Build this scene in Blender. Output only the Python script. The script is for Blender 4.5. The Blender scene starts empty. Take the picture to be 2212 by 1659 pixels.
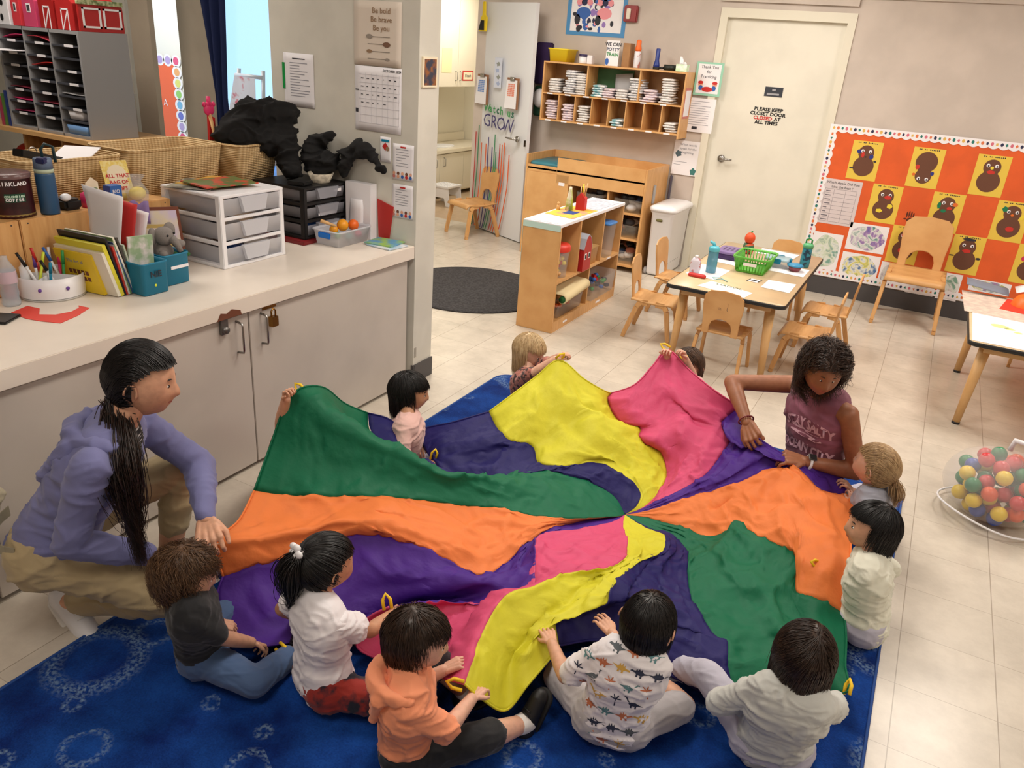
import bpy, bmesh, math, random
import numpy as np
from mathutils import Vector as V, Matrix, noise
from mathutils.bvhtree import BVHTree
PI = math.pi
random.seed(5)
S = bpy.context.scene
C = S.collection
# ---------------------------------------------------------------- camera, light, exposure
cam = bpy.data.cameras.new('camera'); cam.sensor_width = 36; cam.lens = 36*1673.85/2212; cam.clip_end = 80
cam_o = bpy.data.objects.new('camera', cam); C.objects.link(cam_o)
cam_o.matrix_world = Matrix(((0.875955, -0.247393, 0.414125, 0), (0.477238, 0.319264, -0.818727, 0), (0.070332, 0.914804, 0.397726, 1.865), (0, 0, 0, 1)))
S.camera = cam_o
S.view_settings.view_transform = 'Standard'; S.view_settings.look = 'None'
S.view_settings.exposure = 0.03; S.view_settings.gamma = 1; S.view_settings.use_curve_mapping = False
wd = bpy.data.worlds.new('world'); S.world = wd; wd.use_nodes = True
wd.node_tree.nodes['Background'].inputs[0].default_value = (.40, .68, 1, 1)
wd.node_tree.nodes['Background'].inputs[1].default_value = 1.7
S.cycles.max_bounces = 7; S.cycles.diffuse_bounces = 4; S.cycles.glossy_bounces = 3; S.cycles.transmission_bounces = 6; S.cycles.transparent_max_bounces = 12
S.cycles.caustics_reflective = False; S.cycles.caustics_refractive = False
LIGHTS = [(.9, 5.4, 38), (-3.3, 5.2, 46), (-1.3, 5.9, 28), (-1.1, 2.9, 30), (-1.2, .2, 16), (1.9, 2.4, 26), (-4.3, 2.4, 20), (1.6, -1.0, 14)]  # third panel added to brighten the back; second placed to brighten the open door
for i, (lx, ly, w) in enumerate(LIGHTS):
    l = bpy.data.lights.new('ceiling_panel_light', 'AREA'); l.shape = 'RECTANGLE'; l.size = .6; l.size_y = 1.2; l.energy = w; l.color = (1, .935, .865)
    o = bpy.data.objects.new('ceiling_panel_light', l); C.objects.link(o); o.location = (lx, ly, 2.83)
# ---------------------------------------------------------------- helpers
def lin(c):
    return tuple((v/255/12.92 if v <= 10.3 else ((v/255+.055)/1.055)**2.4) for v in c) + (1,)
MATS = {}
def mat(name, col, rough=.55, metal=0, noise_amt=0, nscale=30, bump=0, bscale=200, trans=0, alpha=1, emit=0, col2=None, spec=.5, sheen=0, ramp=(.4, .6), detail=4, stretch=(1, 1, 1), bdist=.002, sss=0, coat=0):
    if name in MATS: return MATS[name]
    m = bpy.data.materials.new(name); m.use_nodes = True; nt = m.node_tree; N = nt.nodes; L = nt.links
    b = N['Principled BSDF']; b.inputs['Base Color'].default_value = lin(col); b.inputs['Roughness'].default_value = rough
    b.inputs['Metallic'].default_value = metal; b.inputs['Specular IOR Level'].default_value = spec
    b.inputs['Transmission Weight'].default_value = trans; b.inputs['Alpha'].default_value = alpha
    b.inputs['Coat Weight'].default_value = coat
    if sheen: b.inputs['Sheen Weight'].default_value = sheen
    if sss: b.inputs['Subsurface Weight'].default_value = sss; b.inputs['Subsurface Radius'].default_value = (.02, .008, .004); b.inputs['Subsurface Scale'].default_value = .3
    if emit: b.inputs['Emission Color'].default_value = lin(col); b.inputs['Emission Strength'].default_value = emit
    if noise_amt or col2 or bump:
        tc = N.new('ShaderNodeTexCoord'); mp = N.new('ShaderNodeMapping'); mp.inputs['Scale'].default_value = stretch; L.new(tc.outputs['Object'], mp.inputs[0])
    if noise_amt or col2:
        n = N.new('ShaderNodeTexNoise'); n.inputs['Scale'].default_value = nscale; n.inputs['Detail'].default_value = detail; L.new(mp.outputs[0], n.inputs['Vector'])
        r = N.new('ShaderNodeValToRGB'); r.color_ramp.elements[0].position = ramp[0]; r.color_ramp.elements[1].position = ramp[1]
        c2 = col2 or tuple(max(0, v*(1-noise_amt)) for v in col)
        r.color_ramp.elements[0].color = lin(col); r.color_ramp.elements[1].color = lin(c2)
        L.new(n.outputs['Fac'], r.inputs[0]); L.new(r.outputs[0], b.inputs['Base Color'])
    if bump:
        n2 = N.new('ShaderNodeTexNoise'); n2.inputs['Scale'].default_value = bscale; n2.inputs['Detail'].default_value = 3; L.new(mp.outputs[0], n2.inputs['Vector'])
        bp = N.new('ShaderNodeBump'); bp.inputs['Strength'].default_value = bump; bp.inputs['Distance'].default_value = bdist
        L.new(n2.outputs['Fac'], bp.inputs['Height']); L.new(bp.outputs[0], b.inputs['Normal'])
    MATS[name] = m; return m

class MB:
    """collects shapes into one mesh"""
    def __init__(s): s.v = []; s.f = []; s.m = []; s.mi = 0; s.sm = []; s.smooth = False
    def add(s, vs, fs):
        k = len(s.v); s.v += [tuple(p) for p in vs]; s.f += [tuple(i+k for i in f) for f in fs]; s.m += [s.mi]*len(fs); s.sm += [s.smooth]*len(fs); return s
    def box(s, c, d, M=None, mi=None):
        if mi is not None: s.mi = mi
        x, y, z = d[0]/2, d[1]/2, d[2]/2
        vs = [V((a*x, b*y, e*z)) for a in (-1, 1) for b in (-1, 1) for e in (-1, 1)]
        if M is not None: vs = [M @ p for p in vs]
        vs = [p+V(c) for p in vs]
        sm = s.smooth; s.smooth = False
        s.add(vs, [(0, 1, 3, 2), (4, 6, 7, 5), (0, 4, 5, 1), (2, 3, 7, 6), (0, 2, 6, 4), (1, 5, 7, 3)]); s.smooth = sm; return s
    def b2(s, x0, x1, y0, y1, z0, z1, mi=None): return s.box(((x0+x1)/2, (y0+y1)/2, (z0+z1)/2), (abs(x1-x0), abs(y1-y0), abs(z1-z0)), None, mi)
    def quad(s, a, b, c, d): return s.add([a, b, c, d], [(0, 1, 2, 3)])
    def ring(s, c, u, w, r, n): return [V(c)+V(u)*math.cos(2*PI*i/n)*r+V(w)*math.sin(2*PI*i/n)*r for i in range(n)]
    def tube(s, pts, r, n=8, cap=True, closed=False):
        pts = [V(p) for p in pts]; m = len(pts); rs = r if isinstance(r, (list, tuple)) else [r]*m
        sm = s.smooth; s.smooth = True; vs = []; u = None
        for i, p in enumerate(pts):
            a = pts[(i-1) % m] if (i > 0 or closed) else p; b = pts[(i+1) % m] if (i < m-1 or closed) else p
            t = (b-a).normalized()
            if u is None: u = t.orthogonal().normalized()
            u = (u-t*u.dot(t)); u = u.normalized() if u.length > 1e-6 else t.orthogonal().normalized()
            vs += s.ring(p, u, t.cross(u), rs[i], n)
        fs = []
        for i in range(m if closed else m-1):
            j = (i+1) % m
            for k in range(n): fs.append((i*n+k, i*n+(k+1) % n, j*n+(k+1) % n, j*n+k))
        if cap and not closed: fs += [tuple(range(n))[::-1], tuple((m-1)*n+k for k in range(n))]
        s.add(vs, fs); s.smooth = sm; return s
    def cyl(s, a, b, r, r2=None, n=20): return s.tube([a, b], [r, r if r2 is None else r2], n)
    def lathe(s, prof, c=(0, 0, 0), n=28, M=None, sx=1, sy=1, cap=True):
        sm = s.smooth; s.smooth = True; vs = []
        for r, z in prof:
            for k in range(n):
                p = V((r*math.cos(2*PI*k/n)*sx, r*math.sin(2*PI*k/n)*sy, z))
                if M is not None: p = M @ p
                vs.append(p+V(c))
        fs = [(i*n+k, i*n+(k+1) % n, (i+1)*n+(k+1) % n, (i+1)*n+k) for i in range(len(prof)-1) for k in range(n)]
        if cap: fs += [tuple(range(n))[::-1], tuple((len(prof)-1)*n+k for k in range(n))]
        s.add(vs, fs); s.smooth = sm; return s
    def rlathe(s, prof, c=(0, 0, 0), hx=.1, hy=.1, rad=.03, k=5, M=None, cap=(True, True)):
        """rounded-rectangle sections: prof = [(scale offset, z)]"""
        sm = s.smooth; s.smooth = True; vs = []
        for off, z in prof:
            for qx, qy, a0 in ((1, 1, 0), (-1, 1, PI/2), (-1, -1, PI), (1, -1, 1.5*PI)):
                for i in range(k+1):
                    a = a0+PI/2*i/k; rr = max(.0005, rad+off)
                    p = V((qx*(hx-rad)+rr*math.cos(a), qy*(hy-rad)+rr*math.sin(a), z))
                    if M is not None: p = M @ p
                    vs.append(p+V(c))
        n = 4*(k+1)
        fs = [(i*n+j, i*n+(j+1) % n, (i+1)*n+(j+1) % n, (i+1)*n+j) for i in range(len(prof)-1) for j in range(n)]
        if cap[0]: fs.append(tuple(range(n))[::-1])
        if cap[1]: fs.append(tuple((len(prof)-1)*n+j for j in range(n)))
        s.add(vs, fs); s.smooth = sm; return s
    def ball(s, c, r, n=16, m=10, M=None):
        r = (r, r, r) if not isinstance(r, (tuple, list)) else r
        sm = s.smooth; s.smooth = True; vs = []
        for i in range(m+1):
            th = PI*i/m
            for k in range(n):
                ph = 2*PI*k/n; p = V((math.sin(th)*math.cos(ph)*r[0], math.sin(th)*math.sin(ph)*r[1], math.cos(th)*r[2]))
                if M is not None: p = M @ p
                vs.append(p+V(c))
        s.add(vs, [(i*n+k, (i+1)*n+k, (i+1)*n+(k+1) % n, i*n+(k+1) % n) for i in range(m) for k in range(n)]); s.smooth = sm; return s
    def prism(s, pts, o, u, w, th):
        """outline pts (2D) on plane origin o, axes u,w, thickness th along u x w"""
        u = V(u); w = V(w); nn = u.cross(w).normalized()*th; o = V(o); n = len(pts)
        a = [o+u*p[0]+w*p[1] for p in pts]; sm = s.smooth; s.smooth = False
        s.add(a+[p+nn for p in a], [tuple(range(n))[::-1], tuple(range(n, 2*n))]+[(i, (i+1) % n, n+(i+1) % n, n+i) for i in range(n)]); s.smooth = sm; return s
    def grid(s, fn, nu, nv):
        vs = [fn(i/nu, j/nv) for i in range(nu+1) for j in range(nv+1)]
        return s.add(vs, [(i*(nv+1)+j, (i+1)*(nv+1)+j, (i+1)*(nv+1)+j+1, i*(nv+1)+j+1) for i in range(nu) for j in range(nv)])
    def mesh(s, name, mats):
        me = bpy.data.meshes.new(name); me.from_pydata(s.v, [], s.f); me.update()
        for m in (mats if isinstance(mats, (list, tuple)) else [mats]): me.materials.append(m)
        me.polygons.foreach_set('material_index', s.m); me.polygons.foreach_set('use_smooth', s.sm)
        return me
    def build(s, name, mats, parent=None, bevel=0, solid=0, weld=True, **kw):
        me = s.mesh(name, mats); bm = bmesh.new(); bm.from_mesh(me)
        if weld: bmesh.ops.remove_doubles(bm, verts=bm.verts, dist=1e-5)
        bmesh.ops.recalc_face_normals(bm, faces=bm.faces)
        if bevel:
            ed = [e for e in bm.edges if len(e.link_faces) == 2 and e.calc_face_angle(0) > .7]
            bmesh.ops.bevel(bm, geom=ed, offset=bevel, segments=2, affect='EDGES', clamp_overlap=True)
        bm.to_mesh(me); bm.free()
        return link(name, me, parent, solid, **kw)
def link(name, me, parent=None, solid=0, label=None, cat=None, group=None, kind=None):
    o = bpy.data.objects.new(name, me); C.objects.link(o)
    if parent is not None:
        o.parent = parent; p = parent; L = V(p.location)
        if p.get('_w'): o.matrix_parent_inverse = Matrix.Translation(-V(p['_w']))
    if solid:
        md = o.modifiers.new('thickness', 'SOLIDIFY'); md.thickness = solid; md.offset = 0
    return tag(o, label, cat, group, kind)
def tag(o, label=None, cat=None, group=None, kind=None):
    if label: o['label'] = label
    if cat: o['category'] = cat
    if group: o['group'] = group
    if kind: o['kind'] = kind
    return o
def thing(name, label, cat, loc=None, rz=0, group=None):
    """an Empty at the base of a thing. With loc its parts are built in world coordinates, without it in local ones"""
    o = bpy.data.objects.new(name, None); C.objects.link(o); o.empty_display_size = .1
    if loc is not None: o.location = loc; o['_w'] = tuple(loc)
    return tag(o, label, cat, group)
def kids(o): return [c for c in C.objects if c.parent == o]
def dup(root, loc, rz=0, label=None, group=None, sc=None):
    r = root.copy(); C.objects.link(r); r.location = loc; r.rotation_euler = (0, 0, rz)
    if sc: r.scale = (sc, sc, sc)
    if label: r['label'] = label
    if group: r['group'] = group
    for ch in kids(root):
        c = ch.copy(); C.objects.link(c); c.parent = r
        for g in kids(ch):
            d = g.copy(); C.objects.link(d); d.parent = c
    return r
def rot(a, ax='Z'): return Matrix.Rotation(a, 3, ax)
def frame(x, z):
    """3x3 with columns x, z cross x, z"""
    x = V(x).normalized(); z = V(z); z = (z-x*z.dot(x)).normalized(); y = z.cross(x)
    return Matrix((x, y, z)).transposed()
def text(body, o, u, w, size, m, name='lettering', parent=None, th=.0008, align='CENTER', wscale=1, gap=.0006, bold=0, **kw):
    """lettering on the plane at o with right axis u and up axis w"""
    cu = bpy.data.curves.new('lettering', 'FONT'); cu.body = body; cu.size = size; cu.align_x = align; cu.align_y = 'CENTER'; cu.extrude = th/2/size*size; cu.resolution_u = 2
    cu.offset = bold; cu.space_line = .95
    t = bpy.data.objects.new('lettering', cu); dg = bpy.context.evaluated_depsgraph_get()
    C.objects.link(t); dg.update(); me = bpy.data.meshes.new_from_object(t.evaluated_get(dg)); C.objects.unlink(t); bpy.data.objects.remove(t)
    u = V(u).normalized(); w = V(w).normalized(); nn = u.cross(w)
    for v in me.vertices: v.co = V(o)+u*v.co.x*wscale+w*v.co.y+nn*(v.co.z+gap)
    me.materials.clear(); me.materials.append(m)
    return link(name, me, parent, **kw)
def sheet(name, o, u, w, m, th=.0012, parent=None, curl=0, **kw):
    """a sheet of paper: o lower-left corner, edges u, w"""
    b = MB(); o = V(o); u = V(u); w = V(w); n = u.cross(w).normalized()
    b.smooth = True
    b.grid(lambda a, c: o+u*a+w*c+n*(curl*(math.sin(a*PI)*.4+(abs(a-.5)*2)**3*(1-c)+.3*math.sin(c*5+a*3))), 8, 8)
    return b.build(name, m, parent, solid=th, **kw)
def struct(name, b, m, bevel=0): return b.build(name, m, None, bevel=bevel, kind='structure')
def rects(o, u, w, items, b, gap=.0015):
    """thin printed rectangles (x0,y0,x1,y1,mi) in the unit frame of a sheet"""
    o = V(o); u = V(u); w = V(w); n = u.cross(w).normalized()*gap
    for x0, y0, x1, y1, mi in items:
        b.mi = mi; b.quad(o+u*x0+w*y0+n, o+u*x1+w*y0+n, o+u*x1+w*y1+n, o+u*x0+w*y1+n)
    return b
def blob(o, u, w, cx, cy, rx, ry, b, mi, gap=.002, n=14, a0=0, a1=2*PI, wob=0):
    o = V(o); u = V(u).normalized(); w = V(w).normalized(); nn = u.cross(w).normalized()*gap
    pts = []
    for i in range(n):
        a = a0+(a1-a0)*i/(n if a1-a0 > 6.2 else n-1); k = 1+wob*math.sin(a*5+cx*90)
        pts.append(o+u*(cx+rx*k*math.cos(a))+w*(cy+ry*k*math.sin(a))+nn)
    b.mi = mi; b.add(pts, [tuple(range(n))])
def nrm(v): return V(v).normalized()
UX, UY, UZ = V((1, 0, 0)), V((0, 1, 0)), V((0, 0, 1))
# ---------------------------------------------------------------- common materials
def wood(name, c1, c2, **k): return mat(name, c1, .42, col2=c2, nscale=6, stretch=(1, 8, 1), ramp=(.35, .7), detail=6, **k)
birch = wood('birch', (218, 170, 112), (202, 150, 92))
birch_d = wood('birch_dark', (172, 126, 78), (150, 106, 62))
birch_l = wood('birch_light', (222, 178, 122), (206, 158, 98))
white_pl = mat('white_plastic', (236, 236, 240), .35)
white_p = mat('white_paper', (238, 236, 240), .7)
cream_p = mat('cream_paper', (240, 228, 200), .7)
black_m = mat('black', (14, 14, 16), .5)
ink = mat('ink', (45, 45, 55), .7)
grey_ink = mat('grey_ink', (150, 150, 160), .7)
metal = mat('metal', (170, 168, 165), .28, metal=1)
brass = mat('brass', (150, 110, 55), .35, metal=1)
clear = mat('clear_plastic', (225, 232, 238), .12, alpha=.28, spec=.6)
frost = mat('frosted_plastic', (222, 224, 232), .3, alpha=.62)
red_m = mat('red', (196, 38, 36), .5); orange_m = mat('orange', (240, 110, 40), .5); yellow_m = mat('yellow', (236, 208, 40), .5)
green_m = mat('green', (40, 140, 70), .5); blue_m = mat('blue', (45, 95, 175), .5); teal_m = mat('teal', (0, 130, 165), .45)
pink_m = mat('pink', (220, 50, 110), .5); purple_m = mat('purple', (100, 60, 150), .5); navy_m = mat('navy', (30, 35, 75), .6); brown_m = mat('brown', (110, 70, 50), .7)
lgrey_m = mat('light_grey', (170, 170, 172), .6); dgrey_m = mat('dark_grey', (60, 60, 66), .6)

# ---------------------------------------------------------------- the room
wall_m = mat('wall_paint', (204, 192, 182), .75, noise_amt=.05, nscale=3, bump=.15, bscale=300)
wallc_m = mat('wall_cream', (214, 211, 200), .7, noise_amt=.04, nscale=4, bump=.1, bscale=300)
walltan_m = mat('wall_tan', (190, 176, 156), .75, noise_amt=.04, nscale=4)
ceil_m = mat('ceiling_tile', (225, 222, 215), .9)
base_m = mat('vinyl_baseboard', (72, 70, 72), .5)
def floor_material():
    m = bpy.data.materials.new('vinyl_tile_floor'); m.use_nodes = True; nt = m.node_tree; N = nt.nodes; L = nt.links; b = N['Principled BSDF']
    tc = N.new('ShaderNodeTexCoord'); sep = N.new('ShaderNodeSeparateXYZ'); L.new(tc.outputs['Object'], sep.inputs[0])
    def mth(op, a, c=None):
        n = N.new('ShaderNodeMath'); n.operation = op
        for i, v in enumerate((a, c)):
            if v is None: continue
            if isinstance(v, (int, float)): n.inputs[i].default_value = v
            else: L.new(v, n.inputs[i])
        return n.outputs[0]
    def line(src, off, wdt):
        t = mth('DIVIDE', mth('SUBTRACT', src, off), .3048); fr = mth('FRACT', t); d = mth('MINIMUM', fr, mth('SUBTRACT', 1.0, fr))
        return mth('LESS_THAN', d, wdt), mth('FLOOR', t)
    lx, ix = line(sep.outputs[0], .297, .0055); ly, iy = line(sep.outputs[1], 3.34, .004)
    cmb = N.new('ShaderNodeCombineXYZ'); L.new(ix, cmb.inputs[0]); L.new(iy, cmb.inputs[1])
    wn = N.new('ShaderNodeTexWhiteNoise'); wn.noise_dimensions = '2D'; L.new(cmb.outputs[0], wn.inputs[0])
    n1 = N.new('ShaderNodeTexNoise'); n1.inputs['Scale'].default_value = 5; n1.inputs['Detail'].default_value = 8; n1.inputs['Roughness'].default_value = .7; L.new(tc.outputs['Object'], n1.inputs[0])
    r = N.new('ShaderNodeValToRGB'); r.color_ramp.elements[0].position = .3; r.color_ramp.elements[1].position = .62
    r.color_ramp.elements[0].color = lin((190, 181, 168)); r.color_ramp.elements[1].color = lin((210, 201, 187)); L.new(n1.outputs[0], r.inputs[0])
    hs = N.new('ShaderNodeHueSaturation'); L.new(r.outputs[0], hs.inputs['Color']); L.new(mth('ADD', mth('MULTIPLY', wn.outputs[0], .07), .965), hs.inputs['Value'])
    mx = N.new('ShaderNodeMixRGB'); L.new(hs.outputs[0], mx.inputs[1]); mx.inputs[2].default_value = lin((130, 116, 100))
    L.new(mth('MAXIMUM', mth('MULTIPLY', lx, .65), mth('MULTIPLY', ly, .5)), mx.inputs[0]); L.new(mx.outputs[0], b.inputs['Base Color'])
    b.inputs['Roughness'].default_value = .27; b.inputs['Specular IOR Level'].default_value = .45
    return m
floor_m = floor_material()
YB = 7.43
b = MB(); b.b2(-9, 4.2, -3, YB+.12, -.1, 0); struct('floor', b, floor_m)
b = MB(); b.b2(-7.2, -4.2, YB+.121, 10.2, -.1, .0); struct('floor_bathroom', b, mat('tan_sheet_floor', (196, 170, 140), .3, noise_amt=.05, nscale=12))
b = MB(); b.b2(-9, 4.2, -3, YB+.12, 2.85, 2.95); b.b2(-7.2, -4.2, YB+.12, 10.2, 2.6, 2.7)
struct('ceiling', b, ceil_m)
# back wall with a recess for the closet door; door opening to the bathroom on its left
b = MB(); b.b2(-4.46, -1.99, YB, YB+.12, 0, 2.85); b.b2(-.885, 4.2, YB, YB+.12, 0, 2.85); b.b2(-1.99, -.885, YB, YB+.12, 2.31, 2.85); b.b2(-7.2, -4.46, YB, YB+.12, 2.3, 2.85)
struct('wall_back', b, wall_m)
b = MB(); b.b2(4.2, 4.3, -3, YB+.12, 0, 2.85); struct('wall_right', b, wall_m)
b = MB(); b.b2(-9, 4.2, -3.1, -3, 0, 2.85); struct('wall_front', b, wall_m)
b = MB(); b.b2(-9.1, -9, -3, 4.2, 0, 2.85); struct('wall_left', b, wallc_m)
b = MB(); b.b2(-3.42, -2.42, 3.48, 3.665, 0, 2.85); struct('wall_partition', b, wallc_m)
b = MB(); b.prism([(-3.42, 3.57), (-3.42, 3.66), (-5.9, 7.6), (-6.0, 7.55), (-3.5, 3.57)], (0, 0, 0), UX, UY, 2.85); struct('wall_hallway', b, wallc_m)
b = MB(); b.b2(-7.2, -6.1, YB+.12, YB+.2, 0, 2.6); b.b2(-7.2, -4.3, 9.9, 10, 0, 2.6); b.b2(-6.2, -6.1, YB+.2, 9.9, 0, 2.6); b.b2(-4.46, -4.36, YB+.12, 9.9, 0, 2.6)
struct('wall_bathroom', b, mat('bathroom_paint', (226, 220, 204), .5))
b = MB(); b.b2(-.885, 4.2, YB-.008, YB-.0002, 0, .155); struct('baseboard_back', b, base_m)
b = MB(); b.b2(-4.3, -2.02, YB-.008, YB-.0002, 0, .12); struct('baseboard_back.001', b, base_m)
b = MB(); b.b2(-2.4195, -2.412, 3.485, 3.672, 0, .115); b.b2(-2.43, -2.412, 3.4725, 3.4795, 0, .115); struct('baseboard_partition', b, base_m)
# dark wall above the closet level: soffit line seen at the top right
b = MB(); b.b2(-.885, 4.2, YB-.022, YB-.0005, 2.42, 2.85); b.b2(-2.0, -.885, YB-.03, YB-.0005, 2.36, 2.85); struct('trim_1', b, wall_m)
# closet door
door_m = mat('door_cream', (228, 224, 210), .45, noise_amt=.03, nscale=3)
frame_m = mat('door_frame_paint', (222, 217, 200), .4)
d1 = thing('door_1', 'cream closet door with a lever handle and printed notice', 'door', (-1.43, YB, 0)); d1['kind'] = 'structure'
b = MB(); b.b2(-1.95, -.925, YB+.035, YB+.075, .01, 2.235); b.build('door_panel', door_m, d1)
b = MB()
b.b2(-1.995, -1.93, YB-.015, YB+.12, 0, 2.235); b.b2(-.945, -.88, YB-.015, YB+.12, 0, 2.235); b.b2(-1.995, -.88, YB-.015, YB+.12, 2.235, 2.31)
b.build('door_frame', frame_m, d1, weld=False)
b = MB(); b.cyl((-1.79, YB+.035, 1.06), (-1.79, YB+.02, 1.06), .032); b.cyl((-1.79, YB+.03, 1.06), (-1.79, YB-.03, 1.06), .011); b.tube([(-1.79, YB-.03, 1.06), (-1.75, YB-.032, 1.06), (-1.68, YB-.03, 1.062)], [.012, .011, .008])
b.build('door_handle', metal, d1)
yy = YB+.0345
o = (-1.499,7.465,1.618); b = MB(); b.b2(-1.512, -1.358, yy-.004, yy, 1.628, 1.706, 0)
b.b2(-1.45, -1.42, yy-.005, yy-.004, 1.675, 1.69, 1); b.b2(-1.49, -1.385, yy-.005, yy-.004, 1.64, 1.655, 1)
b.build('door_plaque', [mat('plaque', (52, 56, 66), .4), mat('plaque_text', (160, 160, 165), .6)], None, label='small dark plaque with pale lettering on the closet door', cat='sign')
kt = thing('closet_notice', 'block-letter notice asking to keep the closet door closed', 'sign', (-1.44, yy, 1.4))
for i, (t, mm) in enumerate((('PLEASE KEEP', black_m), ('CLOSET DOOR', black_m), ('', None), ('ALL TIMES', black_m))):
    if t: text(t, (-1.45, yy, 1.517-i*.037), UX, UZ, .04, mm, 'lettering', kt, bold=.0016, wscale=1.12, align='CENTER')
text('CLOSED', (-1.487, yy, 1.517-2*.037), UX, UZ, .04, red_m, 'red_lettering', kt, bold=.0016, wscale=1.1); text('AT', (-1.36, yy, 1.517-2*.037), UX, UZ, .04, black_m, 'lettering', kt, bold=.0016, wscale=1.1)
# ceiling light panels
for i, (lx, ly, w) in enumerate(LIGHTS):
    g = thing('ceiling_light', 'recessed fluorescent ceiling panel above the classroom', 'light', (lx, ly, 2.85), group='ceiling light panels')
    b = MB(); b.b2(lx-.3, lx+.3, ly-.6, ly+.6, 2.838, 2.848); b.build('diffuser', mat('light_diffuser', (255, 240, 220), .5, emit=4), g)
    b = MB(); b.b2(lx-.33, lx-.3, ly-.63, ly+.63, 2.835, 2.85); b.b2(lx+.3, lx+.33, ly-.63, ly+.63, 2.835, 2.85); b.b2(lx-.3, lx+.3, ly-.63, ly-.6, 2.835, 2.85); b.b2(lx-.3, lx+.3, ly+.6, ly+.63, 2.835, 2.85); b.build('frame', white_pl, g)
# bathroom lamp, out of view, added to brighten the bathroom
l = bpy.data.lights.new('bathroom_fill_lamp', 'AREA'); l.size = .5; l.energy = 20; l.color = (1, .93, .80); o = bpy.data.objects.new('bathroom_fill_lamp', l); C.objects.link(o); o.location = (-5.0, 8.6, 2.55)
g = thing('ceiling_light', 'unseen square lamp added in the bathroom ceiling as fill', 'light', (-5.0, 8.6, 2.58)); b = MB(); b.b2(-5.25, -4.75, 8.35, 8.85, 2.565, 2.595); b.build('diffuser', mat('light_diffuser', (255, 240, 220), .5, emit=4), g)

# ---------------------------------------------------------------- counter cabinet on the left
lam = mat('laminate_grey', (196, 187, 178), .5, noise_amt=.07, nscale=2.5, ramp=(.45, .75))
top_m = mat('counter_laminate', (232, 222, 210), .35, noise_amt=.03, nscale=3)
cb = thing('storage_cabinet', 'long grey laminate cabinet with wire handles and padlocks, behind the squatting adult', 'cabinet', (-2.8, 2, 0))
b = MB(); b.b2(-3.42, -2.47, .2, 3.475, .05, .755, 0); b.b2(-3.4, -2.5, .2, 3.47, 0, .05, 1); b.build('body', [lam, mat('toe_kick', (60, 52, 46), .7)], cb)
def cab_door(y0, y1, hy, side, lock):
    b = MB(); b.b2(-2.47, -2.44, y0+.003, y1-.003, .02, .748); d = b.build('door', lam, cb, bevel=.002)
    b = MB(); b.tube([(-2.44, hy, .725), (-2.405, hy, .72), (-2.402, hy, .71), (-2.402, hy, .6), (-2.405, hy, .59), (-2.44, hy, .585)], .005); b.build('handle', metal, d)
    b = MB()
    if lock == 1:
        b.b2(-2.44, -2.425, hy-.09, hy-.055, .69, .755, 0); b.cyl((-2.44, hy-.075, .71), (-2.41, hy-.075, .71), .014); b.build('latch', mat('lock_steel', (120, 118, 116), .4, metal=.8), d)
    elif lock == 2:
        b.b2(-2.425, -2.4, hy+.03, hy+.065, .66, .705, 0); b.tube([(-2.412, hy+.036, .7), (-2.412, hy+.036, .73), (-2.412, hy+.048, .742), (-2.412, hy+.06, .73), (-2.412, hy+.06, .7)], .004, 6); b.b2(-2.44, -2.436, hy+.01, hy+.09, .735, .752, 0); b.build('padlock', brass, d)
    return d
cab_door(1.1, 2.275, 2.205, 1, 1); cab_door(2.275, 3.44, 2.345, -1, 2); cab_door(.2, 1.1, 1.0, 1, 0)
b = MB(); b.b2(-3.46, -2.42, .2, 3.475, .755, .826, 0)
for x in (2.10, 2.17): b.prism([(0, 0), (.09, 0), (.1, .022), (.05, .03), (.02, .024)], (-2.419, x, .757), UY, UZ, .0012) if 0 else None
ct = b.build('countertop', top_m, None, bevel=.003, label='long white laminate worktop on the grey cabinet, crowded with school things', cat='worktop')
b = MB(); b.prism([(0, 0), (.13, .0), (.125, .02), (.08, .035), (.05, .022), (.02, .03)], (-2.4195, 2.09, .757), UY, UZ, .0012); b.build('worn_patch', mat('bare_particle_board', (110, 62, 40), .8), ct)
# ---------------------------------------------------------------- low divider bookcase
bx0, bx1, by0, by1 = -2.44, -2.15, 4.81, 6.02
bc = thing('bookcase', 'low birch shelf divider with paper-covered top, full of toy tubs', 'bookcase', (-2.29, 5.4, 0))
b = MB(); b.b2(bx0, bx1, by0, by0+.02, 0, .76); b.build('side_panel', birch, bc, bevel=.002)
b = MB(); b.b2(bx0, bx1, by1-.02, by1, 0, .76); b.build('side_panel', birch, bc, bevel=.002)
b = MB(); b.b2(bx0, bx0+.012, by0+.02, by1-.02, .04, .745); b.build('back_panel', birch_d, bc)
b = MB(); b.b2(bx0, bx1, by0-.004, by1+.004, .76, .782, 0); b.build('top', white_p, bc, bevel=.002)
b = MB(); b.b2(bx0+.012, bx1, by0+.02, by1-.02, .06, .078); b.b2(bx1-.02, bx1, by0+.02, by1-.02, 0, .06); b.build('bottom_shelf', birch, bc)
b = MB(); b.b2(bx0+.012, bx1, by0+.02, by1-.02, .36, .378); b.build('shelf', birch, bc)
for y, z0, z1 in ((5.17, .378, .76), (5.62, .378, .76), (5.42, .078, .36)):
    b = MB(); b.b2(bx0+.012, bx1-.003, y-.008, y+.008, z0, z1); b.build('divider', birch, bc)
b = MB(); b.b2(bx1, bx1+.001, 5.0, 5.07, .03, .045); b.b2(bx1, bx1+.001, 5.62, 5.7, .03, .045); b.b2(bx1, bx1+.001, 5.3, 5.38, .362, .376); b.b2(bx1, bx1+.001, 5.75, 5.83, .362, .376); b.build('shelf_label', white_p, bc)
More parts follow.
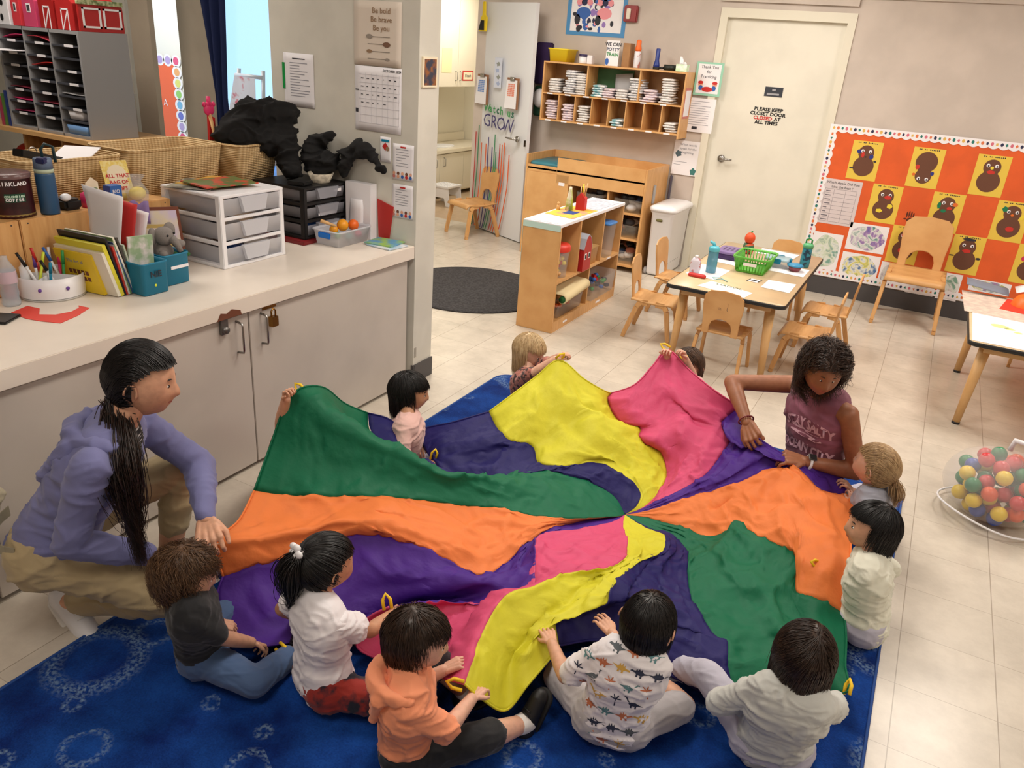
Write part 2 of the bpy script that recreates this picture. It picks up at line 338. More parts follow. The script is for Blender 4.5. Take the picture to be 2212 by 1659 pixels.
b = MB(); b.b2(bx0+.001, bx1-.0, by0-.0055, by0-.0042, .735, .775); b.b2(bx0-.002, bx0-.0005, by0, by1, .3, .775); b.build('edge_tape', mat('mint_tape', (190, 220, 215), .5), bc)
# ---------------------------------------------------------------- changing table
cx0, cx1, cy0, cy1 = -3.47, -2.25, 6.80, 7.41
ch = thing('changing_table', 'tall birch changing table with a teal pad, against the back wall', 'changing table', (-2.86, 7.1, 0))
for nm, a in (('side_panel', (cx0, cx0+.02, cy0, cy1, 0, .95)), ('side_panel', (cx1-.02, cx1, cy0, cy1, 0, .95)), ('back_panel', (cx0+.02, cx1-.02, cy1-.02, cy1, .05, .95)), ('front_rail', (cx0+.33, cx1-.02, cy0, cy0+.02, .72, .95)),
              ('bed', (cx0+.02, cx1-.02, cy0, cy1-.02, .82, .84)), ('cupboard_door', (cx0+.02, cx0+.46, cy0, cy0+.018, .05, .8)), ('divider', (cx0+.46, cx0+.48, cy0+.02, cy1-.02, .05, .82)), ('divider', (-2.62, -2.6, cy0+.02, cy1-.02, .05, .82)),
              ('shelf', (cx0+.48, cx1-.02, cy0+.01, cy1-.02, .05, .07)), ('shelf', (cx0+.48, cx1-.02, cy0+.01, cy1-.02, .3, .315)), ('shelf', (cx0+.48, cx1-.02, cy0+.01, cy1-.02, .53, .545)), ('front_rail', (cx0+.02, cx0+.33, cy0, cy0+.02, .8, .86))):
    b = MB(); b.b2(*a); b.build(nm, birch, ch, bevel=.002)
b = MB(); b.rlathe([(-.01, 0), (0, .01), (0, .03), (-.01, .045)], (-3.26, 7.1, .841), .19, .27, .04); b.build('pad', mat('teal_vinyl', (52, 118, 132), .4), ch)
b = MB(); b.b2(cx1, cx1+.012, 7.0, 7.06, .63, .8); b.build('latch', lgrey_m, ch, bevel=.005)
b = MB(); b.b2(cx0+.36, cx0+.42, cy0-.002, cy0, .7, .73); b.build('label_sticker', white_p, ch)
# things inside the changing table
for i, (x, z, c) in enumerate(((-2.44, .07, 'black'), (-2.44, .315, 'dark_grey'), (-2.8, .545, 'dark_grey'), (-2.42, .545, 'black'), (-2.8, .315, 'brown'))):
    t = thing('storage_tub', ('clear tub of dark shoes on the lowest shelf of the changing table', 'clear tub of cloths on the middle shelf of the changing table', 'clear tub of folded clothes on the changing table shelf beside its cupboard door', 'clear tub with zebra-striped cloth on the upper shelf of the changing table', 'clear tub on the middle shelf of the changing table, half hidden')[i], 'tub', (x, 7.05, z))
    b = MB(); b.rlathe([(-.02, 0), (0, .12), (.006, .122)], (x, 6.98, z), .14, .15, .03, cap=(True, False)); b.build('tub_body', clear, t)
    b = MB(); b.smooth = True
    random.seed(i); cmat = [MATS[c], white_pl, mat('rust_cloth', (150, 90, 70), .8), mat('denim', (60, 80, 120), .8)]
    for k in range(9):
        b.mi = random.choice([0, 0, 0, 1, 2, 3]); b.ball((x+random.uniform(-.09, .09), 6.98+random.uniform(-.1, .1), z+.06+random.uniform(-.02, .08)), (.05, .05, .032), 8, 6)
    b.build('contents', cmat, t)
# ---------------------------------------------------------------- laundry hamper
lh = thing('laundry_hamper', 'tall white plastic laundry hamper with slotted side, beside the closet door', 'hamper', (-2.08, 7.1, 0))
HB = (-2.085, 7.12)
b = MB(); b.rlathe([(-.03, 0), (-.02, .02), (0, .56), (.012, .575), (.012, .6)], (HB[0], HB[1], .012), .105, .26, .03, cap=(True, True)); b.build('basket', white_pl, lh)
b = MB(); b.rlathe([(.02, 0), (.024, .02), (.012, .04), (-.04, .055)], (HB[0], HB[1], .6), .11, .265, .04); b.build('lid', white_pl, lh)
b = MB(); b.cyl((HB[0]-.115, HB[1]-.2, .035), (HB[0]-.09, HB[1]-.2, .035), .035); b.build('wheel', lgrey_m, lh)
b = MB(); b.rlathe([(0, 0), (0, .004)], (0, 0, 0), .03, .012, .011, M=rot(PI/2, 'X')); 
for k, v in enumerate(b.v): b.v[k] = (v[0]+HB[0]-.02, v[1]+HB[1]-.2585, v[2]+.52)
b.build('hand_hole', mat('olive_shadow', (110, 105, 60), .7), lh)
b = MB()
for r in range(7):
    for k in range(8):
        y = HB[1]-.17+k*.05+(r % 2)*.02; z = .14+r*.062; x = HB[0]+.083+z*.032; b.box((x, y, z), (.002, .012, .045), rot(.25, 'X'))
b.build('slots', dgrey_m, lh)
b = MB(); b.b2(-2.23, -2.205, 7.395, 7.425, .0, .86); b.build('folded_stand', mat('grey_violet', (100, 95, 110), .5), None, bevel=.01, label='grey folded stand leaning between the changing table and the hamper', cat='stand')
# ---------------------------------------------------------------- diaper cubby on the back wall
wx0, wx1, wz0, wzm, wz1 = -3.55, -2.14, 1.235, 1.49, 1.77; wy0 = 7.17
cu = thing('wall_cubby', 'wall-hung birch cubby shelf filled with diapers', 'shelf', (-2.85, 7.43, 1.235))
PAR = [('side_panel', (wx0, wx0+.015, wy0, 7.428, wz0, wz1)), ('side_panel', (wx1-.015, wx1, wy0, 7.428, wz0-.03, wz1)), ('top', (wx0+.015, wx1-.015, wy0, 7.428, wz1-.015, wz1)), ('shelf', (wx0+.015, wx1-.015, wy0, 7.428, wzm-.012, wzm)), ('bottom', (wx0+.015, wx1-.015, wy0, 7.428, wz0, wz0+.015)), ('back_panel', (wx0+.015, wx1-.015, 7.42, 7.428, wz0+.015, wz1-.015))]
cwid = (wx1-wx0-.03)/8
for k in range(1, 8): PAR.append(('divider', (wx0+.015+cwid*k-.005, wx0+.015+cwid*k+.005, wy0+.003, 7.42, wz0+.015, wzm-.012)))
for k in (2, 5): PAR.append(('divider', (wx0+.015+cwid*(k+.6*(k == 2)*0)-.006+(.1 if k == 2 else .1), wx0+.015+cwid*k+.006+.1, wy0+.003, 7.42, wzm, wz1-.015)))
for nm, a in PAR:
    b = MB(); b.b2(*a); b.build(nm, birch_d if nm == 'back_panel' else birch, cu, bevel=.001)
b = MB()
for k in range(8): b.b2(wx0+.06+cwid*k, wx0+.12+cwid*k, wy0-.001, wy0, wz0, wz0+.013)
for k in range(7): b.b2(wx0+.06+cwid*1.1*k, wx0+.12+cwid*1.1*k, wy0-.001, wy0, wzm-.012, wzm)
b.build('name_label', white_p, cu)
b = MB(); b.b2(-3.15, -2.72, 7.412, 7.419, wzm+.01, wz1-.03); b.build('backing_sheet', mat('green_felt', (70, 110, 72), .8), cu)
# folded diapers
dia_w = mat('diaper_white', (236, 232, 230), .8, noise_amt=.12, nscale=60, bump=.4, bscale=90); dia_p = mat('diaper_pink', (236, 216, 216), .8, col2=(200, 190, 205), nscale=50); dia_t = mat('diaper_teal', (120, 180, 190), .7, col2=(235, 235, 235), nscale=25); dia_g = mat('diaper_print', (190, 190, 196), .8, col2=(238, 236, 236), nscale=60)
random.seed(11)
def dmesh(m, nm):
    b = MB(); b.smooth = True
    b.rlathe([(-.024, 0), (-.006, .003), (0, .009), (-.002, .015), (-.022, .0215)], (0, 0, 0), .06, .1, .03, 4); b.v = [(v[0]*(1+.25*noise.noise(V(v)*22)), v[1], v[2]*(1+.35*noise.noise(V(v)*30+V((1, 2, 3))))) for v in b.v]
    me = b.mesh('diaper', m); return me
DM = [dmesh(m, '') for m in (dia_w, dia_p, dia_t, dia_g)]
stacks = [(0.55, 1, 6, 0, 'the far left'), (1.55, 1, 10, 3, 'the second place'), (2.2, 1, 9, 0, 'the third place'), (3.15, 1, 5, 2, 'beside the green sheet'), (3.85, 1, 4, 1, 'under the grey leaflet'), (4.55, 1, 4, 0, 'right of the leaflet'),
          (5.35, 1, 9, 3, 'the purple-striped pile'), (6.15, 1, 5, 1, 'the low pile'), (7.05, 1, 10, 0, 'the tall right pile'), (.5, 0, 8, 1, ''), (1.5, 0, 7, 1, ''), (2.5, 0, 7, 0, ''), (4.5, 0, 3, 2, ''), (7.5, 0, 4, 0, '')]
for si, (ks, up, n, kind, _) in enumerate(stacks):
    x = wx0+.015+cwid*ks; z = (wzm if up else wz0+.015)+.001
    col = ('white', 'pinkish', 'teal-edged', 'printed')[kind]
    orr = ('first', 'second', 'third', 'fourth', 'fifth', 'sixth', 'seventh', 'eighth', 'ninth')[sum(1 for q in stacks if q[1] == up and q[0] < ks)]
    lab = f"folded {col} diaper, {'upper' if up else 'lower'} row of the wall cubby, {orr} pile from its left end"
    for k in range(n):
        tag(link('diaper', DM[kind], None), lab, 'diaper', 'folded diapers, cubby pile '+('a', 'b', 'c', 'd', 'e', 'f', 'g', 'h', 'i', 'j', 'k', 'l', 'm', 'n')[si])
        o = C.objects[-1]; o.location = (x+random.uniform(-.01, .01), wy0+.115+random.uniform(-.01, .01), z+k*.0215); o.rotation_euler = (0, 0, random.uniform(-.22, .22)+(PI if k % 2 else 0))
b = MB(); b.smooth = True; o = V((-2.86, 7.33, wzm+.01)); b.grid(lambda a, c: o+V((a*.17-.02*c, .03*c, c*.2+.02*a)), 4, 4); b.build('leaflet', lgrey_m, None, solid=.001, label='grey printed leaflet leaning in the upper row of the wall cubby', cat='leaflet')
# on top of the cubby
zt = wz1+.001
t = thing('yellow_bin', 'open yellow plastic bin on top of the wall cubby', 'bin', (-3.42, 7.3, zt))
b = MB(); b.smooth = True; b.rlathe([(-.015, 0), (0, .1), (.012, .105), (.012, .115), (.004, .115), (-.004, .1), (-.02, .004)], (-3.42, 7.3, zt), .1, .11, .02, cap=(True, True)); b.build('bin_body', yellow_m, t)
t = thing('wipes_jar', 'small white jar with a dark purple lid on the wall cubby', 'jar', (-3.18, 7.24, zt))
b = MB(); b.lathe([(.035, 0), (.037, .004), (.037, .06)], (-3.18, 7.24, zt)); b.build('jar_body', white_pl, t)
b = MB(); b.lathe([(.039, .06), (.039, .078), (.036, .08)], (-3.18, 7.24, zt)); b.build('lid', mat('dark_purple', (45, 30, 80), .4), t)
b = MB(); b.b2(-3.14, -3.09, 7.24, 7.3, zt, zt+.075); b.build('cream_carton', white_p, None, bevel=.003, label='small white carton behind the purple-lidded jar', cat='carton')
t = thing('wooden_block_box', 'upright narrow wooden box behind the potty training card', 'box', (-2.78, 7.3, zt)); b = MB(); b.b2(-2.79, -2.72, 7.23, 7.35, zt, zt+.2); b.build('box_body', birch_d, t, bevel=.002)
pt = thing('training_card', 'white card about potty training standing on the wall cubby', 'card', (-2.86, 7.2, zt))
b = MB(); b.b2(-2.935, -2.81, 7.195, 7.2, zt, zt+.215, 0); b.build('card', white_p, pt)
for i, (s, mm) in enumerate((('WE CAN', ink), ('POTTY', navy_m), ('TRAIN', green_m))): text(s, (-2.872, 7.1945, zt+.18-i*.042), UX, UZ, .04, mm, 'lettering', pt, bold=.001)
b = MB(); blob((-2.94, 7.1945, zt), UX, UZ, .02, .035, .018, .03, b, 0, .001); b.build('drop_print', blue_m, pt)
t = thing('spray_bottle', 'white spray can with an orange cap on the wall cubby', 'spray can', (-2.66, 7.25, zt))
b = MB(); b.lathe([(.028, 0), (.03, .005), (.03, .13), (.024, .145)], (-2.65, 7.25, zt)); b.build('can', mat('can_print', (225, 225, 232), .4, col2=(190, 120, 110), nscale=22, ramp=(.55, .6)), t)
b = MB(); b.lathe([(.026, .14), (.03, .16), (.022, .19), (.022, .225), (.012, .235)], (-2.65, 7.25, zt)); b.build('cap', orange_m, t)
t = thing('flashlight', 'blue flashlight standing head-down on the wall cubby', 'flashlight', (-2.46, 7.25, zt))
b = MB(); b.lathe([(.03, 0), (.03, .02)], (-2.46, 7.25, zt)); b.build('lens_ring', black_m, t)
b = MB(); b.lathe([(.03, .02), (.028, .04), (.018, .08), (.019, .17), (.015, .175)], (-2.46, 7.25, zt)); b.build('barrel', mat('flashlight_blue', (25, 50, 130), .35), t)
t = thing('black_flashlight', 'short black flashlight lying on the wall cubby', 'flashlight', (-2.36, 7.23, zt))
b = MB(); b.cyl((-2.38, 7.23, zt+.025), (-2.28, 7.25, zt+.025), .024); b.build('barrel', mat('dark_green_black', (28, 34, 28), .5), t); b = MB(); b.cyl((-2.42, 7.225, zt+.016), (-2.38, 7.23, zt+.02), .01); b.build('wrist_end', black_m, t)
t = thing('tissue_box', 'green and white tissue box with a tissue pulled up, on the wall cubby', 'tissue box', (-2.2, 7.22, zt))
b = MB(); b.b2(-2.26, -2.16, 7.19, 7.27, zt, zt+.06); b.build('box', mat('pale_green_print', (200, 232, 190), .6, col2=(235, 240, 235), nscale=25), t, bevel=.002)
b = MB(); b.smooth = True; b.grid(lambda a, c: V((-2.24+a*.07+c*.0+.0, 7.22+.02*math.sin(a*6), zt+.06+c*.06*(1-a)+.01*math.sin(a*9)*c+.002)), 6, 4); b.build('tissue', white_p, t, solid=.001)
t = thing('framed_notice', 'narrow pink-bordered notice on the end panel of the wall cubby', 'notice', (wx1, 7.3, 1.5)); b = MB(); b.b2(wx1+.0005, wx1+.002, 7.2, 7.38, 1.38, 1.64); b.build('border', mat('dusty_pink', (200, 120, 110), .6), t); b = MB(); b.b2(wx1+.002, wx1+.003, 7.215, 7.365, 1.4, 1.62); b.build('sheet', white_p, t)
t = thing('purple_organizer', 'dark purple hanging organizer between the open door and the cubby', 'organizer', (-3.7, 7.4, 1.3))
b = MB(); b.b2(-3.74, -3.58, 7.36, 7.428, 1.55, 1.93); b.build('pouch', mat('deep_purple', (42, 14, 70), .7), t, bevel=.01)
b = MB(); b.smooth = True; b.ball((-3.66, 7.36, 1.42), (.07, .06, .09)); b.build('plastic_bag', white_p, t); b = MB(); b.b2(-3.73, -3.585, 7.37, 7.428, 1.25, 1.53); b.build('green_sack', mat('sack_green', (20, 70, 50), .7), t, bevel=.01)
# posters and notices on the back wall
def poster(name, lab, cat, x0, x1, z0, z1, m, y=YB-.002, parent=None):
    t = thing(name, lab, cat, ((x0+x1)/2, y, z0)); b = MB(); b.b2(x0, x1, y-.0015, y, z0, z1); b.build('sheet', m, t); return t
t = poster('wall_poster', 'blue-bordered children illustration poster high above the wall cubby', 'poster', -3.47, -2.87, 2.015, 2.45, mat('poster_blue', (70, 140, 195), .5))
b = MB(); b.b2(-3.43, -2.91, YB-.0045, YB-.0036, 2.05, 2.42, 0); yq = YB-.0047
random.seed(3)
for k in range(70):
    blob((-3.43, yq, 2.05), UX, UZ, random.uniform(.03, .49), random.uniform(.02, .36), random.uniform(.012, .03), random.uniform(.01, .035), b, random.choice([1, 2, 3, 4, 5, 0, 0]), .0002+k*.00001, 8)
for x in (.13, .34):
    for (cx, cz, rx, rz, mi) in ((x, .16, .075, .05, 1 if x < .2 else 4), (x-.05, .25, .03, .028, 4), (x, .25, .03, .03, 2), (x+.055, .25, .03, .028, 4), (x, .29, .07, .025, 1), (x-.06, .1, .03, .045, 5)): blob((-3.43, yq, 2.05), UX, UZ, cx, cz, rx, rz, b, mi, .0012, 12)
b.build('illustration', [white_p, blue_m, navy_m, mat('lilac', (150, 120, 190), .6), mat('soft_pink', (235, 150, 160), .6), ink], t)
t = thing('fire_alarm', 'red fire alarm strobe on the back wall', 'alarm', (-2.82, YB, 2.15)); b = MB(); b.b2(-2.885, -2.755, YB-.045, YB, 2.15, 2.29); b.build('housing', mat('alarm_red', (140, 26, 28), .4), t, bevel=.008)
b = MB(); b.b2(-2.855, -2.815, YB-.06, YB-.044, 2.175, 2.265); b.build('strobe_lens', mat('strobe', (225, 215, 200), .15), t, bevel=.006)
t = poster('thank_you_card', 'green-bordered THANK YOU card beside the wall cubby', 'card', -2.135, -1.89, 1.585, 1.865, mat('mint_paper', (150, 205, 180), .6), y=7.41)
b = MB(); b.b2(-2.115, -1.91, 7.4065, 7.4078, 1.605, 1.85); b.build('inner_sheet', white_p, t)
for i, s in enumerate(('Thank You', 'for', 'Practicing')): text(s, (-2.012, 7.4062, 1.825-i*.04), UX, UZ, .036, ink, 'lettering', t)
b = MB()
for sx in (-1, 1): blob((-2.012, 7.4062, 1.66), UX, UZ, sx*.065, .02, .022, .02, b, 0, .001); blob((-2.012, 7.4062, 1.66), UX, UZ, sx*.065, .035, .024, .014, b, 1, .0014); blob((-2.012, 7.4062, 1.66), UX, UZ, sx*.06, -.01, .02, .022, b, 2, .0012)
b.mi = 1; blob((-2.012, 7.4062, 1.64), UX, UZ, 0, 0, .05, .022, b, 1, .0016); b.build('children_print', [mat('print_skin', (225, 170, 140), .7), red_m, blue_m], t)
def lines(t, x0, x1, z1, z0, n, y, m=grey_ink, h=.004, seed=1, nm='printed_lines'):
    random.seed(seed); b = MB()
    for i in range(n):
        z = z1-(z1-z0)*i/max(1, n-1); L = (x1-x0)*random.choice((1, .9, .75, .95, .5)); b.quad((x0, y, z), (x0+L, y, z), (x0+L, y, z+h), (x0, y, z+h))
    b.build(nm, m, t)
t = poster('paper_notice', 'typed white notice beneath the THANK YOU card', 'notice', -2.165, -1.91, 1.265, 1.56, white_p, y=7.415); lines(t, -2.14, -1.95, 1.53, 1.33, 11, 7.413)
b = MB(); b.b2(-2.1, -2.05, 7.4125, 7.4135, 1.29, 1.315); b.build('symbol', ink, t)
t = poster('heart_notice', 'white notice with teal hearts beside the changing table', 'notice', -2.235, -1.97, .87, 1.18, white_p, y=7.42)
for i, s in enumerate(('When words fail', 'music speaks for', 'the heart')[:0] or ('When words', 'speak for the', 'beginning')): text(s, (-2.1, 7.4182, 1.145-i*.035), UX, UZ, .03, grey_ink, 'lettering', t)
b = MB(); blob((-2.235, 7.418, .87), UX, UZ, .05, .19, .03, .028, b, 0, .001, wob=.2); b.build('heart_print', mat('slate_teal', (80, 100, 110), .7), t); b = MB(); blob((-2.235, 7.418, .87), UX, UZ, .21, .04, .028, .032, b, 0, .001, wob=.2); b.build('heart_print', mat('heart_teal', (60, 120, 115), .7), t); lines(t, -2.22, -2.08, .985, .96, 2, 7.418)
# ---------------------------------------------------------------- bathroom: cabinets, sink, stool
bath_lam = mat('bathroom_laminate', (226, 218, 202), .35)
uc = thing('upper_cabinet', 'cream wall cabinet above the bathroom sink', 'cabinet', (-5.9, 8.6, 1.35)); BX = -5.58
b = MB(); b.b2(-6.09, BX-.02, YB+.25, 9.33, 1.355, 2.5); b.build('body', bath_lam, uc)
for y0, y1, hy in ((7.7, 8.3, 8.25), (8.3, 8.87, 8.82), (8.87, 9.32, 8.92)):
    b = MB(); b.b2(BX-.02, BX, y0+.003, y1-.003, 1.36, 2.5); d = b.build('door', bath_lam, uc); b = MB(); b.tube([(BX, hy, 1.43), (BX+.03, hy, 1.44), (BX+.03, hy, 1.53), (BX, hy, 1.54)], .005, 6); b.build('handle', metal, d)
lc = thing('sink_cabinet', 'low cream sink cabinet in the bathroom', 'cabinet', (-5.9, 8.6, 0))
b = MB(); b.b2(-6.09, BX-.02, YB+.25, 9.89, .05, .56); b.build('body', bath_lam, lc)
for y0, y1, hy in ((7.7, 8.53, 8.42), (8.53, 9.1, 8.62), (9.1, 9.7, 9.6)):
    b = MB(); b.b2(BX-.02, BX, y0+.003, y1-.003, .07, .55); d = b.build('door', bath_lam, lc); b = MB(); b.tube([(BX, hy, .4), (BX+.03, hy, .41), (BX+.03, hy, .5), (BX, hy, .51)], .005, 6); b.build('handle', metal, d)
b = MB(); b.b2(-6.09, BX+.02, YB+.25, 9.89, .56, .61); b.b2(-6.09, -6.07, YB+.25, 9.89, .61, .72); b.build('worktop', mat('sink_top', (230, 222, 204), .25), lc, bevel=.006)
b = MB(); b.lathe([(.17, .0), (.175, .012), (.15, .012), (.13, .002)], (-5.8, 8.9, .61), sx=.8, sy=1.2); b.build('basin', white_pl, lc)
b = MB(); b.tube([(-6.0, 8.5, .61), (-6.0, 8.5, .74), (-5.98, 8.55, .8), (-5.92, 8.65, .83), (-5.86, 8.72, .80)], [.03, .022, .02, .018, .016]); b.build('faucet', mat('faucet_dark', (70, 66, 62), .3, metal=.7), lc)
b = MB(); b.b2(-6.097, -6.09, 8.1, 8.75, .95, 1.34); b.build('wall_mirror', mat('mirror_grey', (150, 145, 138), .15, metal=.3), None, label='dim mirror panel above the bathroom faucet', cat='mirror')
t = thing('bleach_sign', 'red-bordered small sign on the bathroom wall cabinet', 'sign', (BX, 9.1, 1.4)); b = MB(); b.b2(BX+.001, BX+.003, 8.98, 9.24, 1.43, 1.55); b.build('border', red_m, t); b = MB(); b.b2(BX+.003, BX+.004, 9.0, 9.22, 1.445, 1.535); b.build('sheet', cream_p, t); text('Bleach', (BX+.0045, 9.11, 1.49), UY, UZ, .055, ink, 'lettering', t)
b = MB(); b.b2(BX+.001, BX+.002, 8.5, 8.72, 1.52, 1.8); b.build('taped_paper', mat('yellowed_paper', (240, 226, 180), .6), None, label='pale yellow paper taped to the bathroom wall cabinet', cat='paper')
t = thing('step_stool', 'white plastic step stool on the bathroom floor', 'step stool', (-5.3, 8.2, 0))
sto = V((-5.33, 8.3, 0)); b = MB()
for k in range(-1, 2, 2): b.prism([(-.16, 0), (-.1, 0), (-.07, .1), (.07, .1), (.1, 0), (.16, 0), (.13, .23), (-.13, .23)], sto+V((0, k*.14, 0)), UX, UZ, .012)
b.b2(sto.x-.14, sto.x+.14, sto.y-.17, sto.y+.15, .22, .245); b.build('body', white_pl, t, bevel=.004)
b = MB(); [b.cyl((sto.x-.1+.04*i, sto.y-.12+.045*j, .245), (sto.x-.1+.04*i, sto.y-.12+.045*j, .252), .008, n=6) for i in range(6) for j in range(6)]; b.build('grip_dots', white_pl, t)
b = MB(); b.b2(-5.2, -4.98, 9.0, 9.2, 0, .22); b.build('step_stool', mat('lime_plastic', (110, 170, 50), .4), None, bevel=.02, label='lime green step stool half hidden behind the open door', cat='step stool')
# ---------------------------------------------------------------- the open white door
dh = V((-4.425, 7.44, 0)); dl = V((-3.655, 7.10, 0)); du = (dl-dh).normalized(); dn = V((du.y, -du.x, 0)); DW = (dl-dh).length
if dn.y > 0: dn = -dn
wd2 = thing('door_2', 'open white door with coloured tape stripes and growing-chart lettering', 'door', dh); wd2['kind'] = 'structure'
def dpt(a, z, off=0): return dh+du*a+dn*off+UZ*z
b = MB(); b.prism([(0, .01), (DW, .01), (DW, 2.26), (0, 2.26)], dpt(0, 0, -.02), du, UZ, -.04)
b.build('door_panel', mat('white_door', (226, 228, 232), .35), wd2)
b = MB(); b.prism([(0, .01), (.006, .01), (.006, 2.262), (0, 2.262)], dpt(DW, 0, .021), du, UZ, -.0) if 0 else b.b2(0, 0, 0, 0, 0, 0)
b = MB(); o = dpt(DW-.09, 1.03, .02); b.cyl(o, o+dn*.012, .03); b.cyl(o, o+dn*.055, .01); b.tube([o+dn*.052, o+dn*.054-du*.05, o+dn*.05-du*.13], [.012, .01, .008]); b.build('door_handle', metal, wd2)
o = dpt(DW, 1.0, 0); b = MB(); b.prism([(-.012, -.03), (.012, -.03), (.012, .03), (-.012, .03)], o+du*.001-dn*.0, dn, UZ, .002); b.build('strike_plate', mat('dark_steel', (70, 66, 60), .4, metal=.8), wd2)
off = .0205
tape = {'r': mat('tape_red', (190, 50, 55), .5), 'o': mat('tape_orange', (224, 98, 40), .5), 'g': mat('tape_green', (45, 140, 95), .5), 'n': mat('tape_navy', (55, 50, 125), .5)}
# (position at top, top height, position at bottom, colour, description)
strip = [(.035, 1.02, .0, 'r', 'dark red'), (.085, 1.09, .03, 'g', 'green'), (.145, .92, .085, 'o', 'orange'), (.225, .92, .13, 'o', 'orange'), (.265, .99, .19, 'n', 'navy'), (.335, .9, .225, 'n', 'navy'), (.375, 1.03, .25, 'g', 'green'), (.405, .86, .285, 'g', 'green'), (.465, .95, .345, 'r', 'dark red'), (.505, .945, .385, 'o', 'orange'), (.545, .97, .425, 'o', 'orange'), (.63, .86, .51, 'o', 'orange')]
for i, (a0, zt_, a1, cc, cn) in enumerate(strip):
    b = MB(); w = .0075
    def fn(u, v): 
        z = .03+(zt_-.03)*v; a = a1+(a0-a1)*min(1, (v/.62))**.75*1.0; a = min(max(a, .008), DW-.012); return dpt(a+(u-.5)*2*w, z, off)
    b.grid(fn, 1, 10)
    b.build('tape_strip', tape[cc], None, solid=.0006, label=f"{cn} vertical tape strip on the open white door, strip {('one','two','three','four','five','six','seven','eight','nine','ten','eleven','twelve')[i]} counted from the hinge", cat='tape', group='tape strips on the white door')
lt = thing('door_lettering', 'cut-out letters WATCH US GROW on the open white door', 'lettering', dpt(.4, 1.2, off))
for i, c_ in enumerate('Watch us'):
    if c_ != ' ': text(c_, dpt(.21+i*.062, 1.275-i*.003, off), du, UZ, .105, [mat('letter_green', (70, 150, 90), .6), mat('letter_dark_green', (50, 105, 85), .6)][i % 2 if i > 1 else 0], 'letter', lt, bold=.003)
for i, c_ in enumerate('GROW'): text(c_, dpt(.22+i*.12, 1.15-i*.006, off), du, UZ, .18, mat('letter_violet', (70, 65, 115), .6), 'letter', lt)
def clipb(a, z, pm, lab):
    t = thing('clipboard', lab, 'clipboard', dpt(a, z, off)); o = dpt(a-.09, z, off+.002); w = UZ+dn*.03
    b = MB(); b.prism([(0, 0), (.19, 0), (.19, .29), (0, .29)], o, du, UZ, .004); b.build('board', mat('hardboard', (150, 105, 75), .6), t)
    b = MB(); b.smooth = True; b.grid(lambda p, q: o+du*(.0+.165*p)+UZ*(.005+.265*q)+dn*(.008+.02*(1-q)*(1-p)), 6, 6); b.build('paper', white_p, t)
    b = MB(); oo = o+dn*.03
    for r in range(7):
        for k in range(6): x0 = .03+k*.017; z0 = .12+r*.017; b.quad(*[o+du*(x0+p)+UZ*(z0+q)+dn*(.0095+.02*(1-(z0+q-.005)/.265)*(1-(x0+p)/.165)) for p, q in ((0, 0), (.013, 0), (.013, .013), (0, .013))])
    b.build('printed_squares', pm, t)
    b = MB(); o2 = o+du*.095+UZ*.28+dn*.012; b.box(o2, (.07, .02, .035), Matrix((du, dn, UZ)).transposed()); b.cyl(o2+UZ*.0-du*.03, o2+UZ*.0+du*.03, .012, n=10); b.build('clip', metal, t, bevel=.003)
clipb(.115, 1.3, mat('print_blue', (70, 130, 210), .6), 'clipboard with a blue sticker chart on the open white door')
clipb(.62, 1.3, mat('print_salmon', (230, 130, 95), .6), 'clipboard with an orange sticker chart on the open white door')
t = thing('photo_strip', 'faded strip of drawings on the middle of the open white door', 'paper', dpt(.36, 1.5, off)); b = MB(); b.prism([(.3, 1.48), (.42, 1.48), (.42, 1.76), (.3, 1.76)], dpt(0, 0, off), du, UZ, .001); b.build('sheet', mat('pale_blue_paper', (215, 222, 240), .6), t)
b = MB(); [blob(dpt(.36, 1.5+k*.06, off), du, UZ, random.uniform(-.02, .02), .02, .03, .02, b, k % 2, .0015+k*.0001, 9, wob=.3) for k in range(4)]; b.build('print', [mat('faint_blue', (170, 185, 220), .7), mat('faint_grey', (150, 155, 150), .7)], t)
t = thing('dustpan_brush', 'yellow dustpan with a black brush hanging on the open white door', 'dustpan', dpt(.12, 2.0, off))
b = MB(); b.prism([(0, 0), (.12, 0), (.125, .13), (.095, .15), (.085, .27), (.055, .27), (.05, .15), (.03, .13)], dpt(.03, 1.99, off+.03), du, UZ, -.02); b.build('pan', yellow_m, t, bevel=.004)
b = MB(); b.prism([(.0, .01), (.095, .01), (.09, .1), (.035, .1)], dpt(.03, 1.99, off+.033), du, UZ, -.012); b.build('bristles', black_m, t)
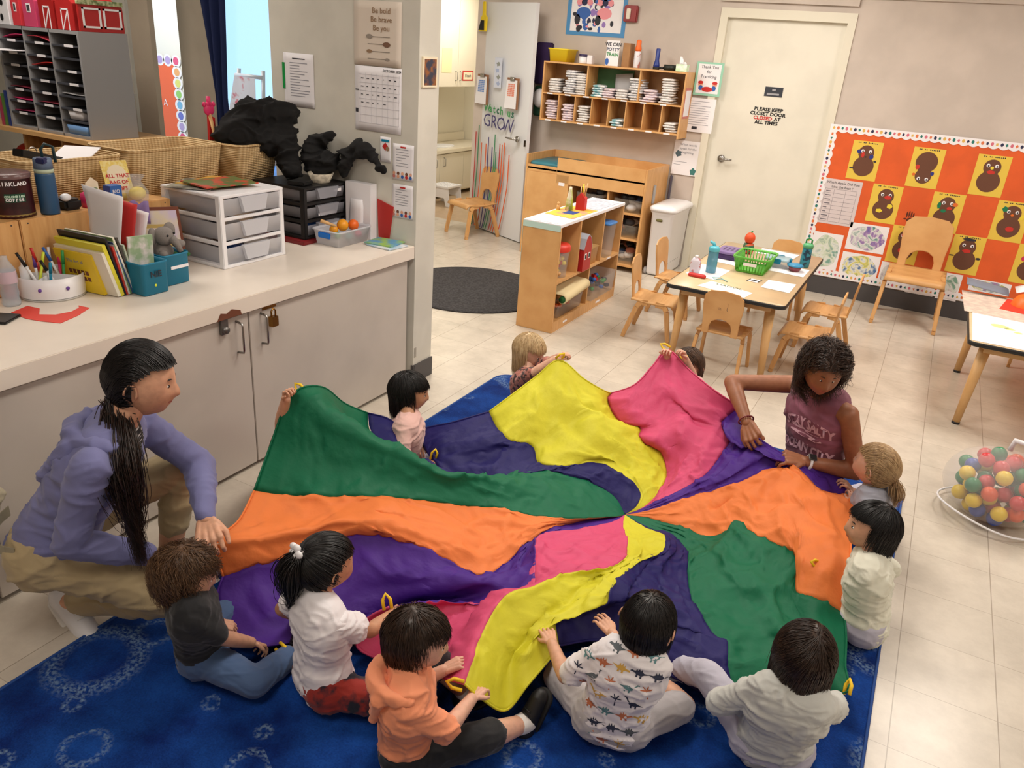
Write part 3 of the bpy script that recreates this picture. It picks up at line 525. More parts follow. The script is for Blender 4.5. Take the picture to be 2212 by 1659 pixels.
# ---------------------------------------------------------------- round rug, ball-edge rug
b = MB(); b.lathe([(.0, .0), (.645, 0), (.65, .004), (.645, .010), (.62, .011), (0, .011)], (-3.16, 5.38, .0005), 64, sx=1, cap=False)
b.build('round_rug', mat('charcoal_rug', (62, 60, 62), .95, noise_amt=.35, nscale=60, bump=.8, bscale=250), None, label='round charcoal grey rug on the tile floor behind the partition', cat='rug')
def rug_material():
    m = bpy.data.materials.new('blue_bubble_rug'); m.use_nodes = True; nt = m.node_tree; N = nt.nodes; L = nt.links; b = N['Principled BSDF']; b.inputs['Roughness'].default_value = .95; b.inputs['Specular IOR Level'].default_value = .15
    tc = N.new('ShaderNodeTexCoord')
    n = N.new('ShaderNodeTexNoise'); n.inputs['Scale'].default_value = 5; n.inputs['Detail'].default_value = 8; n.inputs['Roughness'].default_value = .65; L.new(tc.outputs['Object'], n.inputs[0])
    r = N.new('ShaderNodeValToRGB'); r.color_ramp.elements[0].position = .35; r.color_ramp.elements[1].position = .68; r.color_ramp.elements[0].color = lin((6, 34, 104)); r.color_ramp.elements[1].color = lin((22, 74, 166)); L.new(n.outputs[0], r.inputs[0])
    def bubbles(scale, off, width, thr):
        mp = N.new('ShaderNodeMapping'); mp.inputs['Location'].default_value = off; L.new(tc.outputs['Object'], mp.inputs[0])
        v = N.new('ShaderNodeTexVoronoi'); v.voronoi_dimensions = '2D'; v.inputs['Scale'].default_value = scale; v.inputs['Randomness'].default_value = .85; L.new(mp.outputs[0], v.inputs['Vector'])
        sep = N.new('ShaderNodeSeparateColor'); L.new(v.outputs['Color'], sep.inputs[0])
        def M(op, *a):
            q = N.new('ShaderNodeMath'); q.operation = op
            for i, x in enumerate(a):
                if isinstance(x, (int, float)): q.inputs[i].default_value = x
                else: L.new(x, q.inputs[i])
            return q.outputs[0]
        rad = M('ADD', M('MULTIPLY', sep.outputs[0], .22), .12)
        d = M('ABSOLUTE', M('SUBTRACT', v.outputs['Distance'], rad))
        ring = M('SMOOTH_MIN', M('MAXIMUM', M('SUBTRACT', 1.0, M('DIVIDE', d, width)), 0.0), 1.0, .1)
        return M('MULTIPLY', ring, M('GREATER_THAN', sep.outputs[1], thr)), M
    a1, M = bubbles(2.1, (0.3, .2, 0), .085, .62); a2, _ = bubbles(4.6, (3.1, 1.7, 0), .08, .72); a3, _ = bubbles(9, (1.1, 4.7, 0), .12, .86)
    n2 = N.new('ShaderNodeTexNoise'); n2.inputs['Scale'].default_value = 90; n2.inputs['Detail'].default_value = 3; L.new(tc.outputs['Object'], n2.inputs[0])
    brk = M('MULTIPLY', M('SUBTRACT', n2.outputs[0], .42), 5.0); brk = M('MINIMUM', M('MAXIMUM', brk, 0.0), 1.0)
    fac = M('MULTIPLY', M('MULTIPLY', M('MINIMUM', M('ADD', M('ADD', a1, a2), a3), 1.0), brk), .5)
    mx = N.new('ShaderNodeMixRGB'); L.new(fac, mx.inputs[0]); L.new(r.outputs[0], mx.inputs[1]); mx.inputs[2].default_value = lin((150, 185, 215))
    n4 = N.new('ShaderNodeTexNoise'); n4.inputs['Scale'].default_value = 160; L.new(tc.outputs['Object'], n4.inputs[0]); sc_ = N.new('ShaderNodeMixRGB'); sc_.blend_type = 'MULTIPLY'; sc_.inputs[0].default_value = .5; L.new(mx.outputs[0], sc_.inputs[1]); L.new(n4.outputs[0], sc_.inputs[2])
    g = N.new('ShaderNodeGamma'); g.inputs[1].default_value = .93; L.new(sc_.outputs[0], g.inputs[0]); L.new(g.outputs[0], b.inputs['Base Color'])
    bp = N.new('ShaderNodeBump'); bp.inputs['Strength'].default_value = .7; bp.inputs['Distance'].default_value = .004; L.new(n4.outputs[0], bp.inputs['Height']); L.new(bp.outputs[0], b.inputs['Normal'])
    return m
rg = thing('play_rug', 'large blue bubble-patterned rug under the seated children', 'rug', (-.9, 2.3, 0))
b = MB(); b.rlathe([(0, 0), (0, .008), (-.004, .011)], (-.915, 2.22, .0005), 1.145, 1.715, .1, 8); b.build('pile', rug_material(), rg)
b = MB(); pts = []
for qx, qy, a0 in ((1, 1, 0), (-1, 1, PI/2), (-1, -1, PI), (1, -1, 1.5*PI)):
    for i in range(7): a = a0+PI/2*i/6; pts.append((-.915+qx*1.05+.1*math.cos(a), 2.22+qy*1.62+.1*math.sin(a), .007))
b.tube(pts, .006, 6, closed=True); b.build('bound_edge', mat('rug_edge', (28, 70, 140), .8), rg)

# ---------------------------------------------------------------- school chairs
def chair_parts(t, m):
    w = .145; tilt = .12
    b = MB(); b.smooth = False
    def seatf(u, v):
        x = (u-.5)*.30*(1-.10*v*0); y = .16-v*.31; z = .285-.012*math.sin(min(1, v*1.1)*PI)-.03*max(0, (.12-v)/.12)**2; return V((x, y, z))
    b.smooth = True; b.grid(seatf, 10, 14); b.build('seat', m, t, solid=.012)
    # back: one plywood piece with an arched opening at its foot
    out = [(-.115, 0), (-.118, .1), (-.128, .2), (-.122, .26), (-.09, .292), (0, .302), (.09, .292), (.122, .26), (.128, .2), (.118, .1), (.115, 0), (.07, 0), (.072, .05), (.06, .085), (.03, .105), (0, .11), (-.03, .105), (-.06, .085), (-.072, .05), (-.07, 0)]
    u = V((1, 0, 0)); wv = V((0, -tilt, 1)).normalized(); b = MB(); b.prism(out, (0, -.14, .275), u, wv, .012); b.build('backrest', m, t, bevel=.003)
    for sx in (-1, 1):
        for fy, y0, y1 in ((1, .10, .155), (-1, -.09, -.17)):
            b = MB(); pts = [V((sx*.135, y0*.3, .272)), V((sx*.140, y0*.9, .268)), V((sx*.147, y0*1.15, .235)), V((sx*.160, y1, .02)), V((sx*.161, y1*1.01, 0))]
            for i in range(len(pts)-1):
                p, q = pts[i], pts[i+1]; d = (q-p); L = d.length; wd_ = .042-.004*i; side = V((0, 0, 1)) if i == 0 else V((0, 1, 0))
                sd = (side-d.normalized()*side.dot(d.normalized())).normalized(); th = d.normalized().cross(sd)
                b.add([p+sd*wd_*.5+th*.010, p-sd*wd_*.5+th*.010, p-sd*wd_*.5-th*.010, p+sd*wd_*.5-th*.010, q+sd*(wd_-.004)*.5+th*.010, q-sd*(wd_-.004)*.5+th*.010, q-sd*(wd_-.004)*.5-th*.010, q+sd*(wd_-.004)*.5-th*.010], [(0, 1, 2, 3), (7, 6, 5, 4), (0, 4, 5, 1), (1, 5, 6, 2), (2, 6, 7, 3), (3, 7, 4, 0)])
            b.build('leg', m, t, bevel=.002, weld=False)
c0 = thing('school_chair', 'small birch chair with scribbles on its back, at the near end of the low table', 'chair', group=None); chair_parts(c0, birch)
sc_ = MB(); sc_.tube([(.03, -.195, .50), (.033, -.193, .48), (.028, -.19, .46), (.034, -.188, .45)], .0012, 5); sc_.tube([(-.03, -.189, .46), (-.02, -.1895, .465), (-.022, -.188, .45), (-.01, -.1885, .462), (-.008, -.1875, .45)], .0012, 5); 
c0.location = (-.97, 4.93, 0)
def dupc(loc, rz, lab, sc=None, group=None): return dup(c0, loc, rz, lab, group, sc)
dupc((-1.56, 5.28, 0), -PI/2+.1, 'small birch chair on the hamper side of the low table, nearer one')
dupc((-1.60, 5.95, 0), -PI/2-.05, 'small birch chair on the hamper side of the low table, farther one')
dupc((-.50, 5.26, 0), PI/2, 'small birch chair on the bulletin board side of the low table, nearer one')
dupc((-.46, 5.88, 0), PI/2, 'small birch chair on the bulletin board side of the low table, farther one')
dupc((-.93, 6.52, 0), PI, 'small birch chair at the far end of the low table')
dupc((.05, 7.02, 0), PI, 'larger birch chair standing alone in front of the orange bulletin board', 1.45)
dupc((-4.22, 7.1, 0), math.atan2(-.9, -.42)-PI/2, 'small birch chair standing in front of the open white door', 1.22)
dupc((.95, 6.5, 0), PI, 'small birch chair behind the second low table at the picture edge')
sc_.build('pencil_scribble', ink, c0)
# ---------------------------------------------------------------- tables
lam_t = mat('table_laminate', (226, 200, 160), .32, noise_amt=.03, nscale=8); edge_m = mat('table_edge', (26, 26, 28), .5)
def low_table(t, x0, x1, y0, y1, z=.545):
    b = MB(); b.rlathe([(0, 0), (0, .02)], ((x0+x1)/2, (y0+y1)/2, z-.02), (x1-x0)/2-.003, (y1-y0)/2-.003, .04); b.build('tabletop', lam_t, t)
    b = MB(); b.rlathe([(-.002, 0), (.003, .001), (.003, .025), (0, .026)], ((x0+x1)/2, (y0+y1)/2, z-.0275), (x1-x0)/2, (y1-y0)/2, .045, cap=(True, False)); b.build('edge_band', edge_m, t)
    b = MB(); b.b2(x0+.09, x1-.09, y0+.08, y1-.08, z-.075, z-.028); b.build('apron', birch_l, t)
    for x in (x0, x1):
        for y in (y0, y1):
            sx = 1 if x == x0 else -1; sy = 1 if y == y0 else -1; b = MB(); b.lathe([(.05, 0), (.05, .012), (.03, .03)], (x+sx*.1, y+sy*.13, z-.07), 16, M=None); b.v = [(p[0], p[1], 2*(z-.05)-p[2]) for p in b.v]; b.tube([(x+sx*.1, y+sy*.13, z-.06), (x+sx*.075, y+sy*.13, .012)], [.032, .021], 14); b.build('leg', birch_l, t); b2 = MB(); b2.cyl((x+sx*.075, y+sy*.13, 0), (x+sx*.075, y+sy*.13, .014), .0225, n=12); b2.build('leg_cap', edge_m, t)
t1 = thing('low_table', 'low beige table with black edge set with bottles, boxes and a green basket', 'table', (-.99, 5.57, 0)); low_table(t1, -1.363, -.61, 4.77, 6.36)
t2 = thing('low_table', 'low table covered with paper and newspaper at the right edge of the room', 'table', (.8, 5.5, 0)); low_table(t2, .385, 1.15, 4.84, 6.1)
ZT = .5462
def flat(name, pts, m, lab, cat, z=ZT, th=.0008, group=None):
    b = MB(); b.prism(pts, (0, 0, z), UX, UY, th); return b.build(name, m, None, label=lab, cat=cat, group=group)
flat('paper_sheet', [(-1.18, 4.85), (-.86, 4.78), (-.84, 4.93), (-1.13, 5.03)], white_p, 'white name paper at the near edge of the low table, by the scribbled chair', 'paper')
text('UAOOL', (-1.0, 4.97, ZT+.001), nrm((1, -.12, 0)), nrm((.12, 1, 0)), .05, mat('pencil_green', (90, 110, 60), .7), 'pencil_writing', None, label='faint green handwriting on the low table beside the name paper', cat='writing') 
flat('paper_sheet', [(-.83, 5.12), (-.645, 5.105), (-.645, 5.36), (-.825, 5.345)], white_p, 'blank white paper on the board-side half of the low table', 'paper')
flat('paper_sheet', [(-1.33, 5.1), (-1.12, 5.07), (-1.10, 5.4), (-1.31, 5.45)], white_p, 'white paper under the cup and the red-lidded case', 'paper')
flat('paper_sheet', [(-1.3, 5.6), (-1.02, 5.55), (-1.0, 5.75), (-1.28, 5.8)], white_p, 'white paper under the purple lunch box', 'paper')
flat('paper_sheet', [(-1.08, 6.12), (-.8, 6.1), (-.78, 6.3), (-1.07, 6.32)], white_p, 'white paper at the far end of the low table', 'paper')
flat('paper_sheet', [(-.9, 5.62), (-.64, 5.6), (-.635, 5.85), (-.88, 5.86)], white_p, 'white paper under the clear snack box and blue-lidded bowl', 'paper')
t = thing('photo_card', 'small white card with a printed dark border on the low table', 'card', (-.9, 5.25, ZT)); b = MB(); b.box((-.9, 5.25, ZT+.001), (.07, .075, .0015), rot(-.2)); b.build('card', white_p, t); b = MB(); b.box((-.9, 5.25, ZT+.0022), (.035, .03, .0006), rot(-.2)); b.box((-.935, 5.243, ZT+.0022), (.008, .07, .0006), rot(-.2)); b.box((-.865, 5.257, ZT+.0022), (.008, .07, .0006), rot(-.2)); b.build('print', ink, t)
def wbottle(x, y, z, r, h, bm, cm, lab, nm='water_bottle', straw=True, strap=None):
    t = thing(nm, lab, 'bottle', (x, y, z)); b = MB(); b.lathe([(r*.85, 0), (r*.95, .004), (r, h*.3), (r*.92, h*.75), (r*.95, h*.8)], (x, y, z)); b.build('bottle_body', bm, t)
    b = MB(); b.lathe([(r*1.02, h*.78), (r*1.02, h*.9), (r*.8, h*.95), (r*.45, h*.97)], (x, y, z)); b.build('lid', cm, t)
    if straw: b = MB(); b.tube([(x, y, z+h*.95), (x-.01, y, z+h*1.05), (x-.035, y, z+h*1.1)], [.012, .012, .008], 8); b.build('spout', cm, t)
    if strap: b = MB(); b.tube([(x-.02, y, z+h*.95), (x-.02, y, z+h*1.1), (x, y, z+h*1.16), (x+.02, y, z+h*1.1), (x+.02, y, z+h*.95)], .006, 8); b.build('carry_loop', strap, t)
    return t
wbottle(-1.2, 5.25, ZT, .036, .19, mat('aqua_clear', (60, 150, 180), .15, alpha=.75), mat('aqua_lid', (90, 190, 210), .4), 'clear aqua water bottle with a pale blue spout lid on the low table')
wbottle(-.69, 5.93, ZT, .036, .18, mat('teal_print', (50, 140, 160), .3, col2=(30, 60, 80), nscale=30, ramp=(.5, .55)), mat('lime_blue_lid', (90, 175, 120), .4), 'teal patterned water bottle with a green carry loop on the low table', straw=False, strap=green_m)
t = thing('snack_pouch', 'pale squeeze pouch standing beside the aqua bottle', 'pouch', (-1.29, 5.17, ZT)); b = MB(); b.rlathe([(0, 0), (.004, .03), (0, .08), (-.012, .1)], (-1.29, 5.17, ZT+.001), .032, .022, .015); b.build('pouch_body', mat('pouch_print', (214, 210, 222), .5, col2=(190, 120, 120), nscale=25, ramp=(.55, .6)), t); b = MB(); b.lathe([(.011, .1), (.011, .118)], (-1.29, 5.17, ZT)); b.build('cap', white_pl, t)
t = thing('red_case', 'flat red open case lying on paper on the low table', 'case', (-1.24, 5.07, ZT+.001)); b = MB(); b.rlathe([(-.004, 0), (0, .004), (0, .014), (-.006, .02)], (-1.24, 5.06, ZT+.001), .06, .022, .02); b.build('case_body', red_m, t)
# green basket with slots
t = thing('green_basket', 'bright green slotted plastic basket in the middle of the low table', 'basket', (-.98, 5.55, ZT)); gm = mat('lime_basket', (90, 175, 60), .4)
gx, gy = -.975, 5.56; b = MB(); b.rlathe([(-.02, 0), (-.02, .004)], (gx, gy, ZT+.001), .115, .155, .03); b.build('basket_floor', gm, t)
b = MB(); b.rlathe([(.004, .095), (.014, .1), (.014, .112), (.004, .112), (0, .1)], (gx, gy, ZT), .115, .155, .03, cap=(False, False)); b.rlathe([(-.02, .0), (-.017, .015)], (gx, gy, ZT+.001), .115, .155, .03, cap=(False, False)); b.build('rim', gm, t)
b = MB()
for i in range(40):
    a = i/40*4; s_ = int(a); k = a-s_
    px, py = [(-1+2*k, -1), (1, -1+2*k), (1-2*k, 1), (-1, 1-2*k)][s_]; p0 = V((gx+px*.095, gy+py*.135, ZT+.01)); p1 = V((gx+px*.113, gy+py*.153, ZT+.1)); b.tube([p0, p1], .0036, 5)
b.build('slats', gm, t); b = MB(); b.box((gx, gy-.165, ZT+.065), (.09, .003, .022), rot(.12, 'X')); b.build('name_tag', white_p, t)
t = thing('lunch_box', 'purple patterned lunch box on the low table', 'lunch box', (-1.2, 5.78, ZT)); b = MB(); b.rlathe([(-.004, 0), (0, .006), (0, .04)], (-1.2, 5.8, ZT+.001), .085, .105, .03); b.build('box_body', mat('plum', (62, 34, 92), .4), t); b = MB(); b.rlathe([(.004, .04), (.006, .05), (0, .06), (-.01, .063)], (-1.2, 5.8, ZT+.001), .085, .105, .03); b.build('lid', mat('lilac_lid', (128, 104, 160), .4), t)
b = MB(); [blob((-1.2, 5.8, ZT+.0642), UX, UY, -.045+.03*(i % 4), -.06+.03*(i//4), .009, .011, b, 0, .0004, 8) for i in range(16)]; b.build('pattern', mat('plum_dark', (60, 46, 84), .5), t)
t = thing('squash_toy', 'orange and green bottle sleeve standing behind the green basket', 'bottle', (-1.13, 6.1, ZT)); b = MB(); b.lathe([(.035, 0), (.042, .02), (.04, .06), (.034, .075)], (-1.13, 6.05, ZT)); b.build('base_wrap', mat('green_orange', (60, 110, 80), .6, col2=(220, 90, 50), nscale=14, ramp=(.45, .5)), t); b = MB(); b.ball((-1.13, 6.05, ZT+.115), (.04, .04, .045)); b.build('orange_top', mat('carrot', (226, 84, 40), .5), t); b = MB(); b.tube([(-1.13, 6.05, ZT+.155), (-1.12, 6.05, ZT+.17)], .006); b.build('stem', green_m, t)
t = thing('snack_box', 'clear snack box with blue latches on the low table', 'snack box', (-.86, 5.8, ZT)); b = MB(); b.rlathe([(-.006, 0), (0, .05)], (-.86, 5.8, ZT+.002), .085, .07, .02, cap=(True, False)); b.build('box_body', clear, t); b = MB(); b.rlathe([(.004, .05), (.002, .062), (-.008, .066)], (-.86, 5.8, ZT), .085, .07, .02); b.build('lid', mat('ice_lid', (170, 205, 220), .2, alpha=.7), t)
for dx, dy in ((0, -.075), (0, .075), (.088, 0)): b = MB(); b.box((-.86+dx, 5.8+dy, ZT+.05), (.07 if dy else .018, .018 if dy else .06, .035)); b.build('latch', teal_m, t, bevel=.004)
b = MB(); b.box((-.87, 5.9, ZT+.09), (.07, .05, .03)); b.build('small_blue_box', teal_m, None, bevel=.004, label='small blue box stacked behind the clear snack box', cat='box') if 0 else None
t = thing('lidded_bowl', 'small round bowl with a blue lid in front of the teal bottle', 'bowl', (-.72, 5.74, ZT)); b = MB(); b.lathe([(.035, 0), (.048, .035)], (-.725, 5.74, ZT+.002)); b.build('bowl', mat('berry_clear', (150, 70, 80), .2, alpha=.8), t); b = MB(); b.lathe([(.056, .035), (.058, .042), (.04, .05), (.0, .052)], (-.725, 5.74, ZT+.002), cap=False); b.build('lid', mat('sky_lid', (50, 140, 185), .35), t)
b = MB(); b.tube([(-1.15, 5.12, ZT+.002), (-1.1, 5.15, ZT+.003), (-1.08, 5.11, ZT+.003), (-1.13, 5.09, ZT+.002)], .0035, 5, closed=True); b.tube([(-1.09, 5.13, ZT+.003), (-1.04, 5.08, ZT+.003)], .004, 5); b.build('sunglasses', mat('mint_frame', (150, 190, 190), .3), None, label='tiny pale green glasses on the low table beside the red case', cat='glasses')
# second table things
flat('drawing_paper', [(.40, 4.86), (1.12, 4.86), (1.12, 5.52), (.405, 5.52)], white_p, 'large white paper with a yellow stain on the second low table', 'paper')
flat('news_paper', [(.36, 5.50), (1.1, 5.45), (1.1, 6.05), (.345, 6.08)], mat('newsprint', (216, 196, 180), .8, col2=(196, 176, 164), nscale=25), 'pinkish newspaper sheets across the far half of the second low table', 'newspaper', z=ZT+.001)
b = MB(); [blob((.6, 5.2, ZT+.001), UX, UY, x, y, r, r*.8, b, 0, .0003) for x, y, r in ((-.05, .08, .05), (.04, 0, .025), (0, .05, .03))]; b.build('paint_stain', mat('pale_yellow_paint', (238, 232, 150), .7), None, label='pale yellow paint mark on the white paper of the second low table', cat='paint')
flat('red_construction_paper', [(.56, 5.72), (1.1, 5.6), (1.1, 6.02), (.62, 6.05)], mat('scarlet_paper', (220, 52, 30), .7), 'red paper under the orange bowl on the second low table', 'paper', z=ZT+.0025)
t = thing('orange_bowl', 'upturned orange plastic bowl on the second low table', 'bowl', (.75, 5.95, ZT)); b = MB(); b.lathe([(.11, 0), (.105, .02), (.08, .06), (.05, .075), (0, .078)], (.74, 5.92, ZT+.004), cap=False); b.build('bowl', mat('tangerine', (246, 104, 20), .4), t)
b = MB(); b.smooth = True; b.grid(lambda u, v: V((.36+.26*u, 6.02+.22*v+.0*u, ZT+.06-.03*u+.012*math.sin(v*3))), 4, 4); b.build('grey_folder', mat('slate_paper', (118, 124, 138), .7), None, solid=.003, label='slate grey folded card lifted at the far corner of the second low table', cat='folder')
b = MB(); b.smooth = True; b.grid(lambda u, v: V((.66+.3*u, 6.05+.2*v, ZT+.05+.05*u+.02*math.sin(u*5))), 5, 3); b.build('white_card', white_p, None, solid=.002, label='curled white card behind the orange bowl', cat='card')
# ---------------------------------------------------------------- bulletin board
bb = thing('bulletin_board', 'orange bulletin board with scalloped spotted border on the back wall', 'bulletin board', (0, YB, .1))
X0, X1, Z0, Z1 = -.90, 2.2, .165, 1.46; yb = YB-.012
b = MB(); b.b2(X0+.03, X1, yb, YB-.0005, Z0+.03, Z1-.03); b.build('backing', mat('orange_paper', (226, 96, 40), .75, noise_amt=.05, nscale=5), bb)
def scallop(b, p0, p1, inn, n):
    p0 = V(p0); p1 = V(p1); d = p1-p0; inn = V(inn); pts = [p0, p1]; m_ = n*6
    top = []
    for i in range(m_+1): k = 1-i/m_; top.append(p0+d*k+inn*(.052+.014*abs(math.sin(k*n*PI))))
    nn_ = V((0, -.003, 0)); v = [p0, p1]+top; a = len(v)
    b.add([q+nn_ for q in v], [tuple(range(a))])
b = MB(); yq = yb-.001
scallop(b, (X0, yq, Z1), (X1, yq, Z1), (0, 0, -1), 44); scallop(b, (X0, yq, Z0), (X1, yq, Z0), (0, 0, 1), 44); scallop(b, (X0, yq+.0005, Z0), (X0, yq+.0005, Z1), (1, 0, 0), 18); b.build('border', white_p, bb, solid=.001)
b = MB(); random.seed(8); k = 0
def spot(x, z):
    global k
    k += 1; a = random.uniform(0, 6); b.mi = (k*3+k//5) % 5; n_ = (3, 4, 5, 12)[k % 4]; r_ = .011; b.add([(x+r_*math.cos(a+i*2*PI/n_)*1.0, yq-.0045, z+r_*math.sin(a+i*2*PI/n_)*1.25) for i in range(n_)], [tuple(range(n_))])
x = X0+.03
while x < X1: spot(x, Z1-.028); spot(x+.015, Z0+.028); x += .034
z = Z0+.06
while z < Z1-.05: spot(X0+.028, z); z += .034
b.build('border_spots', [navy_m, mat('dot_teal', (30, 120, 110), .6), mat('dot_pink', (210, 110, 130), .6), mat('dot_gold', (220, 180, 90), .6), mat('dot_orange', (220, 120, 70), .6)], bb, kind='stuff')
ypap = mat('gold_paper', (228, 196, 76), .7); brn = mat('potato_brown', (104, 66, 48), .8)
YC = {'blue': mat('crayon_blue', (40, 50, 130), .7), 'red': mat('crayon_red', (200, 50, 40), .7), 'green': mat('crayon_green', (20, 120, 80), .7), 'yellow': mat('crayon_yellow', (232, 210, 60), .7), 'orange': mat('crayon_orange', (225, 110, 40), .7), 'pink': mat('crayon_pink', (200, 50, 90), .7), 'white': white_p, 'black': ink}
YK = list(YC); YM = [YC[q] for q in YK]
def potato(x, z, lab, extras, eyes=True, flip=False, tilt=0):
    t = thing('potato_artwork', lab, 'artwork', (x+.117, yb, z)); o = V((x, yb-.0016, z))
    b = MB(); b.b2(x, x+.236, yb-.0016, yb-.0004, z, z+.316); b.build('yellow_sheet', ypap, t)
    b = MB(); pts = []
    for i in range(40):
        a = i/40*2*PI; 
        r1 = .082; r2 = .062; c1 = .112; c2 = .222
        # outline of two merged circles
        dx, dz = math.cos(a), math.sin(a); best = 0
        for cz, rr in ((c1, r1), (c2, r2)):
            oz = cz-.16; B_ = dz*oz; D_ = B_*B_-(oz*oz-rr*rr)
            if D_ > 0: best = max(best, B_+math.sqrt(D_))
        best = max(best, .05); pts.append((.118+dx*best, (.16+dz*best*(1 if not flip else 1)) if not flip else .316-(.16+dz*best)))
    if flip: pts = pts[::-1]
    b.prism(pts, o, UX, UZ, .001); b.build('brown_body', brn, t)
    b = MB(); oo = o+V((0, -.0013, 0))
    if eyes:
        for sx in (-1, 1): b = MB(); ez = .235 if not flip else .07; blob(oo, UX, UZ, .118+sx*.03, ez, .013, .014, b, 0, .0003); blob(oo, UX, UZ, .118+sx*.03+.002, ez-.003, .006, .008, b, 1, .0006); b.build('googly_eye', [white_p, ink], t)
    for j, (cx, cz, rx, rz, cc) in enumerate(extras): b = MB(); blob(oo, UX, UZ, cx, cz, rx, rz, b, 0, .0008+.0002*j, 10, wob=.1); b.build('paper_patch', YC[cc], t)
    text('Mr. Potato', (x+.118, yb-.0018, z+.301), UX, UZ, .02, ink, 'caption', t) if False else lines_cap(t, x, z)
    return t
def lines_cap(t, x, z):
    b = MB(); random.seed(int(x*100)+int(z*100))
    for i in range(12):
        if i not in (2, 5): b.b2(x+.04+i*.013, x+.048+i*.013, yb-.0019, yb-.0016, z+.297, z+.297+random.uniform(.006, .011))
    b.build('handwriting', ink, t)
cols = [-.69, -.455, -.22, .015, .25, .485, .72, .955]; rz_ = [1.035, .705, .392]
potato(cols[0], rz_[0], 'brown figure artwork with blue ears and a red nose, first on the top row', [(.06, .23, .018, .016, 'blue'), (.165, .195, .017, .02, 'blue'), (.095, .205, .013, .024, 'red'), (.12, .19, .006, .006, 'black'), (.03, .09, .02, .005, 'black'), (.2, .16, .012, .008, 'black')])
potato(cols[2], rz_[0], 'upside-down brown figure artwork on the top row', [(.06, .16, .016, .02, 'red'), (.18, .12, .014, .016, 'blue'), (.045, .1, .012, .012, 'orange')], flip=True)
potato(cols[4], rz_[0], 'brown figure artwork with a yellow nose and red mouth, top row', [(.118, .218, .013, .012, 'yellow'), (.118, .185, .03, .015, 'red')])
potato(cols[1], rz_[1], 'brown figure artwork with two yellow spots on its belly', [(.135, .215, .028, .016, 'red'), (.165, .145, .022, .02, 'yellow'), (.09, .1, .026, .016, 'yellow')])
potato(cols[3], rz_[1], 'brown figure artwork with green ears, partly behind the lone chair', [(.06, .21, .014, .028, 'green'), (.175, .23, .02, .016, 'orange'), (.14, .195, .02, .013, 'red'), (.1, .17, .02, .014, 'green')])
potato(cols[5], rz_[1], 'brown figure artwork with a green ear and yellow ear on the middle row', [(.06, .25, .02, .022, 'green'), (.19, .2, .014, .02, 'yellow'), (.12, .21, .012, .01, 'orange'), (.13, .1, .03, .02, 'red')])
potato(cols[2], rz_[2], 'brown figure artwork with a pink hat, left of the lone chair back', [(.1, .24, .022, .018, 'pink'), (.13, .215, .014, .01, 'orange'), (.1, .11, .02, .022, 'red')])
potato(cols[4], rz_[2], 'brown figure artwork with a ragged hat on the lowest row', [(.118, .285, .05, .012, 'black'), (.118, .19, .032, .016, 'red'), (.02, .14, .02, .005, 'black'), (.215, .14, .018, .01, 'black')])
potato(cols[6], rz_[2], 'brown figure artwork at the picture edge, lowest row', [(.06, .2, .02, .02, 'pink')])
potato(cols[6], rz_[0], 'brown figure artwork on the top row past the picture edge', [(.06, .2, .02, .02, 'green')])
# chart
t = thing('vote_chart', 'white hand-lettered chart with a ruled table on the bulletin board', 'chart', (-.69, yb, .63)); b = MB(); b.b2(-.85, -.54, yb-.0016, yb-.0004, .63, 1.015); b.build('sheet', mat('grey_white_paper', (214, 204, 206), .7), t)
text('Which Apple Did You', (-.695, yb-.0018, .985), UX, UZ, .03, ink, 'heading', t); text('Like the Best ?', (-.695, yb-.0018, .95), UX, UZ, .03, ink, 'heading', t)
b = MB()
for i in range(9): b.b2(-.83, -.57, yb-.002, yb-.0017, .65+i*.035, .652+i*.035)
for x in (-.83, -.755, -.66, -.57): b.b2(x, x+.002, yb-.002, yb-.0017, .65, .93)
random.seed(2)
for i in range(8): b.b2(-.82, -.82+random.uniform(.03, .055), yb-.002, yb-.0017, .662+i*.035, .67+i*.035)
b.build('table_rules', mat('rule_grey', (110, 105, 115), .7), t)
def painting(x, z, w, h, c1, c2, c3, lab):
    m = mat('swirl_'+lab[:12].replace(' ', '_'), (232, 230, 232), .7); nt = m.node_tree; N = nt.nodes; L = nt.links; tc = N.new('ShaderNodeTexCoord')
    n1 = N.new('ShaderNodeTexNoise'); n1.inputs['Scale'].default_value = 9; n1.inputs['Distortion'].default_value = 1.8; n1.inputs['Detail'].default_value = 4; L.new(tc.outputs['Object'], n1.inputs[0])
    r = N.new('ShaderNodeValToRGB'); e = r.color_ramp.elements; e[0].position = .36; e[0].color = lin(c1); e[1].position = .47; e[1].color = lin((222, 226, 222))
    q = e.new(.56); q.color = lin(c2); q = e.new(.66); q.color = lin(c3); L.new(n1.outputs[0], r.inputs[0]); L.new(r.outputs[0], N['Principled BSDF'].inputs['Base Color'])
    t = thing('finger_painting', lab, 'painting', (x+w/2, yb, z)); b = MB(); b.b2(x, x+w, yb-.0016, yb-.0004, z, z+h); b.build('sheet', white_p, t)
    b = MB(); blob((x, yb-.0016, z), UX, UZ, w/2, h/2, w*.45, h*.44, b, 0, .0005, 30, wob=.04); b.build('paint', m, t)
painting(-.84, .225, .25, .325, (120, 165, 150), (200, 214, 190), (140, 170, 160), 'pale green finger painting in the lower corner of the board')
painting(-.56, .44, .315, .235, (90, 140, 140), (160, 130, 180), (110, 100, 170), 'purple and green finger painting below the yellow-spotted figure')
painting(-.565, .175, .315, .24, (70, 110, 160), (220, 210, 110), (110, 160, 130), 'blue and yellow finger painting at the bottom of the board')
painting(-.235, .165, .20, .22, (110, 150, 140), (210, 210, 210), (160, 150, 170), 'grey-green finger painting behind the lone chair')
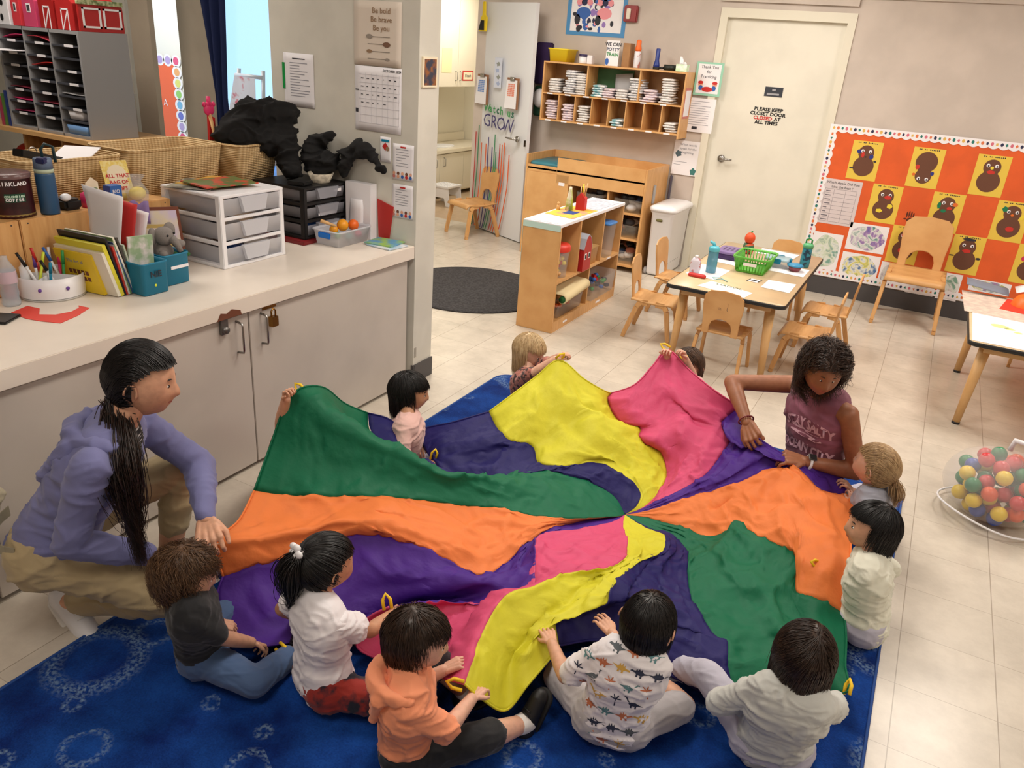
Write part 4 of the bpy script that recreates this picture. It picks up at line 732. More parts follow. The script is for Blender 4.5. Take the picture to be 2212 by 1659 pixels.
painting(.0, .155, .22, .23, (190, 160, 180), (215, 220, 215), (120, 150, 130), 'faint mauve finger painting behind the lone chair legs')
painting(.24, .15, .16, .23, (120, 160, 140), (215, 220, 215), (200, 150, 160), 'sparse finger painting on the bottom row, right of the lone chair')
painting(.46, .27, .3, .1, (180, 180, 110), (150, 170, 180), (160, 130, 170), 'striped finger painting behind the grey folder')
t = thing('handprint', 'dark handprint on the orange paper above the lone chair', 'handprint', (-.1, yb, .8)); b = MB(); o = V((-.13, yb-.0004, .76)); blob(o, UX, UZ, .02, .0, .028, .022, b, 0, .0006); [blob(o, UX, UZ, -.012+i*.017, .045+.008*math.sin(i*1.2), .006, .026, b, 0, .0008+i*.0001) for i in range(4)]; blob(o, UX, UZ, -.02, .008, .012, .007, b, 0, .0014); b.build('paint', mat('hand_brown', (96, 44, 24), .8), t)
# ---------------------------------------------------------------- bag of play balls
random.seed(21)
bc_ = V((.605, 3.86, 0)); rad_ = V((.215, .215, .165)); balls = []
tries = 0
while len(balls) < 72 and tries < 40000:
    tries += 1; p = V((random.uniform(-1, 1), random.uniform(-1, 1), random.uniform(-1, 1)))
    q = V((bc_.x+p.x*rad_.x, bc_.y+p.y*rad_.y, .165+p.z*rad_.z+.0))
    l = V((p.x, p.y, p.z)).length
    if l > .87 or q.z < .04: continue
    if l < .3: continue
    if all((q-o_).length > .066 for o_ in balls): balls.append(q)
BM = [mat('ball_'+n_, c, .35) for n_, c in (('red', (205, 50, 58)), ('yellow', (232, 200, 40)), ('green', (30, 130, 84)), ('blue', (40, 76, 170)), ('orange', (232, 92, 46)))]; BN = ('red', 'yellow', 'green', 'blue', 'orange')
bmesh_ = []
for i in range(5):
    b = MB(); b.ball((0, 0, 0), .0345, 18, 12); bmesh_.append(b.mesh('play_ball', BM[i]))
for i, q in enumerate(balls):
    c_ = random.choice((0, 1, 2, 3, 4, 0, 3, 1, 2)); o = link('play_ball', bmesh_[c_], None, label=f'{BN[c_]} plastic ball inside the net bag on the floor', cat='ball', group=f'{BN[c_]} balls in the net bag'); o.location = q
t = thing('net_bag', 'clear zippered net bag full of coloured play balls on the floor', 'bag', bc_)
b = MB(); b.smooth = True; vs = []
b.ball((bc_.x, bc_.y, .168), (.232, .232, .167), 36, 20); b.v = [(v[0]+.006*noise.noise(V(v)*14), v[1]+.006*noise.noise(V(v)*14+V((3, 3, 3))), max(.002, v[2]+.004*noise.noise(V(v)*12))) for v in b.v]
b.build('net', mat('net_film', (226, 222, 220), .35, alpha=.22), t)
b = MB(); b.tube([(bc_.x+.226*math.cos(a), bc_.y+.226*math.sin(a), .045+.02*math.sin(a*2)) for a in [i*PI/16 for i in range(32)]], .005, 6, closed=True); b.build('piping', white_pl, t)
b = MB(); b.tube([(bc_.x-.0, bc_.y+.05, .33), (bc_.x+.01, bc_.y+.06, .38), (bc_.x+.06, bc_.y+.02, .39), (bc_.x+.1, bc_.y-.02, .34)], .012, 8); b.build('handle_strap', white_pl, t)
# ---------------------------------------------------------------- on and in the bookcase
zt = .7835
flat('paper_sheet', [(-2.43, 4.83), (-2.17, 4.83), (-2.17, 5.05), (-2.43, 5.08)], white_p, 'white paper taped on the near end of the bookcase top', 'paper', z=zt)
flat('picture_sheet', [(-2.42, 5.1), (-2.18, 5.06), (-2.17, 5.5), (-2.42, 5.52)], mat('collage', (214, 150, 120), .6, col2=(225, 190, 70), nscale=12, ramp=(.4, .5)), 'colourful picture sheet on the bookcase top under the barn cup', 'picture', z=zt)
flat('printed_sheet', [(-2.4, 5.55), (-2.18, 5.53), (-2.17, 5.95), (-2.39, 5.97)], mat('lined_sheet', (214, 216, 226), .6, col2=(180, 186, 200), nscale=40), 'printed sheet on the far end of the bookcase top', 'paper', z=zt)
b = MB(); b.b2(-2.33, -2.24, 5.2, 5.32, zt+.001, zt+.002); b.build('blue_photo', mat('photo_blue', (40, 70, 140), .5), None, label='small blue photo on the bookcase top collage', cat='photo')
t = thing('barn_cup', 'red barn-shaped cup holding popsicle sticks on the bookcase top', 'cup', (-2.25, 5.42, zt)); b = MB(); b.prism([(-.035, 0), (.035, 0), (.035, .09), (0, .13), (-.035, .09)], (-2.28, 5.40, zt+.001), UX*-1, UZ, .05); b.build('cup_body', red_m, t, bevel=.002)
for i, (dx, dy, c) in enumerate(((-.01, .03, birch_l), (.012, .02, birch_l), (.0, .04, yellow_m), (.02, .035, birch_l))):
    b = MB(); b.tube([(-2.28+dx, 5.41+dy*.5, zt+.09), (-2.28+dx*1.6, 5.41+dy*.7, zt+.17+.01*i)], .005, 6); b.build('craft_stick', c, None, label=('pale craft stick leaning in the barn cup, nearest the camera', 'pale craft stick in the middle of the barn cup', 'yellow craft stick in the barn cup', 'tallest pale craft stick in the barn cup')[i], cat='stick')
t = thing('paper_cone_figure', 'green and yellow paper figure beside the barn cup', 'figure', (-2.33, 5.34, zt)); b = MB(); b.lathe([(.03, 0), (.022, .09), (.012, .15), (.01, .17)], (-2.34, 5.34, zt+.001), 10); b.build('figure_body', mat('lime_mix', (170, 190, 70), .6, col2=(225, 220, 200), nscale=20), t)
t = thing('wooden_peg_doll', 'small wooden peg doll on the back of the bookcase top', 'doll', (-2.41, 5.3, zt)); b = MB(); b.lathe([(.014, 0), (.012, .03), (.006, .036)], (-2.41, 5.3, zt+.001), 12); b.build('peg_body', birch_l, t); b = MB(); b.ball((-2.41, 5.3, zt+.046), .012, 10, 8); b.build('head', birch_l, t)
# tub with red lid
def tub(x, y, z, hx, hy, h, lab, lid=None, cont=(), nm='toy_tub', round_=False, seed=1, body=None):
    t = thing(nm, lab, 'tub', (x, y, z)); b = MB()
    if round_: b.lathe([(hx*.85, 0), (hx, h)], (x, y, z+.001), cap=False); b.lathe([(hx*.85, 0), (0, .001)], (x, y, z+.001), cap=False)
    else: b.rlathe([(-.012, 0), (0, h), (.006, h+.002)], (x, y, z+.001), hx, hy, .02, cap=(True, False))
    b.build('tub_body', body or clear, t)
    if lid: b = MB(); b.lathe([(hx*1.06, h-.01), (hx*1.08, h+.02), (hx*.95, h+.035), (hx*.3, h+.04), (0, h+.04)], (x, y, z), cap=False) if round_ else b.rlathe([(.006, h), (.008, h+.012), (0, h+.018)], (x, y, z), hx, hy, .02); b.build('lid', lid, t)
    if cont:
        random.seed(seed); b = MB(); b.smooth = True
        for i in range(22):
            b.mi = i % len(cont); q = V((x+random.uniform(-1, 1)*(hx-.035), y+random.uniform(-1, 1)*(hy-.035), z+.03+random.uniform(0, 1)*(h-.02)))
            if i % 2: b.ball(q, (.022, .018, .016), 8, 6)
            else: b.box(q, (.035, .028, .022), rot(random.uniform(0, 3)))
        b.build('toys_inside', list(cont), t)
    return t
tub(-2.235, 4.98, .378, .085, .085, .2, 'clear round tub with a red lid in the top left bay of the bookcase', mat('lid_red', (214, 56, 40), .4), (yellow_m, red_m, birch_l), round_=True)
t = thing('toy_barn', 'red toy barn with a grey roof sitting in the bookcase', 'toy barn', (-2.2, 5.22, .378)); bo = V((-2.13, 5.27, .38))
b = MB(); b.prism([(-.07, 0), (.07, 0), (.07, .17), (.04, .24), (0, .265), (-.04, .24), (-.07, .17)], bo, UY, UZ, .006) ; b.prism([(-.066, 0), (.066, 0), (.066, .168), (.038, .236), (0, .26), (-.038, .236), (-.066, .168)], bo-UX*.12, UY, UZ, .12); b.build('barn_body', mat('barn_red', (178, 30, 34), .4), t)
b = MB(); 
for a_, c_ in (((-.075, .165), (-.043, .24)), ((-.043, .24), (0, .27)), ((0, .27), (.043, .24)), ((.043, .24), (.075, .165))): b.add([bo+UY*a_[0]+UZ*a_[1]+UX*.008, bo+UY*c_[0]+UZ*c_[1]+UX*.008, bo+UY*c_[0]+UZ*c_[1]-UX*.125, bo+UY*a_[0]+UZ*a_[1]-UX*.125], [(0, 1, 2, 3)])
b.build('roof', mat('roof_grey', (176, 182, 196), .5), t, solid=.004)
for dy in (-.035, .03): b = MB(); b.box(bo+UX*.0075+UY*dy+UZ*.11, (.002, .034, .044)); b.build('window', white_pl, t); b = MB(); b.box(bo+UX*.0088+UY*dy+UZ*.11, (.001, .022, .03)); b.build('window_pane', black_m, t)
tub(-2.24, 5.28+.2, .378, .085, .09, .13, 'cardboard-coloured tub with green play food in the bookcase', None, (green_m, mat('dark_green_toy', (20, 70, 30), .6)), body=birch_l, seed=4)
tub(-2.235, 5.80, .378, .09, .08, .26, 'tall clear tub with a blue rim in the top right bay of the bookcase', mat('blue_lid', (70, 130, 200), .4), (), seed=5)
tub(-2.225, 5.72, .078, .095, .24, .16, 'clear tub of blue and red magnetic tiles low in the bookcase', None, (navy_m, blue_m, red_m, green_m), seed=6)
tub(-2.26, 5.14, .078, .10, .22, .10, 'clear tub of toys under the cream mat low in the bookcase', None, (orange_m, lgrey_m, birch_l), seed=7)
t = thing('rolled_mat', 'cream and green roll-up play mat lying on a tub low in the bookcase', 'mat', (-2.2, 5.1, .18)); b = MB(); b.smooth = True
def matf(u, v):
    if u < .62: return V((-2.37+.3*u/.62*.8, 4.9+.42*v, .30-.03*math.sin(u/.62*PI*.5)-.0*u+.03*v))
    a = (u-.62)/.38*4.2; r = .035-.003*a; return V((-2.13+.035*math.sin(a)*r/.035, 4.9+.42*v, .27-.035+.035*math.cos(a)*r/.035+.03*v))
b.grid(matf, 30, 6); b.build('mat_sheet', mat('cream_mat', (226, 210, 166), .8), t, solid=.008)
b = MB(); b.tube([(-2.13, 4.895, .235), (-2.13, 4.93, .237)], .024, 14); b.build('green_inner_roll', mat('mat_green', (20, 84, 34), .8), t)

# ---------------------------------------------------------------- the play parachute
def W_(*l): return [V(p) for p in l]
CEN = V((-0.811,2.764,0.07))
SE = [
 # green | navy (far left)
 W_((-0.894,2.807,0.12), (-1.039,2.763,0.17), (-1.156,2.673,0.21), (-1.264,2.495,0.24), (-1.364,2.328,0.26), (-1.586,2.323,0.27), (-1.738,2.312,0.28), (-1.843,2.347,0.32), (-1.917,2.425,0.36)),
 # navy | yellow
 W_((-0.78,2.817,0.1), (-0.796,2.884,0.13), (-0.876,2.899,0.17), (-1.009,2.896,0.19), (-1.122,2.768,0.2), (-1.213,2.721,0.21), (-1.283,2.785,0.24), (-1.373,2.72,0.27), (-1.432,2.738,0.3), (-1.53,2.812,0.33)),
 # yellow | pink
 W_((-0.742,2.852,0.1), (-0.721,2.998,0.14), (-0.758,3.115,0.16), (-0.805,3.154,0.19), (-0.899,3.143,0.23), (-0.936,3.219,0.26), (-1.024,3.209,0.25), (-1.115,3.265,0.3), (-1.141,3.34,0.34)),
 # pink | purple
 W_((-0.738,2.842,0.1), (-0.664,2.909,0.15), (-0.569,3.043,0.21), (-0.536,3.191,0.27), (-0.532,3.322,0.3), (-0.594,3.331,0.33), (-0.572,3.41,0.37), (-0.536,3.44,0.4)),
 # purple | orange
 W_((-0.728,2.819,0.09), (-0.648,2.869,0.13), (-0.54,2.956,0.18), (-0.406,3.017,0.24), (-0.282,3.108,0.3), (-0.203,3.122,0.32), (-0.096,3.088,0.28), (-0.008,3.163,0.26)),
 # orange | green
 W_((-0.717,2.795,0.07), (-0.613,2.785,0.08), (-0.479,2.789,0.1), (-0.393,2.785,0.14), (-0.368,2.838,0.18), (-0.258,2.752,0.17), (-0.125,2.716,0.17), (-0.073,2.549,0.14), (-0.003,2.52,0.16), (0.095,2.539,0.12)),
 # green | navy (right front)
 W_((-0.697,2.742,0.06), (-0.595,2.739,0.06), (-0.506,2.65,0.08), (-0.47,2.526,0.1), (-0.397,2.318,0.12), (-0.277,2.162,0.13), (-0.227,2.15,0.13), (-0.197,2.059,0.11), (-0.145,1.987,0.08)),
 # navy | yellow (front)
 W_((-0.695,2.7,0.08), (-0.599,2.642,0.11), (-0.563,2.486,0.14), (-0.6,2.343,0.17), (-0.602,2.077,0.22), (-0.601,1.973,0.22), (-0.673,1.955,0.2), (-0.731,1.895,0.19), (-0.681,1.817,0.14)),
 # yellow | pink (front)
 W_((-0.779,2.653,0.09), (-0.703,2.491,0.13), (-0.657,2.298,0.18), (-0.693,2.133,0.22), (-0.767,2.039,0.24), (-0.813,1.881,0.27), (-0.87,1.768,0.27), (-0.856,1.617,0.25), (-0.804,1.439,0.23)),
 # pink | purple (front)
 W_((-0.82,2.644,0.1), (-0.898,2.432,0.15), (-0.977,2.269,0.18), (-0.905,2.072,0.21), (-0.855,1.959,0.2), (-0.908,1.917,0.15), (-1.003,1.881,0.1), (-1.107,1.809,0.11), (-1.179,1.592,0.22)),
 # purple | orange (left)
 W_((-0.937,2.554,0.1), (-1.006,2.322,0.14), (-1.049,2.02,0.14), (-1.12,1.975,0.16), (-1.217,1.942,0.19), (-1.355,1.882,0.21), (-1.512,1.805,0.22), (-1.573,1.717,0.2), (-1.644,1.587,0.19), (-1.758,1.453,0.18)),
 # orange | green (left)
 W_((-0.84,2.667,0.1), (-0.995,2.441,0.16), (-1.218,2.267,0.22), (-1.424,2.091,0.27), (-1.685,1.873,0.3), (-1.921,1.762,0.3)),
]
RIM = [
 W_((-1.802,2.454,0.34), (-1.744,2.488,0.2), (-1.628,2.51,0.17), (-1.765,2.597,0.24), (-1.634,2.679,0.3)),
 W_((-1.466,2.924,0.4), (-1.414,3.049,0.46), (-1.346,3.134,0.53), (-1.232,3.179,0.45), (-1.164,3.265,0.38)),
 W_((-1.026,3.328,0.42), (-0.98,3.429,0.5), (-0.938,3.503,0.57), (-0.807,3.462,0.51), (-0.66,3.409,0.46)),
 W_((-0.465,3.251,0.39), (-0.374,3.202,0.37), (-0.264,3.151,0.36), (-0.149,3.187,0.33), (-0.03,3.228,0.29)),
 W_((0.032,3.047,0.27), (0.038,2.965,0.24), (0.061,2.829,0.22), (0.075,2.667,0.2)),
 W_((0.119,2.429,0.1), (0.134,2.298,0.09), (0.15,2.132,0.13), (0.054,2.129,0.07), (-0.061,2.068,0.06)),
 W_((-0.224,1.952,0.07), (-0.318,1.972,0.06), (-0.447,1.985,0.06), (-0.594,1.978,0.08)),
 W_((-0.677,1.746,0.15), (-0.689,1.616,0.14), (-0.718,1.54,0.09), (-0.759,1.462,0.18)),
 W_((-0.847,1.44,0.22), (-1.03,1.536,0.08), (-1.175,1.539,0.05), (-1.254,1.523,0.08), (-1.245,1.56,0.16)),
 W_((-1.322,1.607,0.08), (-1.41,1.525,0.05), (-1.48,1.409,0.06), (-1.583,1.352,0.06), (-1.734,1.402,0.12)),
 W_((-1.788,1.457,0.25), (-1.799,1.464,0.3), (-1.845,1.612,0.28)),
 W_((-1.965,1.899,0.42), (-1.961,1.985,0.56), (-1.922,2.031,0.62), (-1.916,2.149,0.58), (-1.95,2.312,0.44)),
]
def cat_pt(P, t):
    n = len(P)-1; x = min(max(t, 0), 1)*n; i = min(int(x), n-1); u = x-i
    a = P[max(i-1, 0)]; b_ = P[i]; c = P[i+1]; d = P[min(i+2, n)]
    return .5*((2*b_)+(c-a)*u+(2*a-5*b_+4*c-d)*u*u+(3*b_-a-3*c+d)*u**3)
def arcparam(P):
    pts = [cat_pt(P, i/80) for i in range(81)]; s_ = [0]
    for i in range(80): s_.append(s_[-1]+(pts[i+1]-pts[i]).length)
    T = s_[-1]
    def f(t):
        x = t*T; lo = 0
        while lo < 79 and s_[lo+1] < x: lo += 1
        k = (x-s_[lo])/max(1e-9, s_[lo+1]-s_[lo]); return pts[lo].lerp(pts[lo+1], min(1, max(0, k)))
    return f
seams = [arcparam([CEN]+q) for q in SE]
PCOL = [('navy', (36, 32, 102)), ('yellow', (226, 220, 58)), ('pink', (228, 88, 132)), ('purple', (82, 42, 148)), ('orange', (250, 142, 76)), ('green', (16, 112, 78))]
HOLD = [V(p) for p in ((-1.346,3.134,0.53), (-0.938,3.503,0.57), (-1.922,2.031,0.62), (-1.799,1.464,0.3), (-1.628,2.51,0.17), (-0.458,3.253,0.38), (-0.256,3.127,0.34), (0.15,2.132,0.13), (-0.804,1.439,0.23), (0.066,2.795,0.2), (-1.48,1.409,0.06), (0.026,3.106,0.27))]
def cloth_mat(nm, c):
    m = mat('nylon_'+nm, c, .55, bump=.8, bscale=26, bdist=.004, spec=.3, detail=5); nt = m.node_tree; N = nt.nodes; L = nt.links; b = N['Principled BSDF']
    out = N['Material Output']; tr = N.new('ShaderNodeBsdfTranslucent'); tr.inputs[0].default_value = lin(c); mx = N.new('ShaderNodeMixShader'); mx.inputs[0].default_value = .22
    L.new(b.outputs[0], mx.inputs[1]); L.new(tr.outputs[0], mx.inputs[2]); L.new(mx.outputs[0], out.inputs[0]); return m
NM = [cloth_mat(n_, c) for n_, c in PCOL]
para = thing('play_parachute', 'big play parachute with green, navy, yellow, pink, purple and orange panels', 'parachute', (CEN.x, CEN.y, 0))
def fold(p, t, ang):
    a = min(1, t*3)*(1 if t < .93 else (1-t)/.07)
    q = V((p.x, p.y, 0)); big = noise.noise(q*3.1+V((4, 2, 0)))*.030+noise.noise(q*7.5)*.012
    cr = abs(noise.noise(V((p.x*9, p.y*9, p.z*5))+V((1, 7, 3)))); fine = (1-min(1, cr*5))*.008+noise.noise(q*26)*.0022
    q3 = V((p.x, p.y, p.z)); jj = V((noise.noise(q3*4), noise.noise(q3*4+V((7, 1, 2))), 0))*.12
    for fq, am in ((5, .010), (10, .0075), (19, .0042), (34, .0016)):
        v = 1-min(1, abs(noise.noise((q3+jj)*fq+V((fq, 3, 1))))*4.5); fine += am*v*v*v
    for H in HOLD:
        d = p-H; L_ = d.length
        if L_ < .75: fine += .016*math.exp(-L_/.26)*min(1, L_/.04)*(abs(math.sin(math.atan2(d.y, d.x+d.z*.3)*6+H.x*5))-.5)
    rad = math.sin(ang*1.0+noise.noise(q*2)*3)*.003*t
    return (big+fine+rad)*a
NU, NT = 34, 116
for w in range(12):
    A_, B_ = seams[w], seams[(w+1) % 12]
    rim = [A_(1)]+RIM[w]+[B_(1)]; rf = arcparam(rim); b = MB(); b.smooth = True; vs = []
    for i in range(NU+1):
        u = i/NU; R_ = rf(u)
        for j in range(NT+1):
            t = j/NT; p = A_(t)*(1-u)+B_(t)*u; base = A_(1)*(1-u)+B_(1)*u; p = p+(R_-base)*(t**2.2)
            ang = (w+u)*PI*2/12*24
            z = fold(p, t, ang); p = p+V((0, 0, z))+V((math.sin(ang*1.7), math.cos(ang*1.3), 0))*z*.5
            if p.z < .022: p.z = .022+(.022-p.z)*.1
            vs.append(p)
    b.add(vs, [(i*(NT+1)+j, (i+1)*(NT+1)+j, (i+1)*(NT+1)+j+1, i*(NT+1)+j+1) for i in range(NU) for j in range(NT)])
    b.build('cloth_panel', NM[w % 6], para, solid=.0015, label=PCOL[w % 6][0]+' panel')
    # hem along the rim
    b = MB(); pts = [vs[i*(NT+1)+NT]+V((0, 0, .001)) for i in range(NU+1)]; b.tube(pts, .004, 6); b.build('hem', NM[w % 6], para)
for p, d in (((-1.617,2.492,0.2), (.1, .2, .9)), ((-1.357,3.141,0.53), (.5, 0, .6)), ((-0.934,3.505,0.575), (-.8, 0, .3)), ((-0.876,3.547,0.55), (.5, -.2, -.4)), ((-1.919,2.035,0.6), (-.7, 0, .5)), ((-1.789,1.445,0.33), (-.5, .3, .2)), ((-1.468,1.397,0.07), (1, -.2, -.05)), ((-1.169,1.574,0.23), (-.3, .2, .6)), ((0.149,2.12,0.13), (0, .4, .3)), ((-0.021,2.645,0.21), (-.6, -.5, .4)), ((-0.804,1.431,0.23), (-.5, -.3, .2))):
    b = MB(); p = V(p); d = nrm(d); x = d.orthogonal().normalized()
    b.tube([p-x*.012, p-x*.012+d*.03, p+d*.048, p+x*.012+d*.03, p+x*.012], .0055, 6); b.build('handle_loop', mat('yellow_webbing', (240, 200, 30), .6), para)

# ---------------------------------------------------------------- people: builders
def remesh(mb, vox, it=6, disp=None, fac=.5):
    me = mb.mesh('tmp', [black_m]); o = bpy.data.objects.new('tmp', me); C.objects.link(o)
    r = o.modifiers.new('r', 'REMESH'); r.mode = 'VOXEL'; r.voxel_size = vox
    if it: sm = o.modifiers.new('s', 'SMOOTH'); sm.iterations = it; sm.factor = fac
    dg = bpy.context.evaluated_depsgraph_get(); dg.update(); out = bpy.data.meshes.new_from_object(o.evaluated_get(dg))
    C.objects.unlink(o); bpy.data.objects.remove(o); bpy.data.meshes.remove(me)
    if disp:
        nn = [v.normal.copy() for v in out.vertices]
        for v, n in zip(out.vertices, nn): v.co += n*disp(v.co, n)
    n = len(out.vertices); co = np.empty(n*3); out.vertices.foreach_get('co', co); fs = [tuple(p.vertices) for p in out.polygons]
    bpy.data.meshes.remove(out)
    return [tuple(c) for c in co.reshape(-1, 3)], fs
def cone(b, a, c, ra, rc, n=14):
    b.smooth = True; a = V(a); c = V(c)
    if (c-a).length > 1e-4: b.tube([a, c], [ra, rc], n)
    b.ball(a, ra, n, 8); b.ball(c, rc, n, 8)
def ik(a, c, l1, l2, pole):
    a = V(a); c = V(c); d = c-a; L = min(d.length, (l1+l2)*.995); L = max(L, abs(l1-l2)+.01); dn_ = d.normalized(); c = a+dn_*L
    x = (l1*l1-l2*l2+L*L)/(2*L); h = math.sqrt(max(0, l1*l1-x*x)); p = V(pole); p = p-dn_*p.dot(dn_); p = p.normalized() if p.length > 1e-5 else dn_.orthogonal()
    return a+dn_*x+p*h, c
def gau(d, c, s): return math.exp(-((d-V(c).normalized()).length_squared)/(2*s*s))
def headr(d, A):
    """radius vector of the head surface in head axes (x right, y forward, z up) for direction d"""
    rx, ry, rz, adult = A; x = rx*d.x; y = ry*d.y; z = rz*d.z
    if d.z < 0:
        k = -d.z; x *= 1-.30*k*k; y *= 1-(.30*k if d.y < 0 else .10*k*k)
    p = V((x, y, z)); o = 0
    if d.y > -.2:
        nz = .016 if adult else .010
        o += nz*gau(d, (0, 1, -.20), .085)+nz*.55*gau(d, (0, 1, -.04), .075)
        for s in (-1, 1):
            o -= (.008 if adult else .0045)*gau(d, (s*.36, 1, .06), .14); o += (.003 if adult else .007)*gau(d, (s*.48, .85, -.38), .22)
            o += .0022*gau(d, (s*.10, 1, -.24), .05)
        o += .004*gau(d, (0, 1, -.46), .085)-.0035*gau(d, (0, 1, -.50), .025)+.003*gau(d, (0, 1, -.55), .07)+.008*gau(d, (0, .8, -.85), .16)+.002*gau(d, (0, 1, .28), .25)
    return p+d*o
def head_axes(f, u):
    f = nrm(f); u = V(u); u = (u-f*u.dot(f)).normalized(); return Matrix((f.cross(u), f, u)).transposed()
def head_mesh(b, Hc, R, A, n=52, m=44):
    vs = []; b.smooth = True
    for i in range(m+1):
        th = PI*i/m
        for k in range(n):
            ph = 2*PI*k/n; d = V((math.sin(th)*math.cos(ph), math.sin(th)*math.sin(ph), math.cos(th))); vs.append(V(Hc)+R @ headr(d, A))
    k0 = len(b.v); fs = [(i*n+k, (i+1)*n+k, (i+1)*n+(k+1) % n, i*n+(k+1) % n) for i in range(m) for k in range(n)]
    mi = b.mi; b.add(vs, fs); b.mi = mi
    for q, f in enumerate(fs):
        i, k = q//n, q % n; th = PI*(i+.5)/m; ph = 2*PI*(k+.5)/n; d = V((math.sin(th)*math.cos(ph), math.sin(th)*math.sin(ph), math.cos(th)))
        if d.y > .6 and abs(d.x) < .2*(1-0*abs(d.z)) and -.50 < d.z/d.y*.93 < -.40 and abs(d.x) < .17: b.m[len(b.m)-len(fs)+q] = 1
def ear(b, Hc, R, A, s):
    rx, ry, rz, ad = A; c = V(Hc)+R @ V((s*rx*.97, -.008, -rz*.12)); k = rz
    M = R @ rot(s*.35, 'Z')
    b.smooth = True; b.ball(c, (k*.07, k*.17, k*.27), 12, 8, M)
    pts = [c+M @ V((s*k*.10, math.cos(a)*k*.15, math.sin(a)*k*.25+k*.03)) for a in [(-.6+i*.42)*1 for i in range(10)]]
    b.tube(pts, k*.03, 8)
def hand(b, w, d, pn, L, curl=.6, side=1, spread=.12, thumb=.5):
    """five fingered hand: wrist w, direction d, palm normal pn, length L; side = +1 thumb on d x pn side"""
    w = V(w); d = nrm(d); pn = V(pn); pn = (pn-d*pn.dot(d)).normalized(); x = d.cross(pn)*side
    kn = [(-.20, .46), (-.07, .50), (.065, .50), (.19, .47)]; fl = [.34, .42, .46, .42]; r = L*.052
    for j, (kx, ky) in enumerate(kn):
        base = w+x*(kx*L)+d*(ky*L); cone(b, w+x*(kx*L*.55)+d*(.06*L), base, L*.085, L*.07, 8)
        a = curl*(.75+.08*(3-j)); p = base; dd = (d+x*((kx)*spread*2)).normalized(); ang = 0
        for q, seg in enumerate((.45, .31, .24)):
            ang += a*(.75 if q == 0 else 1.0); v = (dd*math.cos(ang)+pn*math.sin(ang)); p2 = p+v*(fl[j]*L*seg); cone(b, p, p2, r*(1-.1*q), r*(.9-.1*q), 8); p = p2
    tb = w+x*(.17*L)+d*(.14*L); v = (d*.75+x*(.75-thumb*.5)+pn*(.2+thumb*.5)).normalized(); p2 = tb+v*L*.24; cone(b, tb, p2, L*.075, L*.062, 8)
    v2 = (d*.9+x*(.25-thumb*.4)+pn*(.15+thumb*.7)).normalized(); cone(b, p2, p2+v2*L*.2, L*.06, L*.045, 8)
def skinmat(n, c): return mat('skin_'+n, c, .5, noise_amt=.06, nscale=40, sss=.15)
lip_m = mat('lips', (176, 96, 88), .45)
def wr(amp, sc, seed=0, st=(1, 1, 1)):
    def f(p, n):
        q = V((p.x*sc*.62+seed, p.y*sc*.62, p.z*sc*1.25)); j = V((noise.noise(q*.8), noise.noise(q*.8+V((5, 5, 5))), 0))*.9; q = q+j
        v = 1-min(1, abs(noise.noise(q))*3.2); w = 1-min(1, abs(noise.noise(q*1.9+V((9, 4, 1))))*3); z = noise.noise(q*.5+V((2, 8, 3)))
        return amp*(1.15*v*v+.55*w*w-.45+z*.8)
    return f
def garment(name, prims, m, t, vox, infl=0, amp=.004, sc=16, seed=0, it=4, extra=None, **kw):
    b = MB()
    for a, c, ra, rc in prims: cone(b, a, c, ra, rc)
    vs, fs = remesh(b, vox, it, wr(amp, sc, seed)); g = MB(); g.smooth = True; g.add(vs, fs)
    if extra: extra(g)
    return g.build(name, m, t, weld=False, **kw)
TOD = dict(sh=.080, up=.155, fo=.13, hand=.098, th=.20, sn=.19, foot=.125, hip=.055, A=(.071, .084, .088, False), rt=.078, ra=.027, rf=.023, rw=.018, rth=.052, rkn=.038, rank=.026, neck=.032)
ADU = dict(sh=.165, up=.28, fo=.235, hand=.17, th=.41, sn=.40, foot=.22, hip=.085, A=(.074, .095, .112, True), rt=.115, ra=.042, rf=.036, rw=.025, rth=.078, rkn=.055, rank=.036, neck=.05)
